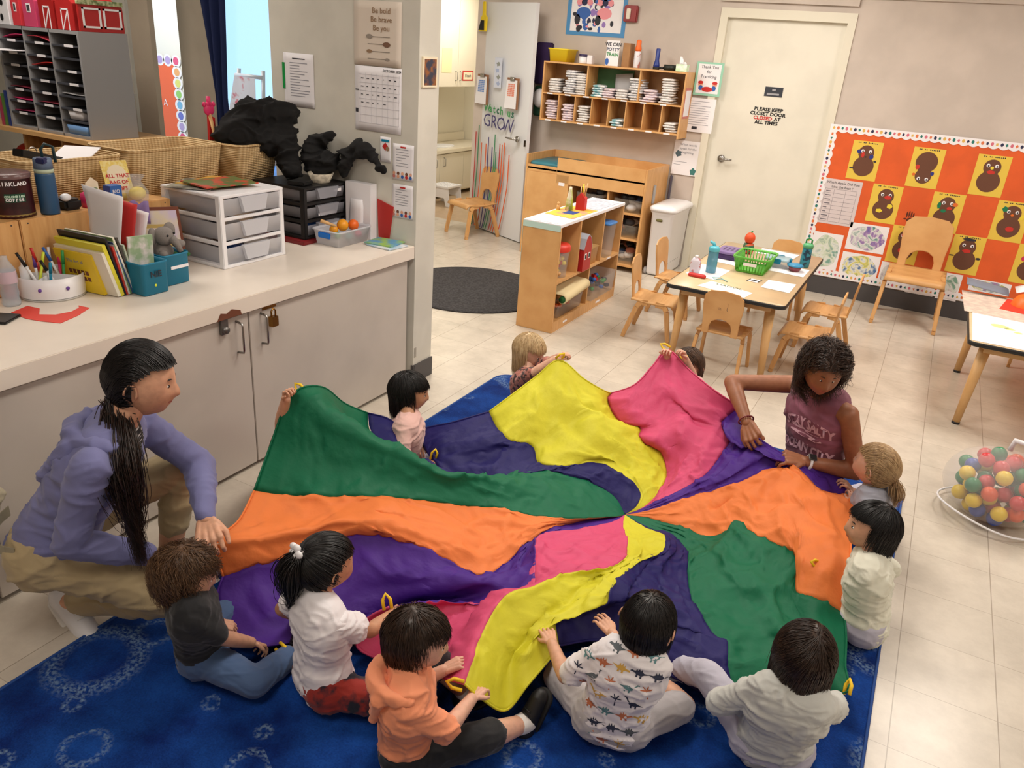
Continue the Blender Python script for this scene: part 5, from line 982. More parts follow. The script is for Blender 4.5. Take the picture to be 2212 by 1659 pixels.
def person(label, B, face, chest, head, hdir, hands, feet, skin, shirt, pants, hair, D=TOD, s=1, hup=(0, 0, 1), poles=None, kpoles=None, sleeve=.5, pant=1.0, curl=.9, palm=None, shoe=None, sock=None, neckline=0, loose=.012, handlen=None, skipfeet=False, toes=(None, None), vox=None, twist=None, eyes=True):
    """B pelvis centre, face horizontal facing, chest = centre between the shoulders, head = head centre, hdir looking direction,
    hands/feet = wrist and ankle targets (left, right), shirt/pants = (material, wrinkle amplitude)"""
    D = {k: (v if k == 'A' else v*s) for k, v in D.items()}; A = tuple(x*s if not isinstance(x, bool) else x for x in D['A']); ad = A[3]
    P = V(B); Ch = V(chest); Hc = V(head); f = nrm((face[0], face[1], 0)); r = f.cross(UZ); r2 = nrm(twist) if twist else r
    t = thing('person', label, 'person', (P.x, P.y, 0)); vox = vox or (.007 if ad else .0048)
    up = (Ch-P).normalized(); shd = [Ch-r2*D['sh'], Ch+r2*D['sh']]; hips = [P-r*D['hip'], P+r*D['hip']]
    poles = poles or [(-r*.4-UZ-f*.3), (r*.4-UZ-f*.3)]; kpoles = kpoles or [(-r+UZ), (r+UZ)]
    J = {}
    for i in (0, 1):
        J['el', i], J['wr', i] = ik(shd[i], hands[i], D['up'], D['fo'], poles[i]); J['kn', i], J['an', i] = ik(hips[i], feet[i], D['th'], D['sn'], kpoles[i])
    def torso(e, lo=0.0, wide=1.0):
        out = []; fr = up.cross(r2).normalized()
        for q in range(7):
            k = q/6; c = P.lerp(Ch, k); rr = r.lerp(r2, k); wd_ = D['rt']*(1.02, .98, .92, .92, .96, .95, .72)[q]*wide; hw = (.42, .36, .30, .32, .42, .55, .62)[q]*D['rt']
            out.append((c-rr*hw, c+rr*hw, wd_*.92+e, wd_*.92+e))
        return out
    # skin
    b = MB()
    for a, c, ra, rc in torso(-.012*s): cone(b, a, c, ra, rc)
    nb = Ch+up*.01; ndir = Hc-nb
    cone(b, nb, Hc-ndir.normalized()*A[2]*.45, D['neck']*1.12, D['neck']*.95)
    for i in (0, 1):
        cone(b, shd[i], J['el', i], D['ra']*1.05, D['rf']*1.02); m_ = J['el', i].lerp(J['wr', i], .3); cone(b, J['el', i], m_, D['rf']*1.02, D['rf']*1.05); cone(b, m_, J['wr', i], D['rf']*1.05, D['rw'])
        cone(b, shd[i].lerp(Ch, .55)+up*.0, shd[i], D['ra']*1.1, D['ra']*1.08)
        cone(b, hips[i], J['kn', i], D['rth']*.93, D['rkn']*.95); m_ = J['kn', i].lerp(J['an', i], .3); cone(b, J['kn', i], m_, D['rkn']*.93, D['rkn']*1.0); cone(b, m_, J['an', i], D['rkn'], D['rank'])
    fdir = []
    for i in (0, 1):
        sh_ = (J['an', i]-J['kn', i]).normalized(); tdir = (f+UZ*.1) if abs(sh_.z) > .75 else (UZ*.8+sh_*.75); tdir = nrm(tdir-sh_*tdir.dot(sh_)*.7); tdir = nrm(toes[i]) if toes[i] else tdir; fdir.append(tdir); sh_ = -UZ if toes[i] else sh_
        a0 = J['an', i]; cone(b, a0-tdir*D['foot']*.18+sh_*D['rank']*.5, a0+tdir*D['foot']*.65+sh_*D['rank']*.55, D['rank']*1.0, D['rank']*.72)
    vs, fs = remesh(b, vox, 5); body = MB(); body.smooth = True; body.add(vs, fs)
    hb = MB()
    for i in (0, 1):
        fd = J['wr', i]-J['el', i]; pn = (palm[i] if palm else (-UZ+f*.2)); hand(hb, J['wr', i], fd, pn, (handlen or D['hand']), curl if not isinstance(curl, (tuple, list)) else curl[i], side=(-1 if i else 1))
    vs, fs = remesh(hb, .0032 if ad else .0021, 2); body.add(vs, fs)
    R = head_axes(hdir, hup); head_mesh(body, Hc, R, A)
    if hair.get('ears', True): ear(body, Hc, R, A, 1); ear(body, Hc, R, A, -1)
    body.build('body', [skin, lip_m], t, weld=False)
    # eyes and brows
    if eyes:
        hm = hair['m']
        for sx in (-1, 1):
            d = V((sx*.36, 1, .05)).normalized(); er = .0105*s*(1.0 if ad else .95); c = Hc+R @ (headr(d, A)-d*er*.78)
            e = MB(); e.ball(c, (er*1.2, er, er*.62), 14, 10, R); g = MB(); g.smooth = True
            e.mi = 1; e.smooth = True; e.ball(c+R @ V((0, er*.5, -er*.05)), (er*.72, er*.56, er*.66), 12, 8, R)
            e.build('eye', [mat('eye_white', (225, 220, 215), .25), mat('iris_dark', (28, 18, 14), .2)], t)
            e = MB(); pts = [Hc+R @ (headr(V((sx*(.22+.09*q), 1, .25+.03*math.sin(q*.9))).normalized(), A)*1.008) for q in range(4)]
            e.tube(pts, [.0012*s, .0024*s, .0022*s, .001*s], 6); e.build('eyebrow', hm, t)
    # clothes
    if shirt:
        pr = torso(loose*.6*s, wide=1.0+.3*loose); e = loose*s
        if kwl := shirt[2] if len(shirt) > 2 else None: pr += kwl(locals())
        for i in (0, 1):
            if sleeve > 0:
                pr.append((shd[i].lerp(Ch, .6)-up*.008*s, shd[i]-up*.004, D['ra']+e*(1.0 if ad else .7), D['ra']+e*(1.0 if ad else .6)))
                if sleeve <= 1: pr.append((shd[i], shd[i].lerp(J['el', i], sleeve), D['ra']+e*.75, D['ra']*.9+e*1.1))
                else: pr.append((shd[i], J['el', i], D['ra']+e*(1.0 if ad else .65), D['rf']+e*.9)); pr.append((J['el', i], J['el', i].lerp(J['wr', i], sleeve-1), D['rf']+e*.9, D['rw']+e*.7))
        sg = garment('shirt', pr, shirt[0], t, vox, amp=shirt[1]*s, sc=14/s if not ad else 9, seed=len(label))
    if pants:
        e = .009*s; pr = [(P-r*D['hip']*.8+UZ*.0, P+r*D['hip']*.8, D['rt']*.98+e*.4, D['rt']*.98+e*.4)]
        for i in (0, 1):
            pant_ = pant; pant = pant_[i] if isinstance(pant_, tuple) else pant_
            if pant <= 1: pr.append((hips[i], hips[i].lerp(J['kn', i], pant), D['rth']+e*.6, D['rkn']+e*(1.2)+(1-pant)*.01))
            else: pr.append((hips[i], J['kn', i], D['rth']+e*.6, D['rkn']+e)); pr.append((J['kn', i], J['kn', i].lerp(J['an', i], pant-1), D['rkn']+e, D['rank']+e*1.3+(2-pant)*.012*s))
            pant = pant_
        garment('trousers', pr, pants[0], t, vox, amp=pants[1]*s, sc=14/s if not ad else 9, seed=len(label)+3)
    for i in (0, 1):
        a0 = J['an', i]; td = fdir[i]; sh_ = (J['an', i]-J['kn', i]).normalized()
        if sock: garment('sock', [(a0-sh_*D['rank']*1.0, a0+sh_*D['rank']*.4, D['rank']*1.12, D['rank']*1.25)], sock, t, .004, amp=.0006, it=2)
        if shoe:
            sh_ = -UZ if toes[i] else sh_; up_ = -sh_; up_ = (up_-td*up_.dot(td)).normalized(); c0 = a0+sh_*D['rank']*.55
            so = garment('shoe', [(c0-td*D['foot']*.2, c0+td*D['foot']*.62, D['rank']*1.28, D['rank']*.98), (c0+td*D['foot']*.3, c0+td*D['foot']*.68-up_*.004, D['rank']*1.05, D['rank']*.9)], shoe[0], t, .004, amp=.0005, it=3)
            Ms = Matrix((td.cross(up_), td, up_)).transposed(); b2_ = MB(); b2_.rlathe([(0, 0), (.003, .003), (.003, .009), (0, .012)], c0+td*D['foot']*.24-up_*(D['rank']*1.25), D['rank']*1.12, D['foot']*.60, D['rank']*1.0, 6, Ms); b2_.build('sole', shoe[1], so)
            b2_ = MB(); [b2_.tube([c0+td*D['foot']*(.12+.1*q)+td.cross(up_)*a_*D['rank']*.5+up_*D['rank']*(1.2-.05*q) for a_ in (-1, 0, 1)], .0022*s, 5) for q in range(3)]; b2_.build('laces', shoe[2], so)
    make_hair(t, Hc, R, A, hair, s)
    return t, J, dict(Ch=Ch, P=P, f=f, r=r, R=R, Hc=Hc, A=A, shd=shd, up=up)
def make_hair(t, Hc, R, A, h, s=1):
    """h: m material, style, n strands, len, vol, line (hairline height), crown, curl, tie (direction in head axes)"""
    random.seed(int(abs(Hc.x)*1000)+7); hm = h['m']; vol = h.get('vol', .010)*s; line = h.get('line', .42); side = h.get('side', .12); nape = h.get('nape', -.62); crown = nrm(h.get('crown', (0, -.35, 1))); tie = h.get('tie'); L = h.get('len', .06)*s; cu = h.get('curl', 0)*s; fr = h.get('freq', 60); n_ = h.get('n', 1300); fringe = h.get('fringe', 0); fend = h.get('fend', .3)
    def inside(d):
        if d.y > side+.25*max(0, d.z): 
            return d.z > line-.35*abs(d.x)*(1-fringe)*0-(.0 if d.y > .5 else (.5-d.y)*.7)
        return d.z > nape+(.35 if abs(d.x) > .75 and d.y > -.25 else 0)
    def surf(d, k=1.0): 
        q = headr(d, (A[0], A[1], A[2], A[3])); return q+d*vol*k
    # cap
    n, m = 40, 34; vs = []; keep = []
    for i in range(m+1):
        th = PI*i/m
        for k in range(n):
            ph = 2*PI*k/n; d = V((math.sin(th)*math.cos(ph), math.sin(th)*math.sin(ph), math.cos(th))); keep.append(inside(d)); vs.append(V(Hc)+R @ (surf(d, .72)+d*vol*.5*noise.noise(d*4+V((s, Hc.x*9, 0)))))
    b = MB(); b.smooth = True
    b.add(vs, [q for q in [(i*n+k, (i+1)*n+k, (i+1)*n+(k+1) % n, i*n+(k+1) % n) for i in range(m) for k in range(n)] if all(keep[w] for w in q)])
    # strands
    def strand(pts, r0): 
        m_ = len(pts); b.tube(pts, [r0*(1-.75*(i/(m_-1))**1.5) for i in range(m_)], 3, cap=False)
    g = R.transposed() @ V((0, 0, -1)); cnt = 0; tied = nrm(tie) if tie else None; r0 = h.get('r', .0013)*s
    part = h.get('part')
    while cnt < n_:
        d = nrm((random.gauss(0, 1), random.gauss(0, 1), random.gauss(0, 1)))
        if not inside(d): continue
        cnt += 1; pts = []; lift = random.uniform(.7, 1.15); Ls = L*random.uniform(.7, 1.1); d0 = d.copy()
        if tied is not None:
            ang = d.angle(tied, 0); k = max(3, int(ang/.22)+2)
            for i in range(k):
                kk = i/(k-1)*.97; q = d0.lerp(tied, kk)+V((0, -.25, .75))*math.sin(PI*kk)*max(0, min(1, d0.y*1.6+.2))*(1 if tied.z < .3 else .25); q = q.normalized() if q.length > .05 else tied; pts.append(V(Hc)+R @ (surf(q, lift+.15*math.sin(PI*i/(k-1)))))
            if ang > .12: strand(pts, r0)
            continue
        if part is not None: cr = nrm((part[0], 0, 0)+V((0, d.y*.9, 0))+V((0, 0, .9))) if False else nrm((part[0], max(-.5, min(.9, d.y)), max(.35, d.z)))
        else: cr = crown
        ax = cr.cross(d); ax = ax.normalized() if ax.length > .05 else V((1, 0, 0)); step = .016*s; x = 0; free = None; p = surf(d, lift); ph0 = random.uniform(0, 6.28); pv = None
        K = max(4, int(Ls/step)); swirl = random.uniform(-.25, .25)
        for i in range(K+1):
            w = V((math.cos(ph0+i*fr*step), math.sin(ph0+i*fr*step), math.sin(ph0*2+i*fr*step*.8)))*cu*min(1, i/2)
            pts.append(V(Hc)+R @ (p+w))
            if free is None:
                q = Matrix.Rotation(step/A[2], 3, (ax+V((0, 0, swirl))).normalized()) @ d; np_ = surf(q, lift+.02*i)
                if q.dot(g) > .12 or (q.y > .35 and q.z < line-.02+.0): free = (np_-p).normalized()
                else: p = np_; d = q; continue
            free = (free+g*.42*(1-h.get('stiff', 0))).normalized(); p2 = p+free*step
            # stay outside the head
            l = V((p2.x/(A[0]+vol*.6), p2.y/(A[1]+vol*.6), p2.z/(A[2]+vol*.6))).length
            if l < 1: p2 = p2/l
            p = p2
            if p.y > .30*A[1] and p.z < fend*A[2] and abs(p.x) < A[0]*1.02: break
        if len(pts) > 2: strand(pts, r0)
    # loose tail
    if h.get('tail'):
        tl = h['tail']; base = V(Hc)+R @ (surf(nrm(tie), 1)); 
        for i in range(tl.get('n', 500)):
            p = base+V((random.gauss(0, 1), random.gauss(0, 1), random.gauss(0, 1)))*tl.get('w0', .006)*s; v = nrm(R @ nrm(tie)*tl.get('out', .8)+V(tl.get('dir', (0, 0, 0)))); tgt = V((random.gauss(0, 1), random.gauss(0, 1), 0))*tl.get('w', .014)*s; pts = []; K = 9; LL = tl['len']*random.uniform(.72, 1.08)*s; off0 = V((0, 0, 0)); cph = random.uniform(0, 6)
            for q in range(K+1):
                bulge = math.sin(min(1, q/K*1.15)*PI)**.6 if q else 0
                pts.append(p+tgt*bulge+V((math.cos(cph+q*1.4), math.sin(cph+q*1.4), 0))*tl.get('curl', 0)*min(1, q/3)); v = (v+V(tl.get('g', (0, 0, -1)))*tl.get('gr', .5)).normalized(); p = p+v*LL/K
            strand(pts, r0*1.3)
        bb = MB(); bb.smooth = True; bb.ball(base, tl.get('w0', .006)*s*1.9); bb.build('hair_tie', tl.get('tie_m', black_m), t)
    return b.build('hair', hm, t, weld=False)

def hoodpiece(t, I, m, s=1, rad=.082, drop=.10, thick=.02):
    """a hood lying on the upper back, its opening folded down around the neck"""
    Ch, f, r, up = I['Ch'], I['f'], I['r'], I['up']; pr = []; prev = None
    for i in range(15):
        a = -2.2+4.4*i/14; bk = max(0, math.cos(a)); fr = max(0, -math.cos(a)); p = Ch+up*(.034*s-.05*s*fr)-f*(math.cos(a)*rad*(1 if bk else .75)*s)+r*(math.sin(a)*rad*1.05*s); rr = thick*s*(.62+.45*bk)
        if prev: pr.append((prev[0], p, prev[1], rr))
        prev = (p, rr)
    for k in (-.8, -.4, 0, .4, .8): pr.append((Ch-f*(rad*.85*s)+r*(k*rad*1.0*s)+up*.022*s, Ch-f*((rad+.006)*s)+r*(k*rad*.75*s)-up*drop*(1-.35*abs(k))*s, thick*s*.95, thick*s*.6))
    return garment('hood', pr, m, t, .0048 if s == 1 else .0065, amp=.005*s, sc=16/s, seed=3)
def bvh_of(o):
    me = o.data; return BVHTree.FromPolygons([v.co.copy() for v in me.vertices], [tuple(p.vertices) for p in me.polygons])
def child(t, nm):
    for c in kids(t):
        if c.name.split('.')[0] == nm: return c
def project(bv, o, u, w, pts, off=.0016):
    """drop 2D points of the plane (o, u, w) onto a surface, looking along -(u x w)"""
    u = nrm(u); w = nrm(w); n = u.cross(w); out = []
    for x, y in pts:
        h = bv.ray_cast(V(o)+u*x+w*y, -n, .6)
        if h[0] is None: return None
        out.append(h[0]+h[1]*off*(1 if h[1].dot(n) > 0 else -1))
    return out
def proj_text(bv, body, o, u, w, size, m, nm, parent, arch=0, bold=0, wscale=1):
    ob = text(body, (0, 0, 0), UX, UY, size, m, nm, None, bold=bold, wscale=wscale, th=0); me = ob.data; u = nrm(u); w = nrm(w); n = u.cross(w)
    for v in me.vertices:
        x, y = v.co.x, v.co.y+arch*(-(v.co.x**2)); h = bv.ray_cast(V(o)+u*x+w*y, -n, .6)
        v.co = (h[0]+n*.0022) if h[0] else V((0, 0, -99))
    bm = bmesh.new(); bm.from_mesh(me); bmesh.ops.delete(bm, geom=[v for v in bm.verts if v.co.z < -50], context='VERTS'); bm.to_mesh(me); bm.free()
    ob.parent = parent; ob.matrix_parent_inverse = Matrix.Translation(-V(parent['_w'])); return ob

# ---------------------------------------------------------------- people
SK_F = skinmat('fair', (222, 172, 148)); SK_L = skinmat('light', (216, 164, 134)); SK_M = skinmat('medium', (200, 146, 112)); SK_T = skinmat('tan', (160, 104, 74))
def hairm(n, c1, c2): return mat('hair_'+n, c1, .38, col2=c2, nscale=18, stretch=(6, 6, 1), ramp=(.35, .65), spec=.5)
H_BLK = hairm('black', (13, 11, 12), (24, 20, 20)); H_DBR = hairm('dark_brown', (38, 26, 20), (60, 42, 32)); H_BR = hairm('brown', (72, 50, 36), (106, 78, 54)); H_BL = hairm('blonde', (222, 196, 152), (184, 152, 108)); H_DBL = hairm('dark_blonde', (200, 168, 126), (156, 124, 88)); H_CUR = hairm('curly', (34, 24, 20), (74, 52, 40)); H_MBR = hairm('mid_brown', (60, 42, 32), (92, 66, 48))
cl = lambda n, c, r=.85, b=.3, s=400, **k: mat('cloth_'+n, c, r, bump=b, bscale=s, bdist=.0006, sheen=.15, **k)
SH_B = cl('black', (16, 17, 22)); SH_W = cl('white', (232, 228, 232)); SH_O = cl('apricot', (238, 150, 110)); SH_G = cl('grey', (150, 152, 165)); SH_C = cl('cream', (222, 222, 206)); SH_P = cl('pale_pink', (222, 180, 172)); SH_BLU = cl('denim', (70, 95, 135)); SH_LG = cl('light_grey', (186, 184, 200)); SH_KN = cl('knit', (198, 200, 196), s=900, b=.6); SH_LEO = cl('leopard', (176, 112, 100), col2=(60, 34, 34), nscale=55, ramp=(.5, .56)); SH_LAV = cl('lavender', (112, 114, 160)); SH_KH = cl('khaki', (172, 154, 118)); SH_MAU = cl('mauve', (138, 78, 98), noise_amt=.15, nscale=6); SH_RED = cl('red', (190, 30, 40)); SH_PR = cl('print_red', (150, 40, 30), col2=(24, 26, 40), nscale=16, ramp=(.45, .55)); SH_MAR = cl('heather', (196, 192, 196), noise_amt=.12, nscale=8)
WHITE_SH = mat('shoe_white', (224, 224, 228), .5); SOLE = mat('sole_white', (228, 226, 222), .6); SHB = mat('shoe_black', (22, 22, 22), .5); SOLEB = mat('sole_black', (14, 14, 14), .6); SOCK = cl('sock', (232, 228, 224))
PEO = {}
def legs_front(B, f, spread=.07, d=.27): B = V(B); f = nrm(f); r = f.cross(UZ); return [V((B.x, B.y, .035))+f*d-r*spread, V((B.x, B.y, .035))+f*d+r*spread]
FP = [V((-.8, 0, .45)), V((.8, 0, .45))]
def kp(f): f = nrm(f); r = f.cross(UZ); return [-r+UZ*.08, r+UZ*.08]
# curly toddler in black, front left
f = V((.62, .78, 0)); B = (-1.655,1.263,0.085)
PEO[3] = person('curly brown-haired toddler in a black T-shirt, beside the squatting adult', B, f, (-1.601,1.201,0.315), (-1.636,1.217,0.395), (.62, .7, -.35), [(-1.657,1.332,0.12), (-1.516,1.366,0.07)], legs_front(B, f), SK_L, (SH_B, .003), (SH_BLU, .003), dict(m=H_BR, n=2600, len=.075, vol=.010, curl=.012, freq=72, stiff=.8, r=.0011, nape=-.95, ears=False), kpoles=kp(f), sleeve=.75, pant=1.8, shoe=(SHB, SOLEB, SHB))
# girl with ponytail in white, front
f = V((.42, .9, 0)); B = (-1.248,1.363,0.085)
PEO[4] = person('black-ponytailed child with a white flower clip and white puff-sleeve blouse', B, f, (-1.267,1.375,0.325), (-1.296,1.435,0.435), (.36, .92, -.12), [(-1.475,1.491,0.12), (-1.155,1.588,0.21)], legs_front(B, f), SK_M, (SH_W, .004), (SH_PR, .003), dict(m=H_BLK, n=1300, vol=.010, tie=(-.05, -.80, .56), r=.0011, nape=-.7, tail=dict(n=480, len=.19, w=.020, w0=.006, out=.45, gr=1.1, dir=(-.25, -.25, .1), tie_m=SH_W)), kpoles=kp(f), poles=[V((-.8, -.3, -.5)), V((.7, -.6, -.7))], sleeve=.55, pant=1.6, loose=.014)
# toddler in apricot hoodie
f = V((.8, .6, 0)); B = (-0.903,1.31,0.085)
PEO[5] = person('dark-haired toddler in an apricot hoodie and black shorts, holding the yellow panel', B, f, (-0.886,1.279,0.32), (-0.902,1.334,0.425), (.84, .5, -.24), [(-0.887,1.46,0.22), (-0.774,1.429,0.2)], [(-0.868,1.576,0.04), (-0.669,1.572,0.04)], SK_F, (SH_O, .006), (SH_B, .003), dict(m=H_DBR, n=2000, len=.085, vol=.009, curl=.003, freq=40, r=.0011, nape=-.9, line=.5, stiff=.3, ears=False), kpoles=[V((-.3, .6, .6)), V((.3, -.5, .5))], poles=[V((0, .5, -1)), V((.5, -1, -.6))], sleeve=.95, pant=1.25, sock=SOCK, shoe=(SHB, SOLEB, SHB), loose=.014)
# boy with dinosaur shirt
f = V((-.22, .97, 0)); B = (-0.441,1.687,0.085)
PEO[6] = person('short black-haired child in a dinosaur-print T-shirt, reaching to both sides', B, f, (-0.413,1.677,0.325), (-0.397,1.734,0.425), (.1, .95, -.3), [(-0.676,1.74,0.21), (-0.524,1.839,0.25)], legs_front(B, f, .07, .27), SK_L, (SH_W, .005), (SH_MAR, .003), dict(m=H_BLK, n=2400, len=.022, vol=.006, r=.0011, nape=-.72, line=.4, side=.0), kpoles=kp(f), poles=[V((-.3, -.6, -1)), V((.2, .1, -1))], sleeve=.8, pant=.9, curl=.45, loose=.014)
# toddler in pale knit, front right
f = V((-.15, 1, 0)); B = (-0.017,1.86,0.085)
PEO[7] = person('bowl-cut toddler in a pale grey knit sweater, nearest the rug corner', B, f, (0,1.788,0.32), (0.007,1.843,0.425), (-.05, .95, -.35), [(-0.095,1.888,0.16), (0.131,2.091,0.13)], [(-0.36,2.042,0.04), (-0.034,2.264,0.03)], SK_L, (SH_KN, .006), (SH_LG, .003), dict(m=H_DBR, n=2100, len=.13, vol=.011, r=.0011, nape=-.85, line=.3, part=(.25,), ears=False), kpoles=[V((-.3, 0, .9)), V((.5, 0, .1))], poles=[V((-1, -.4, -.5)), V((1, -.4, -.5))], sleeve=1.9, pant=1.95, loose=.016, shoe=(WHITE_SH, SOLE, SOLE))
# toddler in white smock facing left
f = V((-.97, .05, 0)); B = (0.165,2.605,0.085)
PEO[8] = person('toddler with a short black bob in a white smock, looking across the parachute', B, f, (0.126,2.568,0.32), (0.107,2.635,0.43), (-.93, -.36, .02), [(0.09,2.668,0.16), (0.078,2.752,0.2)], [V((-.12, 2.70, .03)), V((-.08, 2.86, .03))], SK_L, (SH_C, .006), (SH_LG, .003), dict(m=H_BLK, n=2100, len=.10, vol=.012, r=.0011, nape=-.75, line=.38, side=.05, fend=.42, ears=False), kpoles=[V((0, -.8, .1)), V((0, .8, .1))], poles=[V((.2, -.8, -.8)), V((.2, .8, -.8))], sleeve=1.85, pant=1.9, loose=.016)
# blonde ponytail toddler in grey
f = V((-.95, .3, 0)); B = (0.124,3.349,0.085)
PEO[9] = person('blonde-ponytailed toddler in a grey T-shirt, beside the adult in the mauve tank top', B, f, (0.095,3.1,0.32), (0.074,3.111,0.44), (-.92, .35, .05), [(0.038,3.102,0.25), (0.018,3.199,0.26)], legs_front(B, f), SK_F, (SH_G, .004), (SH_LG, .003), dict(m=H_DBL, n=1500, vol=.009, tie=(.1, -.92, -.3), r=.0011, nape=-.7, line=.45, tail=dict(n=320, len=.10, w=.012, w0=.005, out=.9, gr=.5, dir=(.3, -.2, 0), tie_m=mat('lime_band', (160, 220, 60), .5))), kpoles=kp(f), sleeve=.7, pant=1.8)
# black bob in pink
f = V((.9, .43, 0)); B = (-1.808,2.565,0.085)
PEO[10] = person('toddler with a straight black bob in a pale pink T-shirt, holding the navy panel', B, f, (-1.763,2.504,0.325), (-1.817,2.583,0.435), (.88, .46, -.12), [(-1.744,2.568,0.2), (-1.627,2.467,0.19)], legs_front(B, f), SK_M, (SH_P, .004), (SH_LG, .003), dict(m=H_BLK, n=2200, len=.125, vol=.011, r=.0011, nape=-.8, line=.35, side=.15, ears=False), kpoles=kp(f), poles=[V((0, .6, -1)), V((.2, -.8, -1))], sleeve=.7, pant=1.8)
# blonde in leopard print
f = V((.95, .1, 0)); B = (-1.676,3.494,0.085)
PEO[11] = person('light-blonde toddler in a leopard-print top raising the yellow panel', B, f, (-1.568,3.261,0.34), (-1.605,3.333,0.455), (.92, -.1, -.28), [(-1.375,3.219,0.52), (-1.376,3.157,0.52)], legs_front(B, f), SK_F, (SH_LEO, .003), (SH_LG, .003), dict(m=H_BL, n=2200, len=.135, vol=.009, r=.0012, nape=-.8, line=.42, side=.2, ears=False), kpoles=kp(f), poles=[V((0, .8, .1)), V((.2, -.9, .3))], sleeve=.9, pant=1.8, curl=1.2)
# brown hair behind the pink peak
f = V((-.1, -1, 0)); B = (-0.914,4.042,0.085)
PEO[12] = person('brown-haired toddler half hidden behind the raised pink panel', B, f, (-0.839,3.656,0.33), (-0.869,3.672,0.45), (-.25, -.95, -.15), [(-0.845,3.494,0.55), (-0.932,3.469,0.56)], legs_front(B, f), SK_F, (SH_P, .003), (SH_LG, .003), dict(m=H_MBR, n=1900, len=.15, vol=.010, r=.0012, nape=-.8, line=.5, side=.2, part=(.0,)), kpoles=kp(f), sleeve=.7, pant=1.8, curl=1.2)
# child hidden behind the green panel
f = V((.85, .3, 0)); B = (-2.178,2.247,0.085)
PEO[13] = person('child in red hidden behind the green panel, only raised hands showing', B, f, (-2.066,2.108,0.33), (-2.003,2.118,0.44), (.9, .2, -.3), [(-1.902,2.001,0.64), (-1.94,1.966,0.6)], legs_front(B, f), SK_L, (SH_RED, .003), (SH_BLU, .003), dict(m=H_DBR, n=400, len=.06, vol=.008, r=.0014), kpoles=kp(f), poles=[V((-.5, .6, -.6)), V((-.6, -.5, -.8))], sleeve=.3, pant=1.8, curl=1.3)

# adult squatting in lavender hoodie
f = V((.78, .62, 0))
_t, _J, _I = PEO[1] = person('adult with a long dark ponytail in a lavender hoodie and khaki pants, squatting', (-2.174,1.157,0.33), f, (-1.97,1.27,0.71), (-1.913,1.358,0.885), (.82, .55, -.14), [(-1.756,1.409,0.43), (-1.866,1.272,0.33)], [(-2.08,1.489,0.08), (-2.182,1.179,0.07)], SK_L, (SH_LAV, .006), (SH_KH, .007), dict(m=H_BLK, n=2600, vol=.014, tie=(.30, -.72, -.72), r=.0012, nape=-.78, line=.5, side=.05), D=ADU, kpoles=[V((.1, .2, 1)), V((1, .5, -.1))], poles=[V((-.1, .7, -.3)), V((-.6, -.8, -.5))], sleeve=1.93, pant=(1.6, 1.9), loose=.015, curl=1.25, shoe=(WHITE_SH, SOLE, SOLE), twist=(.60, -.80, .0), toes=(None, V((.75, -.1, -.45))))
hoodpiece(_t, _I, SH_LAV, 1.5, rad=.076, drop=.10, thick=.02)
HT = MB(); random.seed(4); tb = _I['Hc']+_I['R'] @ V((.03, -.068, -.066)); 
for i in range(1100):
    p = tb+V((random.gauss(0, .010), random.gauss(0, .010), random.gauss(0, .008))); L_ = .46*random.uniform(.55, 1.05); o_ = V((random.gauss(0, 1), random.gauss(0, 1), 0))*.021; pts = []; ph = random.uniform(0, 6)
    for q in range(16):
        k = q/15; kq = min(1, k*2.6); kq = kq*kq*(3-2*kq); pts.append(p+V((.085, -.075, -.01))*kq+V((.05*k, -.0*k, -L_*k))+o_*math.sin(min(1, k*1.3)*PI)**.7*1.1+V((math.cos(ph+k*16), math.sin(ph+k*16), 0))*.006*k)
    HT.tube(pts, [.0016*(1-.8*k/15) for k in range(16)], 3, cap=False)
HT.build('ponytail', hairm('ponytail', (16, 12, 12), (52, 32, 24)), _t, weld=False)
bs = bvh_of(child(_t, 'shirt'))
# striped top under the open hoodie
ce = _I['Ch']; fr_ = nrm((.80, .35, -.30)); rr_ = fr_.cross(UZ).normalized(); uu_ = rr_.cross(fr_)
b = MB(); b.smooth = True
def neckpanel(a, c):
    x = (a-.5)*(.10*(1-c)+.015); y = .06-c*.20; h = bs.ray_cast(ce+fr_*.4+rr_*x+uu_*y, -fr_, .8); return (h[0]+fr_*.004) if h[0] else ce+rr_*x+uu_*y+fr_*.05
b.grid(neckpanel, 6, 18); STR = mat('striped_knit', (22, 22, 30), .8); nt = STR.node_tree; wv = nt.nodes.new('ShaderNodeTexWave'); wv.bands_direction = 'Z'; wv.inputs['Scale'].default_value = 26; tcs = nt.nodes.new('ShaderNodeTexCoord'); nt.links.new(tcs.outputs['Object'], wv.inputs[0]); rp = nt.nodes.new('ShaderNodeValToRGB'); rp.color_ramp.elements[0].position = .8; rp.color_ramp.elements[1].position = .86; rp.color_ramp.elements[0].color = lin((20, 20, 28)); rp.color_ramp.elements[1].color = lin((190, 190, 195)); nt.links.new(wv.outputs[0], rp.inputs[0]); nt.links.new(rp.outputs[0], nt.nodes['Principled BSDF'].inputs['Base Color'])
b.build('striped_top', STR, _t, solid=.001)
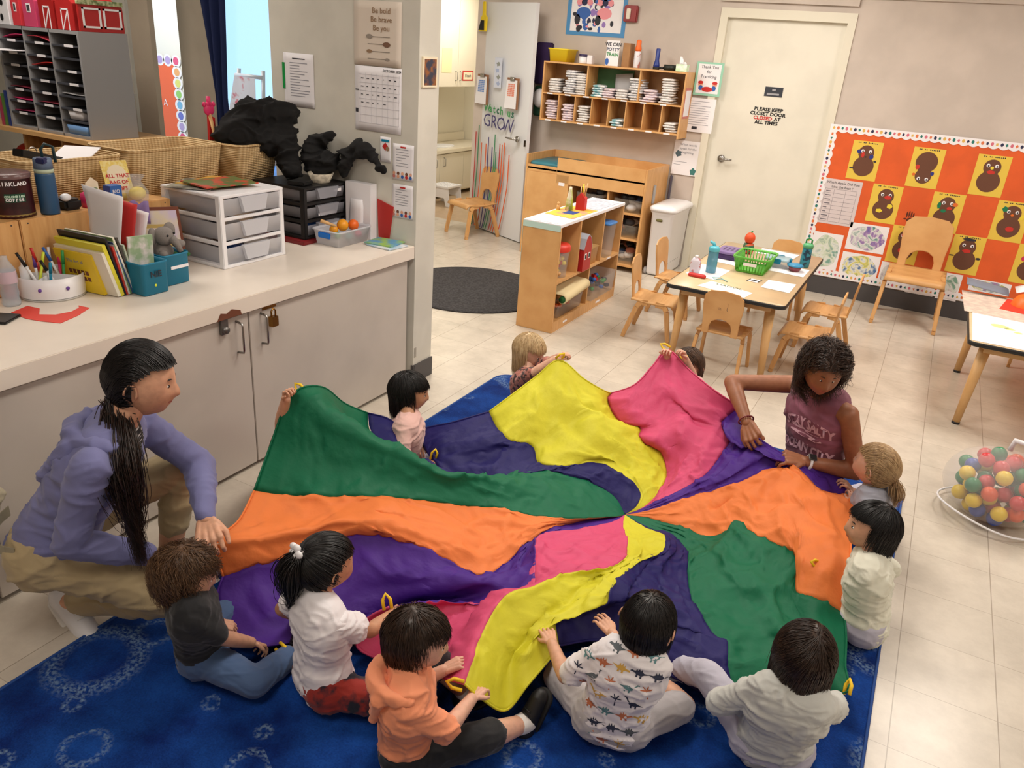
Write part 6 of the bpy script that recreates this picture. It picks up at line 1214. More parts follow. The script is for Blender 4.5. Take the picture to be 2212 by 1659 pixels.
# carrier pack strapped at her waist
pk = thing('waist_pack', 'beige waist pack with a grey buckle strap, worn by the squatting adult', 'bag', (-2.3, 1.0, .3))
Pp = _I['P']; bag_m = cl('pack', (176, 166, 140))
garment('pouch', [(Pp+V((-.14, -.13, .10)), Pp+V((-.13, -.08, .16)), .045, .035), (Pp+V((-.15, -.14, .02)), Pp+V((-.14, -.12, .1)), .035, .045)], bag_m, pk, .007, amp=.006)
b = MB(); pts = [Pp+V((math.cos(a)*.15+.0, math.sin(a)*.15, .06+.02*math.sin(a))) for a in [PI+.2+i*.22 for i in range(9)]]
for i, p in enumerate(pts[:-1]): q = pts[i+1]; d = (q-p); nn_ = V((d.y, -d.x, 0)).normalized(); b.prism([(0, 0), (d.length, 0), (d.length, .035), (0, .035)], p, d.normalized(), UZ, .003)
b.build('strap', cl('strap', (150, 142, 120)), pk)
b = MB(); b.box(pts[4]+V((.005, -.012, .018)), (.075, .014, .045), rot(.25)); b.box(pts[4]+V((.005, -.02, .018)), (.03, .012, .03), rot(.25)); b.build('buckle', mat('buckle_grey', (130, 128, 118), .45), pk, bevel=.004)
# adult in mauve tank top
f = V((-.62, -.78, 0))
_t, _J, _I = PEO[2] = person('adult with curly dark hair in a mauve lettered tank top, gathering the purple panel', (-0.148,3.359,0.13), f, (-0.202,3.337,0.575), (-0.209,3.156,0.775), (.36, -.85, -.36), [(-0.193,3.17,0.35), (-0.458,3.195,0.44)], [V((-.13, 3.42, .055)), V((-.35, 3.45, .055))], SK_T, (SH_MAU, .006), (SH_B, .003), dict(m=H_CUR, n=2600, len=.125, vol=.022, curl=.014, freq=66, stiff=.45, r=.0012, nape=-.8, line=.5, side=.1, part=(.1,), fend=.38, ears=False), D=ADU, kpoles=[V((-.15, -1, -.25)), V((-.6, -.9, -.25))], toes=(V((0, 1, 0)), V((0, 1, 0))), poles=[V((.7, .3, -.6)), V((-1, .1, .15))], sleeve=0, pant=1, loose=.012, curl=1.15, palm=[V((0, .3, -1)), V((0, 1, -.2))], s=.97)
bs = bvh_of(child(_t, 'shirt')); fr_ = nrm((-.30, -.95, .12)); rr_ = UZ.cross(fr_).normalized(); uu_ = fr_.cross(rr_); ce = _I['P'].lerp(_I['Ch'], .66)+fr_*.35
LETM = mat('print_pink_white', (214, 170, 186), .8)
proj_text(bs, 'STAY SALTY', ce+uu_*.05, rr_, uu_, .062, LETM, 'lettering', _t, arch=1.6, bold=.0024, wscale=.68)
proj_text(bs, 'OCEAN CITY', ce-uu_*.06, rr_, uu_, .058, LETM, 'lettering', _t, arch=1.2, bold=.0024, wscale=.7)
b = MB()
for q in ((-.05, .025, .04, .008), (.03, .02, .045, .008), (-.01, 0, .06, .007), (.045, -.005, .03, .006), (-.06, .0, .025, .006)):
    pts = project(bs, ce, rr_, uu_, [(q[0]+q[2]*math.cos(a*.5236), q[1]+q[3]*math.sin(a*.5236)) for a in range(12)])
    if pts: b.add(pts, [tuple(range(12))])
b.build('fish_print', LETM, _t)
wr_ = _J['wr', 0]; dd = (_J['wr', 0]-_J['el', 0]).normalized(); b = MB(); x = dd.orthogonal().normalized(); y = dd.cross(x)
wt = thing('wristwatch', 'square smartwatch on the wrist of the adult in the mauve tank top', 'watch', wr_)
c0 = wr_-dd*.02; b.tube([c0+(x*math.cos(a)+y*math.sin(a))*.031 for a in [i*PI/8 for i in range(16)]], .006, 6, closed=True); b.build('band', white_pl, wt)
nu = nrm(V((-.1, -.5, .85))-dd*V((-.1, -.5, .85)).dot(dd)); b = MB(); b.box(c0+nu*.036, (.036, .03, .010), Matrix((dd, nu.cross(dd), nu)).transposed()); b.build('case', metal, wt, bevel=.004); b = MB(); b.box(c0+nu*.0415, (.028, .024, .002), Matrix((dd, nu.cross(dd), nu)).transposed()); b.build('screen', black_m, wt)
dd = (_J['wr', 1]-_J['el', 1]).normalized(); x = dd.orthogonal().normalized(); y = dd.cross(x); c0 = _J['wr', 1]-dd*.015; b = MB()
for i in range(22): a = i*PI/11; b.ball(c0+(x*math.cos(a)+y*math.sin(a))*.032, .0042, 8, 6)
b.build('bead_bracelet', mat('dark_red_beads', (110, 20, 28), .35), None, label='dark red bead bracelet on the wrist gathering the purple panel', cat='bracelet')
# extras on the children
hoodpiece(PEO[5][0], PEO[5][2], SH_O, 1.0)
I = PEO[4][2]; b = MB(); tp = I['Hc']+I['R'] @ (nrm((-.05, -.80, .56))*.112)
for i in range(5): a = i*1.257; b.ball(tp+I['R'] @ (V((math.cos(a), -.1, math.sin(a)*.8))*.019), (.013, .009, .012), 10, 6)
b.ball(tp, .006); b.build('flower_clip', white_pl, None, label='white flower hair clip on the black ponytail', cat='hair clip')
pr = []
for i in (0, 1): pr.append((PEO[4][1]['el', i].lerp(I['shd'][i], .85), PEO[4][1]['el', i].lerp(I['shd'][i], .45), .042, .046))
garment('puff_sleeve', pr[:1], SH_W, PEO[4][0], .0048, amp=.005, sc=22); garment('puff_sleeve', pr[1:], SH_W, PEO[4][0], .0048, amp=.005, sc=22, seed=5)
# dinosaur print
T6, J6, I6 = PEO[6]; sh = child(T6, 'shirt'); bv = bvh_of(sh); dn6 = nrm(V((.12, -.85, .42))); r6 = UZ.cross(dn6).normalized(); u6 = dn6.cross(r6); o6 = I6['P'].lerp(I6['Ch'], .5)+dn6*.3
DM_ = [mat('dino_rust', (196, 116, 80), .8), mat('dino_navy', (46, 52, 74), .8), mat('dino_mustard', (214, 170, 80), .8), mat('dino_teal', (96, 138, 142), .8), mat('dino_grey', (84, 90, 96), .8)]
def ell(cx, cy, rx, ry, a=0, n=10): return [(cx+rx*math.cos(i*2*PI/n)*math.cos(a)-ry*math.sin(i*2*PI/n)*math.sin(a), cy+rx*math.cos(i*2*PI/n)*math.sin(a)+ry*math.sin(i*2*PI/n)*math.cos(a)) for i in range(n)]
random.seed(12)
def shape(pcs, cx, cy, sc, fl, a, mi):
    b = MB()
    for pc in pcs:
        q = [((x*fl)*sc, y*sc) for x, y in pc]; q = [(cx+x*math.cos(a)-y*math.sin(a), cy+x*math.sin(a)+y*math.cos(a)) for x, y in q]; pts = project(bv, o6, r6, u6, q, .0012)
        if pts and max((pts[i]-pts[0]).length for i in range(len(pts))) < .09: b.add(pts, [tuple(range(len(pts)))])
    if len(b.f) > 3: b.build('dinosaur_print', DM_[mi], sh, weld=False)
sauro = [ell(0, 0, .5, .24), [(.35, .1), (.5, .0), (.85, .6), (.75, .68)], ell(.86, .68, .16, .08), [(-.4, .12), (-.45, -.1), (-1.0, -.02)], [(-.3, -.1), (-.15, -.1), (-.15, -.5), (-.3, -.5)], [(.15, -.1), (.3, -.1), (.3, -.5), (.15, -.5)]]
stego = [ell(0, 0, .5, .26), [(.4, .1), (.45, -.1), (.95, -.05), (.8, .12)], [(-.4, .12), (-.42, -.1), (-1.0, .15)], [(-.3, .15), (-.1, .2), (-.2, .5)], [(-.05, .2), (.15, .2), (.05, .55)], [(.2, .18), (.38, .12), (.3, .42)], [(-.3, -.1), (-.12, -.1), (-.12, -.48), (-.3, -.48)], [(.12, -.1), (.3, -.1), (.3, -.48), (.12, -.48)]]
palm = [[(-.06, -.8), (.06, -.8), (.05, .1), (-.03, .1)]]+[ell(.3*math.cos(a), .15+.25*math.sin(a), .32, .07, a) for a in (0.2, 1.1, 2.0, 2.9)]
for i in range(7):
    for k in range(6):
        shape([sauro, stego, palm, stego][(i*3+k*2+i//2) % 4], (k-2.5)*.05+(i % 2)*.022, (i-3)*.048, .0275, 1 if (i+k) % 2 else -1, random.uniform(-.25, .25), [0, 1, 2, 3, 4, 1, 0][(i*2+k*3) % 7])

# ---------------------------------------------------------------- things on the counter
ZC = .8265
def at2(a, b_): return V((a[0], a[1], 0)), V((b_[0], b_[1], 0))
# wooden cubbies standing at the back of the counter
for i, (y0, y1, lab) in enumerate(((1.42, 1.755, 'plain birch box on the counter under the coffee can'), (1.76, 2.10, 'plain birch box on the counter behind the pen caddy and magazines'), (2.105, 2.46, 'plain birch box on the counter behind the teal bins'))):
    t = thing('wooden_box', lab, 'box', (-3.25, (y0+y1)/2, ZC)); b = MB(); b.b2(-3.44, -3.09, y0, y1, ZC, ZC+.285); b.build('box_body', birch, t, bevel=.003)
    b = MB(); [b.cyl((-3.089, y, ZC+.27), (-3.0885, y, ZC+.27), .003, n=8) for y in (y0+.03, y1-.03)]; b.build('screw', dgrey_m, t)
b = MB(); b.b2(-3.46, -3.24, 2.465, 3.42, ZC, ZC+.25); b.build('wooden_box', birch_l, None, bevel=.003, label='low pale box on the counter behind the white drawers', cat='box')
ZB = ZC+.2865
# coffee can
t = thing('coffee_can', 'large dark coffee can with a lid, standing on the wooden box', 'can', (-3.19, 1.80, ZB)); cx, cy = -3.19, 1.80
b = MB(); b.lathe([(.078, 0), (.080, .004), (.078, .01), (.078, .15), (.08, .155)], (cx, cy, ZB)); b.build('can_body', mat('can_label', (64, 18, 20), .35, col2=(40, 14, 14), nscale=22), t)
b = MB(); b.lathe([(.0815, .15), (.082, .165), (.076, .168), (0, .168)], (cx, cy, ZB), cap=False); b.build('lid', mat('smoky_lid', (110, 84, 84), .25), t)
def around(tt, s_, a0, z, size, m, r=.0788, sp=.13):
    for i, c_ in enumerate(s_):
        a = a0+(i-(len(s_)-1)/2)*sp
        if c_ != ' ': text(c_, (cx+r*math.cos(a), cy+r*math.sin(a), z), V((-math.sin(a), math.cos(a), 0)), UZ, size, m, 'lettering', tt, bold=.0006)
aim = math.atan2(-1.72, 3.18)+.15
around(t, 'KIRKLAND', aim, ZB+.132, .02, white_p, sp=.17); b = MB()
def cyl_patch(b, a0, a1, z0, z1, mi, r=.0786, n=10):
    b.mi = mi; b.smooth = True; b.grid(lambda u, v: V((cx+r*math.cos(a0+(a1-a0)*u), cy+r*math.sin(a0+(a1-a0)*u), z0+(z1-z0)*v)), n, 1)
cyl_patch(b, aim-.45, aim+.5, ZB+.062, ZB+.095, 0); b.build('green_band', mat('can_green', (18, 70, 50), .4), t); b = MB(); cyl_patch(b, aim-PI, aim+PI, ZB+.006, ZB+.014, 0, n=30); b.build('gold_band', mat('can_gold', (170, 150, 90), .3, metal=.6), t)
around(t, 'COLOMBIAN', aim, ZB+.084, .012, mat('pale_mint', (190, 220, 200), .6), sp=.1); around(t, 'COFFEE', aim, ZB+.071, .015, white_p, sp=.14)
# blue steel bottle
t = thing('steel_bottle', 'tall blue steel water bottle with a dark carry loop beside the coffee can', 'bottle', (-3.13, 1.875, ZB)); bx, by = -3.128, 1.912
b = MB(); b.lathe([(.034, 0), (.036, .004), (.036, .155), (.034, .165)], (bx, by, ZB)); b.build('bottle_body', mat('denim_blue', (44, 84, 122), .4), t)
b = MB(); b.lathe([(.0355, .163), (.0355, .178)], (bx, by, ZB)); b.build('rubber_ring', mat('pale_green', (186, 200, 176), .5), t)
b = MB(); b.lathe([(.035, .178), (.034, .215), (.03, .22)], (bx, by, ZB)); b.build('lid', mat('slate_blue', (100, 120, 150), .4), t); b = MB(); b.box((bx+.02, by-.014, ZB+.212), (.035, .035, .022), rot(.4)); b.build('flip_cover', mat('navy_plastic', (38, 44, 92), .4), t, bevel=.004)
b = MB(); b.tube([(bx-.015, by+.012, ZB+.2), (bx-.017, by+.012, ZB+.25), (bx-.01, by+.025, ZB+.27), (bx+.01, by+.045, ZB+.26), (bx+.014, by+.045, ZB+.2)], .006, 8); b.build('carry_loop', mat('loop_dark_teal', (16, 50, 56), .5), t)
# small things on the wooden box
t = thing('tape_gun', 'black and white tape dispenser on the wooden box beside the blue bottle', 'tape dispenser', (-3.16, 1.98, ZB)); b = MB(); b.b2(-3.2, -3.12, 1.975, 2.05, ZB, ZB+.045); b.build('dispenser_body', black_m, t, bevel=.01); b = MB(); b.ball((-3.13, 1.985, ZB+.055), (.02, .022, .016)); b.build('white_knob', white_pl, t)
t = thing('pencil_sharpener', 'round pink sharpener on the wooden box', 'sharpener', (-3.15, 2.09, ZB)); b = MB(); b.rlathe([(0, 0), (.004, .03), (0, .055), (-.02, .066)], (-3.145, 2.105, ZB), .03, .034, .02); b.build('sharpener_body', pink_m, t); b = MB(); b.cyl((-3.115, 2.13, ZB+.03), (-3.1, 2.145, ZB+.012), .006); b.build('crank', metal, t)
t = thing('seed_pot', 'tiny white pot with a plant card on the wooden box', 'pot', (-3.23, 2.17, ZB)); b = MB(); b.lathe([(.028, 0), (.036, .035)], (-3.22, 2.175, ZB)); b.build('pot', white_pl, t); b = MB(); b.prism([(-.03, .03), (.03, .03), (.03, .08), (0, .105), (-.03, .08)], (-3.23, 2.175, ZB), UY, UZ, .002); b.build('plant_card', cream_p, t); b = MB(); [b.ball((-3.21, 2.165+.012*i, ZB+.045+.01*(i % 2)), (.012, .010, .008), 8, 6) for i in range(3)]; b.build('leaves', mat('leaf_green', (80, 110, 60), .6), t)
t = thing('blue_carton', 'upright blue carton between the pink sharpener and the yellow book', 'carton', (-3.1, 2.13, ZB)); b = MB(); b.b2(-3.14, -3.09, 2.11, 2.165, ZB-.12+.0, ZB+.075) if 0 else b.b2(-3.14, -3.093, 2.165, 2.22, ZB, ZB+.085); b.build('carton_body', mat('carton_blue', (44, 96, 170), .45), t, bevel=.001); text('BIO', (-3.0925, 2.192, ZB+.06), UY, UZ, .022, white_p, 'lettering', t)
t = thing('chips_book', 'yellow-bordered card reading ALL THAT BAG OF CHIPS leaning on the wicker basket', 'card', (-3.2, 2.28, ZB)); u = nrm((.25, 1, 0)); w = nrm((-.25, .0, 1)); o = V((-3.22, 2.245, ZB+.002)); n = u.cross(w)
b = MB(); b.prism([(0, 0), (.115, 0), (.115, .165), (0, .165)], o, u, w, .004); b.build('cover', mat('yellow_confetti', (232, 204, 90), .5, col2=(240, 224, 150), nscale=90), t)
b = MB(); b.prism([(.02, .02), (.1, .02), (.1, .12), (.085, .14), (.06, .148), (.035, .14), (.02, .12)], o+n*.0042, u, w, .0008); b.build('cream_panel', cream_p, t)
for i, s_ in enumerate(('ALL THAT', 'BAG OF', 'CHIPS')): text(s_, o+u*.06+w*(.098-.028*i)+n*.005, u, w, .023, red_m, 'lettering', t, bold=.0006)
t = thing('treat_bag', 'small clear gift bag with yellow contents in front of the yellow-bordered card', 'bag', (-3.12, 2.3, ZB)); b = MB(); b.ball((-3.14, 2.33, ZB+.03), (.03, .04, .03)); b.build('filling', yellow_m, t); b = MB(); b.lathe([(.045, 0), (.048, .04), (.02, .085), (.04, .11)], (-3.14, 2.33, ZB), cap=False); b.build('film', clear, t)
# round pen caddy
t = thing('pen_caddy', 'round white lazy-susan caddy on the counter full of pens', 'caddy', (-3.0, 1.78, ZC)); kx, ky = -3.0, 1.79
b = MB(); b.lathe([(.118, 0), (.12, .006), (.11, .008)], (kx, ky, ZC)); b.build('turntable', mat('grey_base', (190, 188, 184), .4), t)
b = MB(); b.lathe([(.118, .009), (.120, .03), (.122, .09), (.119, .09), (.116, .02), (0, .02)], (kx, ky, ZC), 40, cap=False); b.build('tray', white_pl, t)
b = MB(); [b.box((kx+.055*math.cos(a), ky+.055*math.sin(a), ZC+.05), (.11, .003, .07), rot(a)) for a in (.5, 2.1, 3.7, 5.3)]; b.build('divider', white_pl, t)
b = MB(); 
for a in (-.9, -.1): b.ball((kx+.1225*math.cos(a), ky+.1225*math.sin(a), ZC+.05), (.004, .008, .008), 8, 6)
b.build('dot_sticker', purple_m, t)
random.seed(31)
PC = [('black', black_m), ('green', green_m), ('blue', blue_m), ('pink', pink_m), ('white', white_pl), ('red', red_m), ('purple', purple_m), ('lime', mat('lime_hl', (210, 225, 60), .5)), ('black', black_m), ('teal', teal_m)]
wh_ = ['beside the caddy divider', 'in the middle of the caddy', 'next to the pink pen', 'standing upright in the caddy', 'leaning toward the magazines', 'at the magazine side of the caddy', 'at the back of the caddy', 'lying low at the front of the caddy', 'thickest, at the back of the caddy', 'leaning toward the wooden box']
for i, (nm_, m_) in enumerate(PC):
    a = i*.63; p = V((kx+.045*math.cos(a), ky+.05*math.sin(a), ZC+.025)); d = nrm((random.uniform(-.35, .35), random.uniform(-.35, .35), 1)); L_ = .13+.02*(i % 3)
    tp = thing('pen', f'{nm_} pen {wh_[i]}', 'pen', p); b = MB(); b.tube([p, p+d*L_*.65], .0055, 8); b.build('barrel', m_ if i % 2 else white_pl, tp); b = MB(); b.tube([p+d*L_*.65, p+d*L_], [.0066, .0055], 8); b.build('cap', m_, tp)
t = thing('white_tube', 'white glue tube standing at the back of the pen caddy', 'tube', (-3.06, 1.7, ZC+.02)); b = MB(); b.lathe([(.016, 0), (.017, .09), (.008, .1), (.008, .115)], (-3.05, 1.72, ZC+.025)); b.build('tube_body', white_pl, t)
b = MB(); b.rlathe([(0, 0), (0, .05)], (-3.06, 1.66, ZC+.0), .018, .018, .008); b.build('small_red_jar', mat('coral', (226, 90, 70), .4), None, label='small coral jar between the pen caddy and the water bottle', cat='jar')
# magazines
cols_ = [((232, 200, 40), 'yellow'), ((226, 220, 205), 'cream'), ((214, 205, 60), 'lime yellow'), ((30, 32, 40), 'black'), ((190, 60, 50), 'red-spined'), ((214, 214, 214), 'white'), ((120, 150, 90), 'green'), ((60, 84, 130), 'blue'), ((222, 216, 200), 'ivory'), ((70, 66, 62), 'dark'), ((180, 190, 170), 'pale green')]
y = 1.872
for i, (c_, nm_) in enumerate(cols_):
    th_ = .016 if i in (0, 1, 2) else .008; h_ = (.17, .185, .215, .24, .2, .22, .235, .22, .24, .235, .2)[i]; l_ = .035
    t = thing('magazine', f'{nm_} magazine in the leaning row, {("first", "second", "third", "fourth", "fifth", "sixth", "seventh", "eighth", "ninth", "tenth", "last")[i]} from the pen caddy', 'magazine', (-2.87, y, ZC)); ax = nrm((1, .12, 0)); le = nrm((-.10, -.16-.05*math.sin(i), 1)); nn_ = ax.cross(le)
    o = V((-3.03, y-.0, ZC+.003)); b = MB(); b.prism([(0, 0), (.255 if i else .2, 0), (.255 if i else .2, h_), (0, h_)], o, ax, le, -th_) ; b.build('cover', mat('mag_'+nm_.replace(' ', '_').replace('-', '_'), c_, .35), t)
    if i == 0:
        text('The Art of', o+ax*.1+le*.13+nn_*.001, ax, le, .02, grey_ink, 'lettering', t); bb_ = MB()
        for q in range(10): bb_.prism([(0, 0), (.016, 0), (.016, .018), (0, .018)], o+ax*(.05+.022*(q % 5))+le*(.05+.026*(q//5))+nn_*.0, ax, le, .001)
        bb_.build('cover_pictures', mat('mag_dots', (110, 60, 40), .6), t)
    y += th_*.85+.0015
for i, (dy, c_, lab) in enumerate(((2.03, white_p, 'curled white form sticking up from the magazine row'), (2.07, red_m, 'red folder sheet behind the curled form'), (2.1, white_p, 'white round-topped sheet behind the red folder'))):
    b = MB(); b.smooth = True; b.grid(lambda u, v: V((-3.05+.19*u-.02*v, dy-.02+.02*i+.06*v*u+.02*math.sin(v*2.5)*(1-u), ZC+.16+(.21-.04*i)*v+.03*(1-u)*v)), 8, 8); o_ = b.build('paper_form' if i != 1 else 'red_folder', c_, None, solid=.001, label=lab, cat='paper' if i != 1 else 'folder')
    if i == 0: b = MB(); [b.tube([V((-3.02+.02*k, dy-.09+.06*(.4+.12*k)*(.2+.1*k)+.01, ZC+.2+.03*k)), V((-2.93+.02*k, dy-.05, ZC+.2+.03*k))], .0012, 4) for k in range(0)]
# teal bins
for i, (y0, y1, x, lab) in enumerate(((1.985, 2.105, -2.705, 'teal fabric bin marked NIE on the counter'), (2.13, 2.255, -2.755, 'teal fabric bin with a white strip sticker on the counter'))):
    t = thing('teal_bin', lab, 'bin', (x-.06, (y0+y1)/2, ZC)); b = MB(); b.rlathe([(-.006, 0), (0, .005), (.003, .125), (.006, .128), (.006, .135), (.001, .135), (-.003, .12), (-.008, .01)], (x-.075, (y0+y1)/2, ZC), .075, (y1-y0)/2, .012, cap=(True, True)); b.build('bin_body', mat('bin_teal', (0, 116, 150), .5), t)
    if i == 0: text('NIE', (x+.004, (y0+y1)/2, ZC+.085), UY, UZ, .035, ink, 'lettering', t, bold=.0006); b = MB(); b.ball((x+.0025, (y0+y1)/2-.005, ZC+.04), (.001, .006, .006), 8, 6); b.build('dot_sticker', mat('lime_hl', (0, 0, 0)), t)
    else: b = MB(); b.b2(x+.002, x+.0035, y0+.03, y1-.005, ZC+.07, ZC+.083); b.build('strip_sticker', white_p, t)
t = thing('pass_box', 'pale green picture cards standing in the NIE bin', 'cards', (-2.76, 2.04, ZC+.05)); b = MB(); b.prism([(0, 0), (.10, 0), (.10, .15), (0, .15)], (-2.8, 1.995, ZC+.08), nrm((.25, 1, 0)), nrm((0, .05, 1)), .012); b.build('cards_body', mat('green_cards', (150, 176, 140), .5, col2=(220, 214, 214), nscale=20), t)
# plush elephant
t = thing('plush_elephant', 'grey plush elephant sitting in the teal bin with the strip sticker', 'plush toy', (-2.83, 2.2, ZC+.1)); pl = mat('grey_plush', (130, 124, 120), .95, bump=.6, bscale=250); E0 = V((-2.83, 2.19, ZC+.17))
b = MB(); cone(b, E0-V((0, 0, .05)), E0+V((0, 0, .02)), .04, .035) if False else b.ball(E0-V((0, 0, .045)), (.045, .045, .05)); b.ball(E0+V((.015, 0, .03)), (.043, .043, .04)); b.tube([E0+V((.05, .01, .025)), E0+V((.07, .02, -.0)), E0+V((.075, .03, -.03))], [.02, .014, .011], 10); b.ball(E0+V((.03, .06, -.01)), (.022, .03, .018)); b.ball(E0+V((.04, -.03, -.04)), (.022, .018, .018)); b.build('body', pl, t)
b = MB(); b.ball(E0+V((-.005, .045, .045)), (.012, .03, .035)); b.build('ear', pl, t); b = MB(); b.ball(E0+V((-.0, -.045, .03)), (.012, .02, .04)); b.build('ear', pl, t); b = MB(); b.ball(E0+V((.055, -.012, .04)), .005, 8, 6); b.ball(E0+V((.05, .025, .045)), .005, 8, 6); b.build('eye', black_m, t)
b = MB(); [b.ball(E0+V((.02+.012*i, .01+.02*i, -.06+.008*(i % 2))), (.02, .018, .012), 8, 6) for i in range(4)]; b.build('green_garland', mat('garland', (40, 90, 40), .8), None, label='green toy foliage in the bin with the plush elephant', cat='toy')
# framed certificates
for i, (y_, z_, lab, c_) in enumerate(((2.30, .27, 'framed certificate with a brown frame leaning beside the white drawers', (120, 64, 44)), (2.24, .20, 'tan bordered card leaning in front of the framed certificate', (196, 168, 100)))):
    t = thing('framed_certificate', lab, 'frame', (-3.0, y_, ZC)); u = nrm((.55, .83, 0)); w = nrm((-.1, .0, 1)); o = V((-3.05, y_-.03, ZC+.002)); n = u.cross(w); b = MB(); b.prism([(0, 0), (.17, 0), (.17, z_), (0, z_)], o, u, w, .01); b.build('frame', mat(f'frame_{i}', c_, .5), t); b = MB(); b.prism([(.012, .015), (.158, .015), (.158, z_-.015), (.012, z_-.015)], o+n*.0102, u, w, .0008); b.build('certificate', mat('lilac_paper', (214, 200, 224), .6, col2=(226, 214, 190), nscale=14), t)
    b = MB(); b.prism([(.03, .10), (.06, .10), (.06, .13), (.03, .13)], o+n*.0112, u, w, .0006); b.prism([(.08, .06), (.12, .055), (.13, .085), (.085, .09)], o+n*.0112, u, w, .0006); b.build('print', blue_m, t)
b = MB(); b.smooth = True; b.grid(lambda u, v: V((-3.08+.06*u, 2.24+.05*u, ZC+.2+.1*v+.01*math.sin(u*9))), 4, 4); b.build('purple_envelope', mat('mauve_paper', (140, 116, 170), .6), None, solid=.002, label='mauve envelope sticking up beside the wicker basket', cat='envelope')
# drawer towers
def drawers(t, x0, x1, y0, y1, z0, z1, fm, dm, n, legs=0):
    h = (z1-z0)/n; b = MB()
    for x in (x0, x1-.03):
        for y in (y0, y1-.026): b.b2(x, x+.03, y, y+.026, z0, z1)
    for k in range(n+1): z = z0+h*k; z = min(z, z1-.014); b.b2(x0-.0007, x1+.0007, y0-.0007, y1+.0007, z-.0004, z+.0146) if k in (0, n) else (b.b2(x0+.001, x1-.001, y0+.0006, y0+.014, z-.006, z+.012), b.b2(x0+.001, x1-.001, y1-.014, y1-.0006, z-.006, z+.012), b.b2(x1-.014, x1-.0006, y0+.001, y1-.001, z-.005, z+.011))
    b.build('frame', fm, t, bevel=.003, weld=False)
    for k in range(n):
        z = z0+h*k+.016; b = MB(); b.rlathe([(-.008, 0), (0, h-.034)], ((x0+x1)/2+.004, (y0+y1)/2, z), (x1-x0)/2-.006, (y1-y0)/2-.018, .012, cap=(True, False)); d = b.build('drawer', dm, t)
        b = MB(); b.prism([(-.085, h*.72), (.085, h*.72), (.065, h*.1), (-.065, h*.1)], (x1-.004, (y0+y1)/2, z), UY, UZ, .018); b.build('drawer_pull', dm, d)
        random.seed(k+n); b = MB(); b.smooth = True
        for q in range(7): b.mi = q % 3; b.box(((x0+x1)/2+random.uniform(-.12, .12), (y0+y1)/2+random.uniform(-.11, .11), z+.022), (.07, .05, .03), rot(random.uniform(0, 3)))
        b.build('stored_things', [dgrey_m, blue_m, brown_m], d)
t = thing('drawer_tower', 'white three-drawer plastic tower with frosted drawers on the counter', 'drawer unit', (-3.0, 2.68, ZC)); drawers(t, -3.17, -2.787, 2.475, 2.872, ZC, ZC+.335, white_pl, frost, 3)
zw = ZC+.336
for i, (dx, dy, a, c1, c2, lab) in enumerate(((-3.05, 2.68, .2, (200, 150, 60), (220, 180, 90), 'yellow-covered magazine on top of the white drawer tower'), (-2.98, 2.66, -.15, (90, 110, 60), (190, 70, 50), 'fruit-picture magazine topmost on the white drawer tower'), (-3.06, 2.6, .5, (90, 90, 84), (150, 150, 140), 'grey leaflet under the magazines on the white drawer tower'))):
    b = MB(); b.box((dx, dy, zw+.004+.006*(0, 2, -.2)[i]+.002), (.21, .28, .006 if i < 2 else .003), rot(a)); b.build('magazine', mat(f'mag_top_{i}', c1, .35, col2=c2, nscale=11, ramp=(.48, .54)), None, label=lab, cat='magazine')
t = thing('drawer_tower', 'black three-drawer tower with smoky drawers on the counter near the partition', 'drawer unit', (-3.0, 3.25, ZC)); drawers(t, -3.225, -2.865, 3.10, 3.45, ZC+.02, ZC+.29, black_m, mat('smoky_drawer', (170, 172, 182), .25, alpha=.6), 3)
b = MB(); b.b2(-3.235, -2.84, 3.06, 3.46, ZC, ZC+.019); b.build('red_book', mat('book_maroon', (120, 22, 26), .5), None, bevel=.002, label='dark red flat book under the black drawer tower', cat='book')
b = MB(); b.b2(-2.857, -2.855, 3.2, 3.33, ZC+.135, ZC+.15); b.b2(-2.857, -2.855, 3.33, 3.385, ZC+.25, ZC+.265) ; b.build('label_tape', white_p, t)
zk = ZC+.2915
t = thing('woven_tray', 'small whitewashed woven basket on the black drawer tower', 'basket', (-2.95, 3.3, zk)); b = MB(); b.lathe([(.05, 0), (.075, .05), (.072, .05), (.048, .006), (0, .006)], (-2.94, 3.32, zk), 20, cap=False, sx=.9, sy=1.0); b.build('basket_body', mat('whitewash', (206, 196, 176), .8, bump=.6, bscale=120, noise_amt=.2, nscale=40), t)
b = MB(); b.box((-2.95, 3.17, zk+.012), (.1, .1, .02), rot(.2)); b.build('stapler_block', black_m, None, bevel=.004, label='black block beside the small woven basket', cat='desk item')
b = MB(); b.box((-2.93, 3.37-.02, zk+.004-.0), (.12, .02, .006), rot(.1)); b.build('orange_strip', orange_m, None, label='orange strip of paper on the black drawer tower', cat='paper') if 0 else None
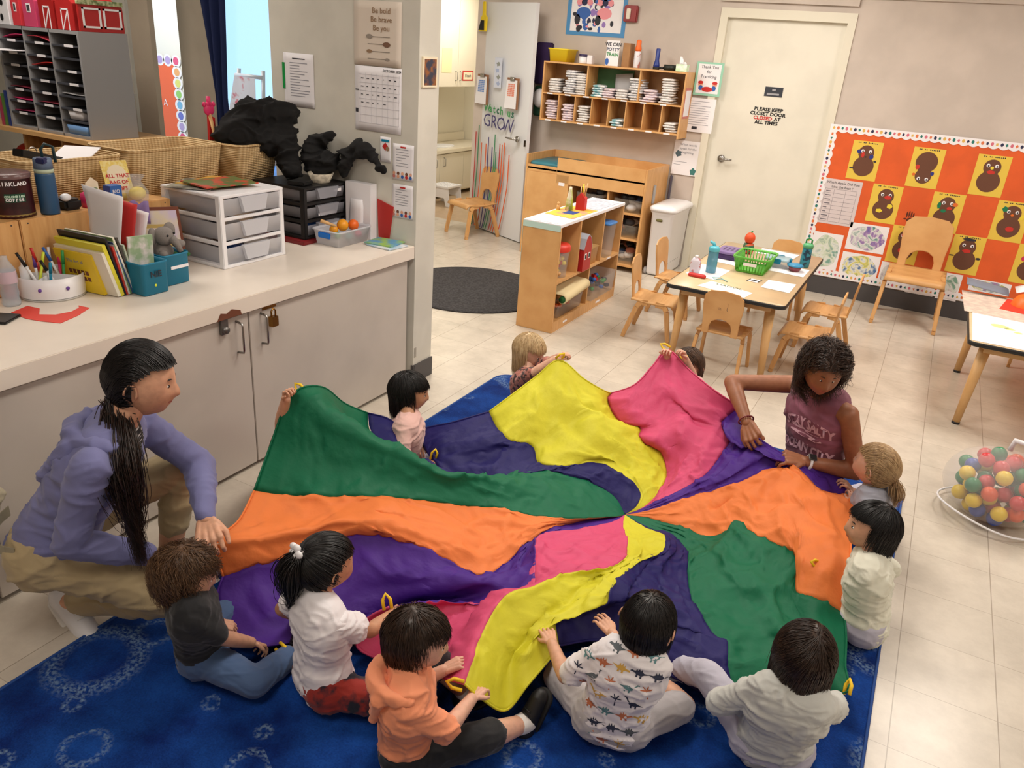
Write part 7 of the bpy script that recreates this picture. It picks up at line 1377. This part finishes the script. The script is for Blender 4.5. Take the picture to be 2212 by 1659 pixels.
# clear tub of play food
t = thing('toy_tub', 'clear plastic tub with a blue handle full of toy balls at the counter end', 'tub', (-2.78, 3.25, ZC)); b = MB(); b.rlathe([(-.015, 0), (0, .075), (.008, .077), (.008, .085), (.002, .085), (-.003, .075)], (-2.755, 3.27, ZC+.001), .09, .135, .02, cap=(True, False)); b.build('tub_body', frost, t); b = MB(); b.box((-2.755, 3.125, ZC+.06), (.08, .012, .03)); b.build('handle_clip', mat('clip_blue', (20, 110, 200), .4), t, bevel=.004)
for i, (dx, dy, dz, r_, m_, lab) in enumerate(((0, .02, .09, .032, mat('amber', (240, 160, 30), .4), 'amber yellow toy ball on top of the clear tub'), (.02, .085, .085, .03, mat('tangerine2', (240, 110, 30), .4), 'orange toy ball on top of the clear tub'), (.04, .1, .035, .022, mat('rose', (220, 110, 150), .4), 'pink toy ball inside the clear tub'), (.03, .03, .03, .022, mat('sea', (110, 160, 165), .4), 'sea-green toy ball inside the clear tub'), (.03, -.06, .05, .02, green_m, 'green toy piece at the handle side of the clear tub'), (-.02, -.03, .07, .024, mat('amber', (0, 0, 0)), 'small amber toy piece in the middle of the clear tub'))):
    b = MB(); b.ball((-2.76+dx, 3.26+dy, ZC+dz), r_); b.build('toy_ball', m_, None, label=lab, cat='ball')
b = MB(); b.tube([(-2.74, 3.2, ZC+.1), (-2.79, 3.14, ZC+.13)], [.007, .01], 8); b.build('wooden_spoon', birch_l, None, label='wooden toy stick poking out of the clear tub', cat='toy')
# end of the counter
t = thing('file_box', 'white cardboard magazine box at the counter end against the partition', 'box', (-2.85, 3.42, ZC)); b = MB(); b.b2(-2.855, -2.68, 3.42, 3.475, ZC, ZC+.30); b.build('box_body', white_p, t, bevel=.002)
b = MB(); b.smooth = True; b.grid(lambda u, v: V((-2.83+.10*u, 3.415-.015*math.sin(u*3)+.01*v, ZC+.002+.21*v)), 6, 4); b.build('white_envelope', white_p, None, solid=.002, label='white curved envelopes standing in front of the file box', cat='envelope')
b = MB(); b.prism([(0, 0), (.07, 0), (.10, .19), (-.01, .22)], (-2.665, 3.478, ZC+.001), UX, UZ, .006); b.build('red_folder', mat('folder_red', (186, 42, 38), .5), None, label='red folder standing against the partition at the counter end', cat='folder')
for i, (dx, dy, a, m_, lab) in enumerate(((-2.56, 3.42, .1, mat('activity_lime', (150, 190, 90), .5, col2=(90, 150, 190), nscale=14), 'green and blue activity book on the counter end, topmost'), (-2.53, 3.40, -.1, mat('activity_sky', (170, 200, 220), .5, col2=(220, 225, 230), nscale=20), 'pale blue activity book under the green one at the counter end'))):
    b = MB(); b.box((dx, dy-.03, ZC+.012-.007*i), (.17, .15, .006), rot(a)); b.build('activity_book', m_, None, label=lab, cat='book')
# papers on the partition
def wall_sheet(nm, lab, cat, x0, x1, z0, z1, m=white_p, curl=.006, tilt=0):
    t = thing(nm, lab, cat, ((x0+x1)/2, 3.478, z0)); sheet('sheet', (x0, 3.4775, z0), (x1-x0, 0, tilt), (tilt*-.3, 0, z1-z0), m, parent=t, curl=0); return t
yw = 3.4762
t = wall_sheet('quote_poster', 'cream calendar picture reading BE BOLD BE BRAVE BE YOU above the date sheet', 'poster', -2.83, -2.53, 1.725, 2.03, mat('antique_paper', (222, 210, 196), .7)); gold_ink = mat('gold_ink', (150, 120, 90), .6)
for i, s_ in enumerate(('Be bold', 'Be brave', 'Be you')): text(s_, (-2.655, yw, 1.985-.04*i), UX, UZ, .038, gold_ink, 'lettering', t)
b = MB()
for i, (z, cx_, r_) in enumerate(((1.865, -.06, .022), (1.83, .05, .025), (1.795, -.06, .018), (1.76, .055, .015))): b.b2(-2.74, -2.60, yw-.0008, yw, z-.0015, z+.0015, 0); blob((-2.67, yw, z), UX, UZ, cx_, 0, r_, r_*.5, b, i % 3, .0012, 10)
b.build('feather_print', [mat('feather_grey', (150, 140, 130), .7), mat('feather_brown', (120, 86, 66), .7), gold_ink], t)
t = wall_sheet('wall_calendar', 'white monthly calendar sheet pinned on the partition', 'calendar', -2.825, -2.525, 1.40, 1.722)
text('OCTOBER 2024', (-2.585, yw, 1.706), UX, UZ, .017, ink, 'lettering', t)
b = MB(); gl = lambda i: None
for i in range(7): b.b2(-2.80, -2.535, yw-.0006, yw, 1.44+i*.04, 1.441+i*.04)
for i in range(8): b.b2(-2.79+i*.036, -2.7893+i*.036, yw-.0006, yw, 1.44, 1.69)
b.build('grid_lines', mat('calendar_grey', (196, 196, 204), .7), t); random.seed(6); b = MB()
for i in range(26): b.b2(0, 0, 0, 0, 0, 0) if 0 else b.b2(-2.785+.036*(i % 7), -2.785+.036*(i % 7)+random.uniform(.004, .02), yw-.0008, yw, 1.66-.04*(i//7), 1.664-.04*(i//7))
b.b2(-2.822, -2.805, yw-.0008, yw, 1.49, 1.51); b.b2(-2.822, -2.80, yw-.0008, yw, 1.60, 1.606); b.build('handwriting', ink, t)
t = wall_sheet('typed_notice', 'typed white notice with green tape on its edge, on the partition', 'notice', -3.325, -3.11, 1.475, 1.752); lines(t, -3.28, -3.14, 1.70, 1.53, 13, yw, h=.004, seed=3); b = MB(); b.b2(-3.26, -3.17, yw-.0006, yw, 1.722, 1.727); b.build('heading', ink, t); b = MB(); b.b2(-3.335, -3.318, yw-.001, yw, 1.565, 1.70); b.build('green_tape', mat('tape_bright_green', (20, 150, 70), .4), t)
fc = [mat('print_skin', (225, 170, 140), .7), brown_m, blue_m, mat('dusty_pink', (200, 120, 110)), red_m]
for k, (z0, z1, lab) in enumerate(((1.17, 1.355, 'upper white notice with a row of cartoon children on the partition edge'), (.965, 1.145, 'lower white notice with a row of cartoon children on the partition edge'))):
    t = wall_sheet('family_notice', lab, 'notice', -2.575, -2.44, z0, z1, tilt=.0); lines(t, -2.555, -2.47, z1-.03, z0+.07, 7, yw, h=.003, seed=k)
    b = MB(); b.b2(-2.525, -2.49, yw-.0006, yw, z1-.02, z1-.012, 4)
    for i in range(5): blob((-2.565+.027*i, yw, z0+.032), UX, UZ, 0, 0, .009, .010, b, (0, 1, 0, 1, 0)[i], .0008, 10); blob((-2.565+.027*i, yw, z0+.016), UX, UZ, 0, 0, .009, .010, b, (3, 0, 2, 4, 2)[i], .0012, 10)
    b.build('children_print', fc, t)
t = wall_sheet('medal_card', 'cut-out card with a red medal ribbon on the partition', 'card', -2.66, -2.59, 1.25, 1.38); b = MB(); blob((-2.625, yw, 1.33), UX, UZ, 0, 0, .02, .022, b, 0, .0006, 4); blob((-2.61, yw, 1.32), UX, UZ, .0, -.0, .012, .012, b, 1, .001); b.b2(-2.65, -2.6, yw-.0012, yw, 1.355, 1.367, 2); b.build('medal_print', [red_m, gold_ink, teal_m], t)
t = thing('small_painting', 'small colourful framed picture on the end face of the partition', 'picture', (-2.41, 3.56, 1.65)); b = MB(); b.b2(-2.42, -2.408, 3.50, 3.63, 1.645, 1.79); b.build('frame', cream_p, t); b = MB(); b.b2(-2.408, -2.4065, 3.512, 3.618, 1.655, 1.78); b.build('painting', mat('dark_painting', (44, 52, 74), .5, col2=(150, 90, 40), nscale=22, ramp=(.45, .6)), t)
b = MB(); b.b2(-2.4199, -2.4185, 3.49, 3.51, .16, .22); b.build('metal_scrap', metal, None, label='torn foil patch low on the partition corner', cat='patch')
# red paper, water bottle, phone
b = MB(); b.smooth = False; b.prism([(-2.90, 1.56), (-2.93, 1.64), (-2.87, 1.65), (-2.81, 1.61), (-2.765, 1.645), (-2.755, 1.70), (-2.775, 1.745), (-2.80, 1.76), (-2.745, 1.768), (-2.70, 1.69), (-2.67, 1.60), (-2.74, 1.57), (-2.80, 1.555)], (0, 0, ZC+.0), UX, UY, .0015); b.build('red_paper_scrap', mat('coral_red', (222, 62, 48), .6), None, label='curved scrap of red paper on the counter', cat='paper')
t = thing('water_bottle', 'crinkled clear plastic water bottle at the left edge of the counter', 'bottle', (-2.98, 1.6, ZC)); b = MB(); b.lathe([(.03, 0), (.033, .01), (.029, .03), (.033, .05), (.029, .07), (.033, .085), (.033, .14), (.014, .175), (.013, .19)], (-2.985, 1.615, ZC)); b.build('bottle_body', mat('bottle_clear', (200, 214, 226), .08, alpha=.4), t); b = MB(); b.lathe([(.0335, .09), (.0335, .135)], (-2.985, 1.615, ZC), cap=False); b.build('label', mat('label_pink', (214, 190, 205), .5, alpha=.8), t)
t = thing('water_bottle', 'second clear bottle lying beside the black phone at the counter edge', 'bottle', (-2.83, 1.5, ZC)); b = MB(); b.tube([(-3.05, 1.45, ZC+.031), (-2.96, 1.49, ZC+.031), (-2.92, 1.51, ZC+.031)], [.03, .03, .015], 14); b.build('bottle_body', MATS['bottle_clear'], t)
t = thing('phone', 'black phone lying at the edge of the counter', 'phone', (-2.75, 1.53, ZC)); b = MB(); b.box((-2.85, 1.50, ZC+.005), (.08, .10, .009), rot(.5)); b.build('phone_body', black_m, t, bevel=.003)
# ---------------------------------------------------------------- wicker baskets
def wicker():
    m = mat('wicker', (216, 184, 132), .7, spec=.3); nt = m.node_tree; N = nt.nodes; L = nt.links; tc = N.new('ShaderNodeTexCoord'); w1 = N.new('ShaderNodeTexWave'); w1.bands_direction = 'Z'; w1.inputs['Scale'].default_value = 34; w1.inputs['Distortion'].default_value = .6; L.new(tc.outputs['Object'], w1.inputs[0])
    w2 = N.new('ShaderNodeTexWave'); w2.bands_direction = 'Y'; w2.inputs['Scale'].default_value = 16; L.new(tc.outputs['Object'], w2.inputs[0]); a = N.new('ShaderNodeMath'); a.operation = 'ADD'; L.new(w1.outputs[1], a.inputs[0]); L.new(w2.outputs[1], a.inputs[1])
    bp = N.new('ShaderNodeBump'); bp.inputs['Strength'].default_value = .8; bp.inputs['Distance'].default_value = .004; L.new(a.outputs[0], bp.inputs['Height']); L.new(bp.outputs[0], N['Principled BSDF'].inputs['Normal'])
    r = N.new('ShaderNodeValToRGB'); r.color_ramp.elements[0].color = lin((186, 148, 98)); r.color_ramp.elements[1].color = lin((232, 204, 156)); mm = N.new('ShaderNodeMath'); mm.operation = 'MULTIPLY'; mm.inputs[1].default_value = .5; L.new(a.outputs[0], mm.inputs[0]); L.new(mm.outputs[0], r.inputs[0]); L.new(r.outputs[0], N['Principled BSDF'].inputs['Base Color']); return m
wk = wicker()
def basket(x, y, z, hx, hy, h, lab, a=0):
    t = thing('wicker_basket', lab, 'basket', (x, y, z)); M = rot(a); b = MB(); fl = .035
    b.rlathe([(-fl, 0), (-fl*.5, h*.5), (0, h), (-.006, h+.003), (-.012, h), (-fl*.5-.01, h*.5), (-fl-.01, .01)], (x, y, z), hx, hy, .06, 6, M); b.build('basket_body', wk, t)
    b = MB(); pts = []
    for qx, qy, a0 in ((1, 1, 0), (-1, 1, PI/2), (-1, -1, PI), (1, -1, 1.5*PI)):
        for i in range(6): q = a0+PI/2*i/5; pts.append(V((x, y, z+h))+M @ V((qx*(hx-.06)+.056*math.cos(q), qy*(hy-.06)+.056*math.sin(q), 0)))
    b.tube(pts, .008, 8, closed=True); b.build('rim', wk, t); return t
basket(-3.46, 2.17, ZB, .16, .24, .17, 'wicker basket holding a binder and papers behind the blue bottle', .0)
b = MB(); b.box((-3.44, 2.1, ZB+.17), (.05, .26, .03), rot(.3)@rot(-.25, 'X')); b.build('ring_binder', black_m, None, bevel=.003, label='black ring binder lying in the nearer wicker basket', cat='binder')
b = MB(); b.tube([(-3.41, 2.068, ZB+.2)]+[(-3.41, 2.05+.018*math.cos(q), ZB+.2+.018*math.sin(q)) for q in [i*.6 for i in range(11)]], .003, 6); b.build('metal_ring', metal, None, label='round metal ring on the black binder', cat='ring')
b = MB(); b.box((-3.46, 2.27, ZB+.168), (.16, .2, .004), rot(.6)@rot(.2, 'X')); b.build('paper_sheet', white_p, None, label='white papers lying in the nearer wicker basket', cat='paper')
basket(-3.47, 2.72, ZC+.252, .17, .285, .215, 'large empty wicker basket behind the white drawer tower', 0)
basket(-3.35, 3.17, ZC+.252, .13, .165, .21, 'wicker basket stuffed with black clothes beside the window', .1)
# black clothes piled
bkf = mat('black_fabric', (12, 12, 14), .9, bump=.4, bscale=60, noise_amt=.3, nscale=10)
def cloth_pile(nm, lab, prims, cat='clothes', sd=0):
    t = thing(nm, lab, cat, prims[0][0]); garment('fabric', prims, bkf, t, .0075, amp=.02, sc=9, seed=sd, it=4); return t
Zt = ZC
cloth_pile('black_jacket', 'black jacket heaped over the wicker basket beside the window', [((-3.38, 3.07, 1.33), (-3.32, 3.22, 1.43), .06, .08), ((-3.32, 3.22, 1.43), (-3.20, 3.34, 1.43), .08, .07), ((-3.35, 3.12, 1.33), (-3.2, 3.30, 1.31), .08, .09), ((-3.2, 3.32, 1.35), (-3.11, 3.27, 1.2), .075, .06), ((-3.11, 3.27, 1.2), (-3.09, 3.25, 1.17), .06, .05)])
cloth_pile('black_bag', 'black tote bag slumped on the black drawer tower against the partition', [((-3.03, 3.36, 1.19), (-3.04, 3.38, 1.30), .065, .055), ((-3.04, 3.38, 1.30), (-2.96, 3.41, 1.35), .045, .03), ((-3.0, 3.38, 1.18), (-2.93, 3.40, 1.22), .065, .055)], 'bag', 3)
cloth_pile('black_pouch', 'black strap bag hanging over the file box at the counter end', [((-2.86, 3.41, 1.2), (-2.78, 3.42, 1.30), .045, .035), ((-2.84, 3.42, 1.27), (-2.70, 3.425, 1.30), .04, .03), ((-2.70, 3.425, 1.30), (-2.60, 3.42, 1.22), .03, .016)], 'bag', 5)
# ---------------------------------------------------------------- behind the counter on the left
b = MB(); b.b2(-3.54, -3.47, .2, 3.475, 0, .80); struct('wall_low', b, wallc_m)
ws = thing('wooden_shelf_unit', 'wooden shelf unit under the grey mail sorter', 'shelf', (-4.9, 3.2, 0))
sx0, sx1, sy = -5.6, -4.28, 2.98
for nm_, a_ in (('top', (sx0, sx1, sy-.02, 3.5, 1.165, 1.19)), ('side_panel', (sx1-.02, sx1, sy, 3.5, 0, 1.165)), ('divider', (-5.03, -5.01, sy, 3.45, 0, 1.165)), ('divider', (-4.66, -4.64, sy, 3.45, 0, 1.165)), ('shelf', (sx0, sx1-.02, sy+.01, 3.45, .93, .945)), ('back_panel', (sx0, sx1, 3.45, 3.47, 0, 1.165)), ('shelf', (sx0, sx1-.02, sy+.01, 3.45, .62, .64))):
    b = MB(); b.b2(*a_); b.build(nm_, birch_l if nm_ in ('top', 'shelf') else birch_d, ws)
for i, (x, z, m_, lab) in enumerate(((-5.2, .945, red_m, 'red fabric bundle on the wooden shelf under the mail sorter'), (-4.45, .945, pink_m, 'dark pink folder on the wooden shelf behind the bottle loop'), (-5.2, .64, mat('mint_bag', (160, 230, 190), .5), 'mint green bag on the lower wooden shelf'))):
    b = MB(); b.smooth = True; b.ball((x, 3.15, z+.07), (.12, .12, .068)); b.build('stored_bundle', m_, None, label=lab, cat='bundle')
ms = thing('mail_sorter', 'grey literature sorter with dark shelves and name labels', 'mail sorter', (-4.7, 3.3, 1.19)); gx0, gx1, gy0, gy1, gz0, gz1 = -5.14, -4.40, 3.0, 3.31, 1.191, 1.775; sg = mat('sorter_grey', (150, 150, 152), .5); sd_ = mat('sorter_dark', (62, 64, 72), .6)
for nm_, a_ in (('side_panel', (gx0-.016, gx0, gy0, gy1, gz0, gz1)), ('side_panel', (gx1, gx1+.016, gy0, gy1, gz0, gz1)), ('top', (gx0, gx1, gy0, gy1, gz1-.018, gz1)), ('bottom', (gx0, gx1, gy0, gy1, gz0, gz0+.016)), ('back_panel', (gx0, gx1, gy1-.006, gy1, gz0, gz1)), ('divider', (gx0+.243, gx0+.25, gy0, gy1, gz0, gz1)), ('divider', (gx0+.49, gx0+.497, gy0, gy1, gz0, gz1))):
    b = MB(); b.b2(*a_); b.build(nm_, sg, ms)
for k in range(1, 8):
    b = MB(); z = gz0+.016+k*(.0715*.585/.609); b.b2(gx0, gx1, gy0+.004, gy1-.006, z, z+.010); b.build('shelf', sd_, ms)
    for c_ in range(3):
        if (k, c_) in ((1, 2), (3, 2), (6, 2)): continue
        b = MB(); xx = gx0+.08+c_*.247+.02*((k*3+c_) % 3); b.b2(xx, xx+.08, gy0+.001, gy0+.003, z, z+.014); b.build('name_label', white_p, ms)
random.seed(9)
for i, (c_, k, m_, lab) in enumerate(((0, 7, pink_m, 'pink folder in the top left slot of the mail sorter'), (1, 7, mat('rose_red', (190, 50, 70), .6), 'red folder bending in the top middle slot of the mail sorter'), (0, 6, white_p, 'white sheets sticking out of the second left slot of the mail sorter'), (1, 5, red_m, 'red folder in the third middle slot of the mail sorter'), (0, 3, mat('maroon_f', (130, 40, 60), .6), 'maroon folder in the fifth left slot of the mail sorter'), (0, 2, pink_m, 'pink folder in the sixth left slot of the mail sorter'), (0, 1, mat('wine', (150, 40, 80), .6), 'wine red folder low in the left column of the mail sorter'), (1, 2, mat('maroon_f', (0, 0, 0)), 'maroon folder low in the middle column of the mail sorter'), (2, 3, lgrey_m, 'grey papers in the right column of the mail sorter'))):
    z = gz0+.028+k*(.0715*.585/.609); x = gx0+.02+c_*.247; b = MB(); b.smooth = True; o_ = .10 if i == 2 else .0; b.grid(lambda u, v: V((x+.2*u, gy0+.012-o_+(.35)*v, z+.006+.025*abs(math.sin(u*2+i))*(1 if i in (0, 1, 3) else .2))), 6, 3); b.build('folder', m_, None, solid=.004, label=lab, cat='folder')
t = thing('blue_tray', 'light blue bin in the bottom right slot of the mail sorter', 'bin', (-4.52, 3.05, gz0+.017)); b = MB(); b.rlathe([(-.01, 0), (0, .05)], (-4.52, 3.1, gz0+.0175), .095, .1, .015, cap=(True, True)); b.build('bin_body', mat('sky_bin', (110, 150, 200), .5), t)
b = MB(); b.rlathe([(-.01, 0), (0, .05)], (-4.53, 3.08, gz0+.0995), .07, .07, .015); b.build('white_tub', white_p, None, label='white printed tub in the lower right of the mail sorter', cat='tub')
# toy barns on top
zz = gz1+.001
def barn(x0, x1, y0, y1, h, m, lab, win=True, door=False, roof=True):
    t = thing('toy_barn', lab, 'toy barn', ((x0+x1)/2, (y0+y1)/2, zz)); b = MB(); w_ = x1-x0; b.prism([(0, 0), (w_, 0), (w_, h*.7), (w_/2, h), (0, h*.7)], (x0, y1, zz), UX, UZ, y1-y0) ; b.build('barn_body', m, t, bevel=.002)
    if win: b = MB(); b.b2(x0+w_*.35, x0+w_*.65, y0-.002, y0, zz+h*.38, zz+h*.62); b.build('window_frame', white_pl, t); b = MB(); b.b2(x0+w_*.4, x0+w_*.6, y0-.003, y0-.002, zz+h*.42, zz+h*.58); b.build('window_pane', dgrey_m, t)
    if door: b = MB(); b.b2(x0+w_*.3, x0+w_*.34, y0-.002, y0, zz, zz+h*.55); b.b2(x0+w_*.68, x0+w_*.72, y0-.002, y0, zz, zz+h*.55); b.b2(x0+w_*.3, x0+w_*.72, y0-.002, y0, zz+h*.52, zz+h*.56); b.prism([(w_*.3, 0), (w_*.35, 0), (w_*.72, h*.52), (w_*.67, h*.52)], (x0, y0, zz), UX, UZ, .002); b.build('door_trim', white_pl, t)
    return t
barn(-5.14, -5.03, 3.02, 3.3, .2, white_pl, 'white birdhouse-like toy barn with round holes, first on the mail sorter', False); b = MB(); blob((-5.085, 3.019, zz+.12), UX, UZ, 0, 0, .016, .018, b, 0, .001); blob((-5.1, 3.019, zz+.04), UX, UZ, 0, 0, .015, .02, b, 0, .001); b.build('round_hole', black_m, C.objects[-2]) if 0 else b.build('hole_pattern', black_m, None, label='round black holes on the first toy barn', cat='toy part')
barn(-5.0, -4.92, 3.02, 3.28, .2, mat('barn_coral', (214, 60, 70), .5), 'coral toy barn, second on the mail sorter'); barn(-4.89, -4.77, 3.02, 3.3, .2, mat('barn_rose', (205, 70, 110), .5), 'rose toy barn in the middle of the mail sorter top')
barn(-4.74, -4.60, 3.02, 3.3, .21, mat('barn_red2', (160, 24, 24), .5), 'dark red toy barn with a stable door, on the mail sorter', False, True); barn(-4.585, -4.43, 3.02, 3.3, .2, mat('barn_red3', (176, 34, 34), .5), 'red barn toy with white crossed doors, on the mail sorter', False, True)
t = barn(-4.40, -4.384, 3.02, 3.30, .16, mat('barn_red3', (0, 0, 0)), 'long side panel of a toy barn at the mail sorter corner', False)
b = MB(); 
for y0_ in (3.04, 3.17): b.b2(-4.3845, -4.382, y0_, y0_+.115, zz+.02, zz+.03); b.b2(-4.3845, -4.382, y0_, y0_+.115, zz+.115, zz+.125); b.b2(-4.3845, -4.382, y0_, y0_+.012, zz+.02, zz+.125); b.b2(-4.3845, -4.382, y0_+.103, y0_+.115, zz+.02, zz+.125)
b.build('white_trim', white_pl, t); b = MB(); b.b2(-4.40, -4.38, 3.02, 3.30, zz+.14, zz+.165); b.build('vine_trim', mat('vine', (100, 120, 70), .7, col2=(190, 190, 150), nscale=40), t)
for i, (c_, lab) in enumerate((((40, 60, 130), 'blue book standing left of the mail sorter'), ((90, 130, 60), 'green book standing left of the mail sorter'), ((170, 60, 90), 'rose book standing left of the mail sorter'))): b = MB(); b.b2(-5.19-.035*i, -5.165-.035*i, 3.0, 3.2, 1.191, 1.40-.02*i); b.build('book', mat(f'bk_{i}', c_, .5), None, label=lab, cat='book')
# walls, pillars and window beyond
b = MB(); b.b2(-8.9, (-5.206,3.98,1.53)[0], 3.94, 3.98, 0, 2.85); struct('wall_side', b, wallc_m)
xa = (-5.121,3.9,1.535)[0]; xb = (-4.927,3.94,1.55)[0]; b = MB(); b.b2(xa, xb, 3.9, 3.94, 0, 2.85); struct('trim_2', b, walltan_m)
b = MB(); b.b2(-8.9, (-7.337,6.2,1.4)[0], 6.2, 6.3, 0, 2.85); struct('wall_far', b, mat('far_white_wall', (228, 226, 218), .7))
xc = (-5.123,4.3,1.54)[0]; xd = (-4.751,4.3,1.567)[0]; b = MB(); b.b2(xc, xd, 4.3, 4.33, 0, 2.85); struct('trim_3', b, walltan_m)
t = thing('far_bulletin_board', 'orange bulletin board with pastel dot border seen between two pillars', 'bulletin board', (-7.652,6.19,1.14)); fx1 = (-7.398,6.19,1.487)[0]; fz1 = (-7.519,6.19,1.534)[2]
b = MB(); b.b2(fx1-1.0, fx1-.05, 6.19, 6.198, fz1-1.6, fz1-.05); b.build('backing', mat('orange_paper2', (232, 104, 60), .7), t); b = MB(); pc = [mat('pastel_'+n_, c_, .7) for n_, c_ in (('pink', (220, 90, 130)), ('orange', (230, 170, 110)), ('yellow', (220, 220, 120)), ('green', (150, 205, 110)), ('blue', (120, 180, 220)), ('indigo', (110, 120, 200)), ('violet', (180, 160, 210)))]
for i in range(14): blob((fx1, 6.19, fz1-.06-i*.112), UX, UZ, -.06, 0, .075, .062, b, 7, .001); blob((fx1, 6.19, fz1-.06-i*.112), UX, UZ, -.06, 0, .042, .042, b, i % 7, .002)
for i in range(1, 6): blob((fx1, 6.19, fz1-.06), UX, UZ, -.06-i*.125, 0, .07, .062, b, 7, .001); blob((fx1, 6.19, fz1-.06), UX, UZ, -.06-i*.125, 0, .042, .042, b, 6, .002)
b.build('dot_border', pc+[white_p], t)
text('A', (fx1-.28, 6.187, fz1-.5), UX, UZ, .1, white_p, 'lettering', t); text('oppy', (fx1-.25, 6.187, fz1-1.08), UX, UZ, .09, mat('sky_letter', (120, 190, 230), .6), 'lettering', t)
l = bpy.data.lights.new('far_room_fill', 'AREA'); l.size = 1; l.energy = 45; l.color = (1, .95, .88); o = bpy.data.objects.new('far_room_fill', l); C.objects.link(o); o.location = (-7.2, 5.1, 2.8)  # added fill without a fixture, lightens the far wall and its board
# window with the yard outside
wx0_, wx1_ = xd, -3.44
wn = thing('window_1', 'tall window to the bright yard beyond the partition', 'window', (-4.2, 4.5, 0)); wn['kind'] = 'structure'
b = MB(); b.b2(wx0_, -3.85, 4.335, 4.34, .3, 2.85); b.build('pane', mat('window_glass', (225, 240, 255), .02, alpha=.12), wn); b = MB(); b.b2(wx0_, -3.85, 4.31, 4.36, .95, 1.0); b.build('window_frame', mat('window_alu', (196, 205, 222), .4), wn)
b = MB(); b.b2(wx0_, -3.85, 4.31, 4.36, 0, .3); struct('wall_sill', b, wallc_m)
b = MB(); b.b2(-12, -5.95, 6.31, 12, -.1, -.02); b.b2(-8, -4.6, 4.61, 12, -.1, -.02); struct('ground_yard', b, mat('yard_blue', (120, 165, 220), .8, noise_amt=.1, nscale=3))
b = MB(); b.b2(-7.2, -6.3, 8.2, 8.4, 0, 2.4); b.b2(-7.9, -7.5, 8.9, 9.0, 0, 2.6); struct('wall_yard', b, mat('yard_wall', (190, 214, 240), .7))
es = thing('easel', 'white painting easel in the yard with a red-splashed picture', 'easel', (-5.96,5.6,1.044)); eo = V((-6.136,5.6,0.932)); ex = V((-5.697,5.6,0.979)); et = V((-5.892,5.6,1.439)); W_e = (ex-eo).length; H_e = et.z-eo.z
b = MB(); [b.tube([(eo.x+dx, 5.6, 0), (eo.x+dx*.7+.07, 5.75, et.z+.06)], .018, 8) for dx in (0, W_e)]; b.tube([(eo.x+.05, 5.72, et.z), (eo.x+W_e*.75+.07, 5.72, et.z)], .018, 8); b.b2(eo.x-.03, ex.x+.03, 5.5, 5.6, eo.z-.06, eo.z-.01); b.build('stand', white_pl, es)
b = MB(); b.prism([(0.02, 0), (W_e-.02, 0), (W_e*.82, H_e), (.1, H_e)], (eo.x, 5.585, eo.z), UX, V((0, .15, 1)).normalized(), .004); b.build('painted_sheet', mat('splash', (232, 228, 238), .7, col2=(214, 90, 110), nscale=9, ramp=(.58, .66)), es)
# curtain
cu_ = thing('curtain', 'dark navy curtain gathered at the window side', 'curtain', (-4.713,4.25,1.414)); b = MB(); b.smooth = True
def cur(u, v):
    z = .9+1.95*v; k = abs(v-.30)/.7; wdt = .10+.26*min(1, max(0, (v-.25)/.6))+.05*max(0, .25-v)*4; xm = (-4.627,4.25,1.263)[0]-.02-.05*min(1, max(0, (v-.25)/.6)); return V((xm+(u-.5)*wdt, 4.22+.03*math.sin(u*19)+.01*math.sin(u*7+v*3), z))
b.grid(cur, 48, 20); b.build('fabric', mat('curtain_navy', (18, 34, 82), .8), cu_, solid=.003)
# small props near the window
t = thing('foam_hand', 'pink foam pointing hand on a wooden stick by the curtain', 'pointer', (-3.40, 3.03, 1.08)); o_ = V((-3.45,3.045,1.432)); b = MB(); b.tube([V((-3.40, o_.y+.04, ZC+.251)), o_], .009, 8); b.build('stick', birch_l, t); b = MB(); b.ball(o_+V((0, 0, .02)), (.012, .035, .032)); b.tube([o_+V((0, .0, .03)), o_+V((0, .0, .085))], .011, 8); [b.ball(o_+V((0, -.03+.02*i, .045)), (.012, .010, .014), 8, 6) for i in range(4)]; b.build('pointing_hand', pink_m, t)
b = MB(); b.prism([(0, 0), (.04, 0), (.055, .33), (.015, .345)], (-3.475, 3.035, ZC+.251), UY, UZ, .015); b.build('red_sign_strip', red_m, None, label='upright red strip box between the curtain and the clothes basket', cat='box')

for o in list(C.objects):
    if '_w' in o: del o['_w']
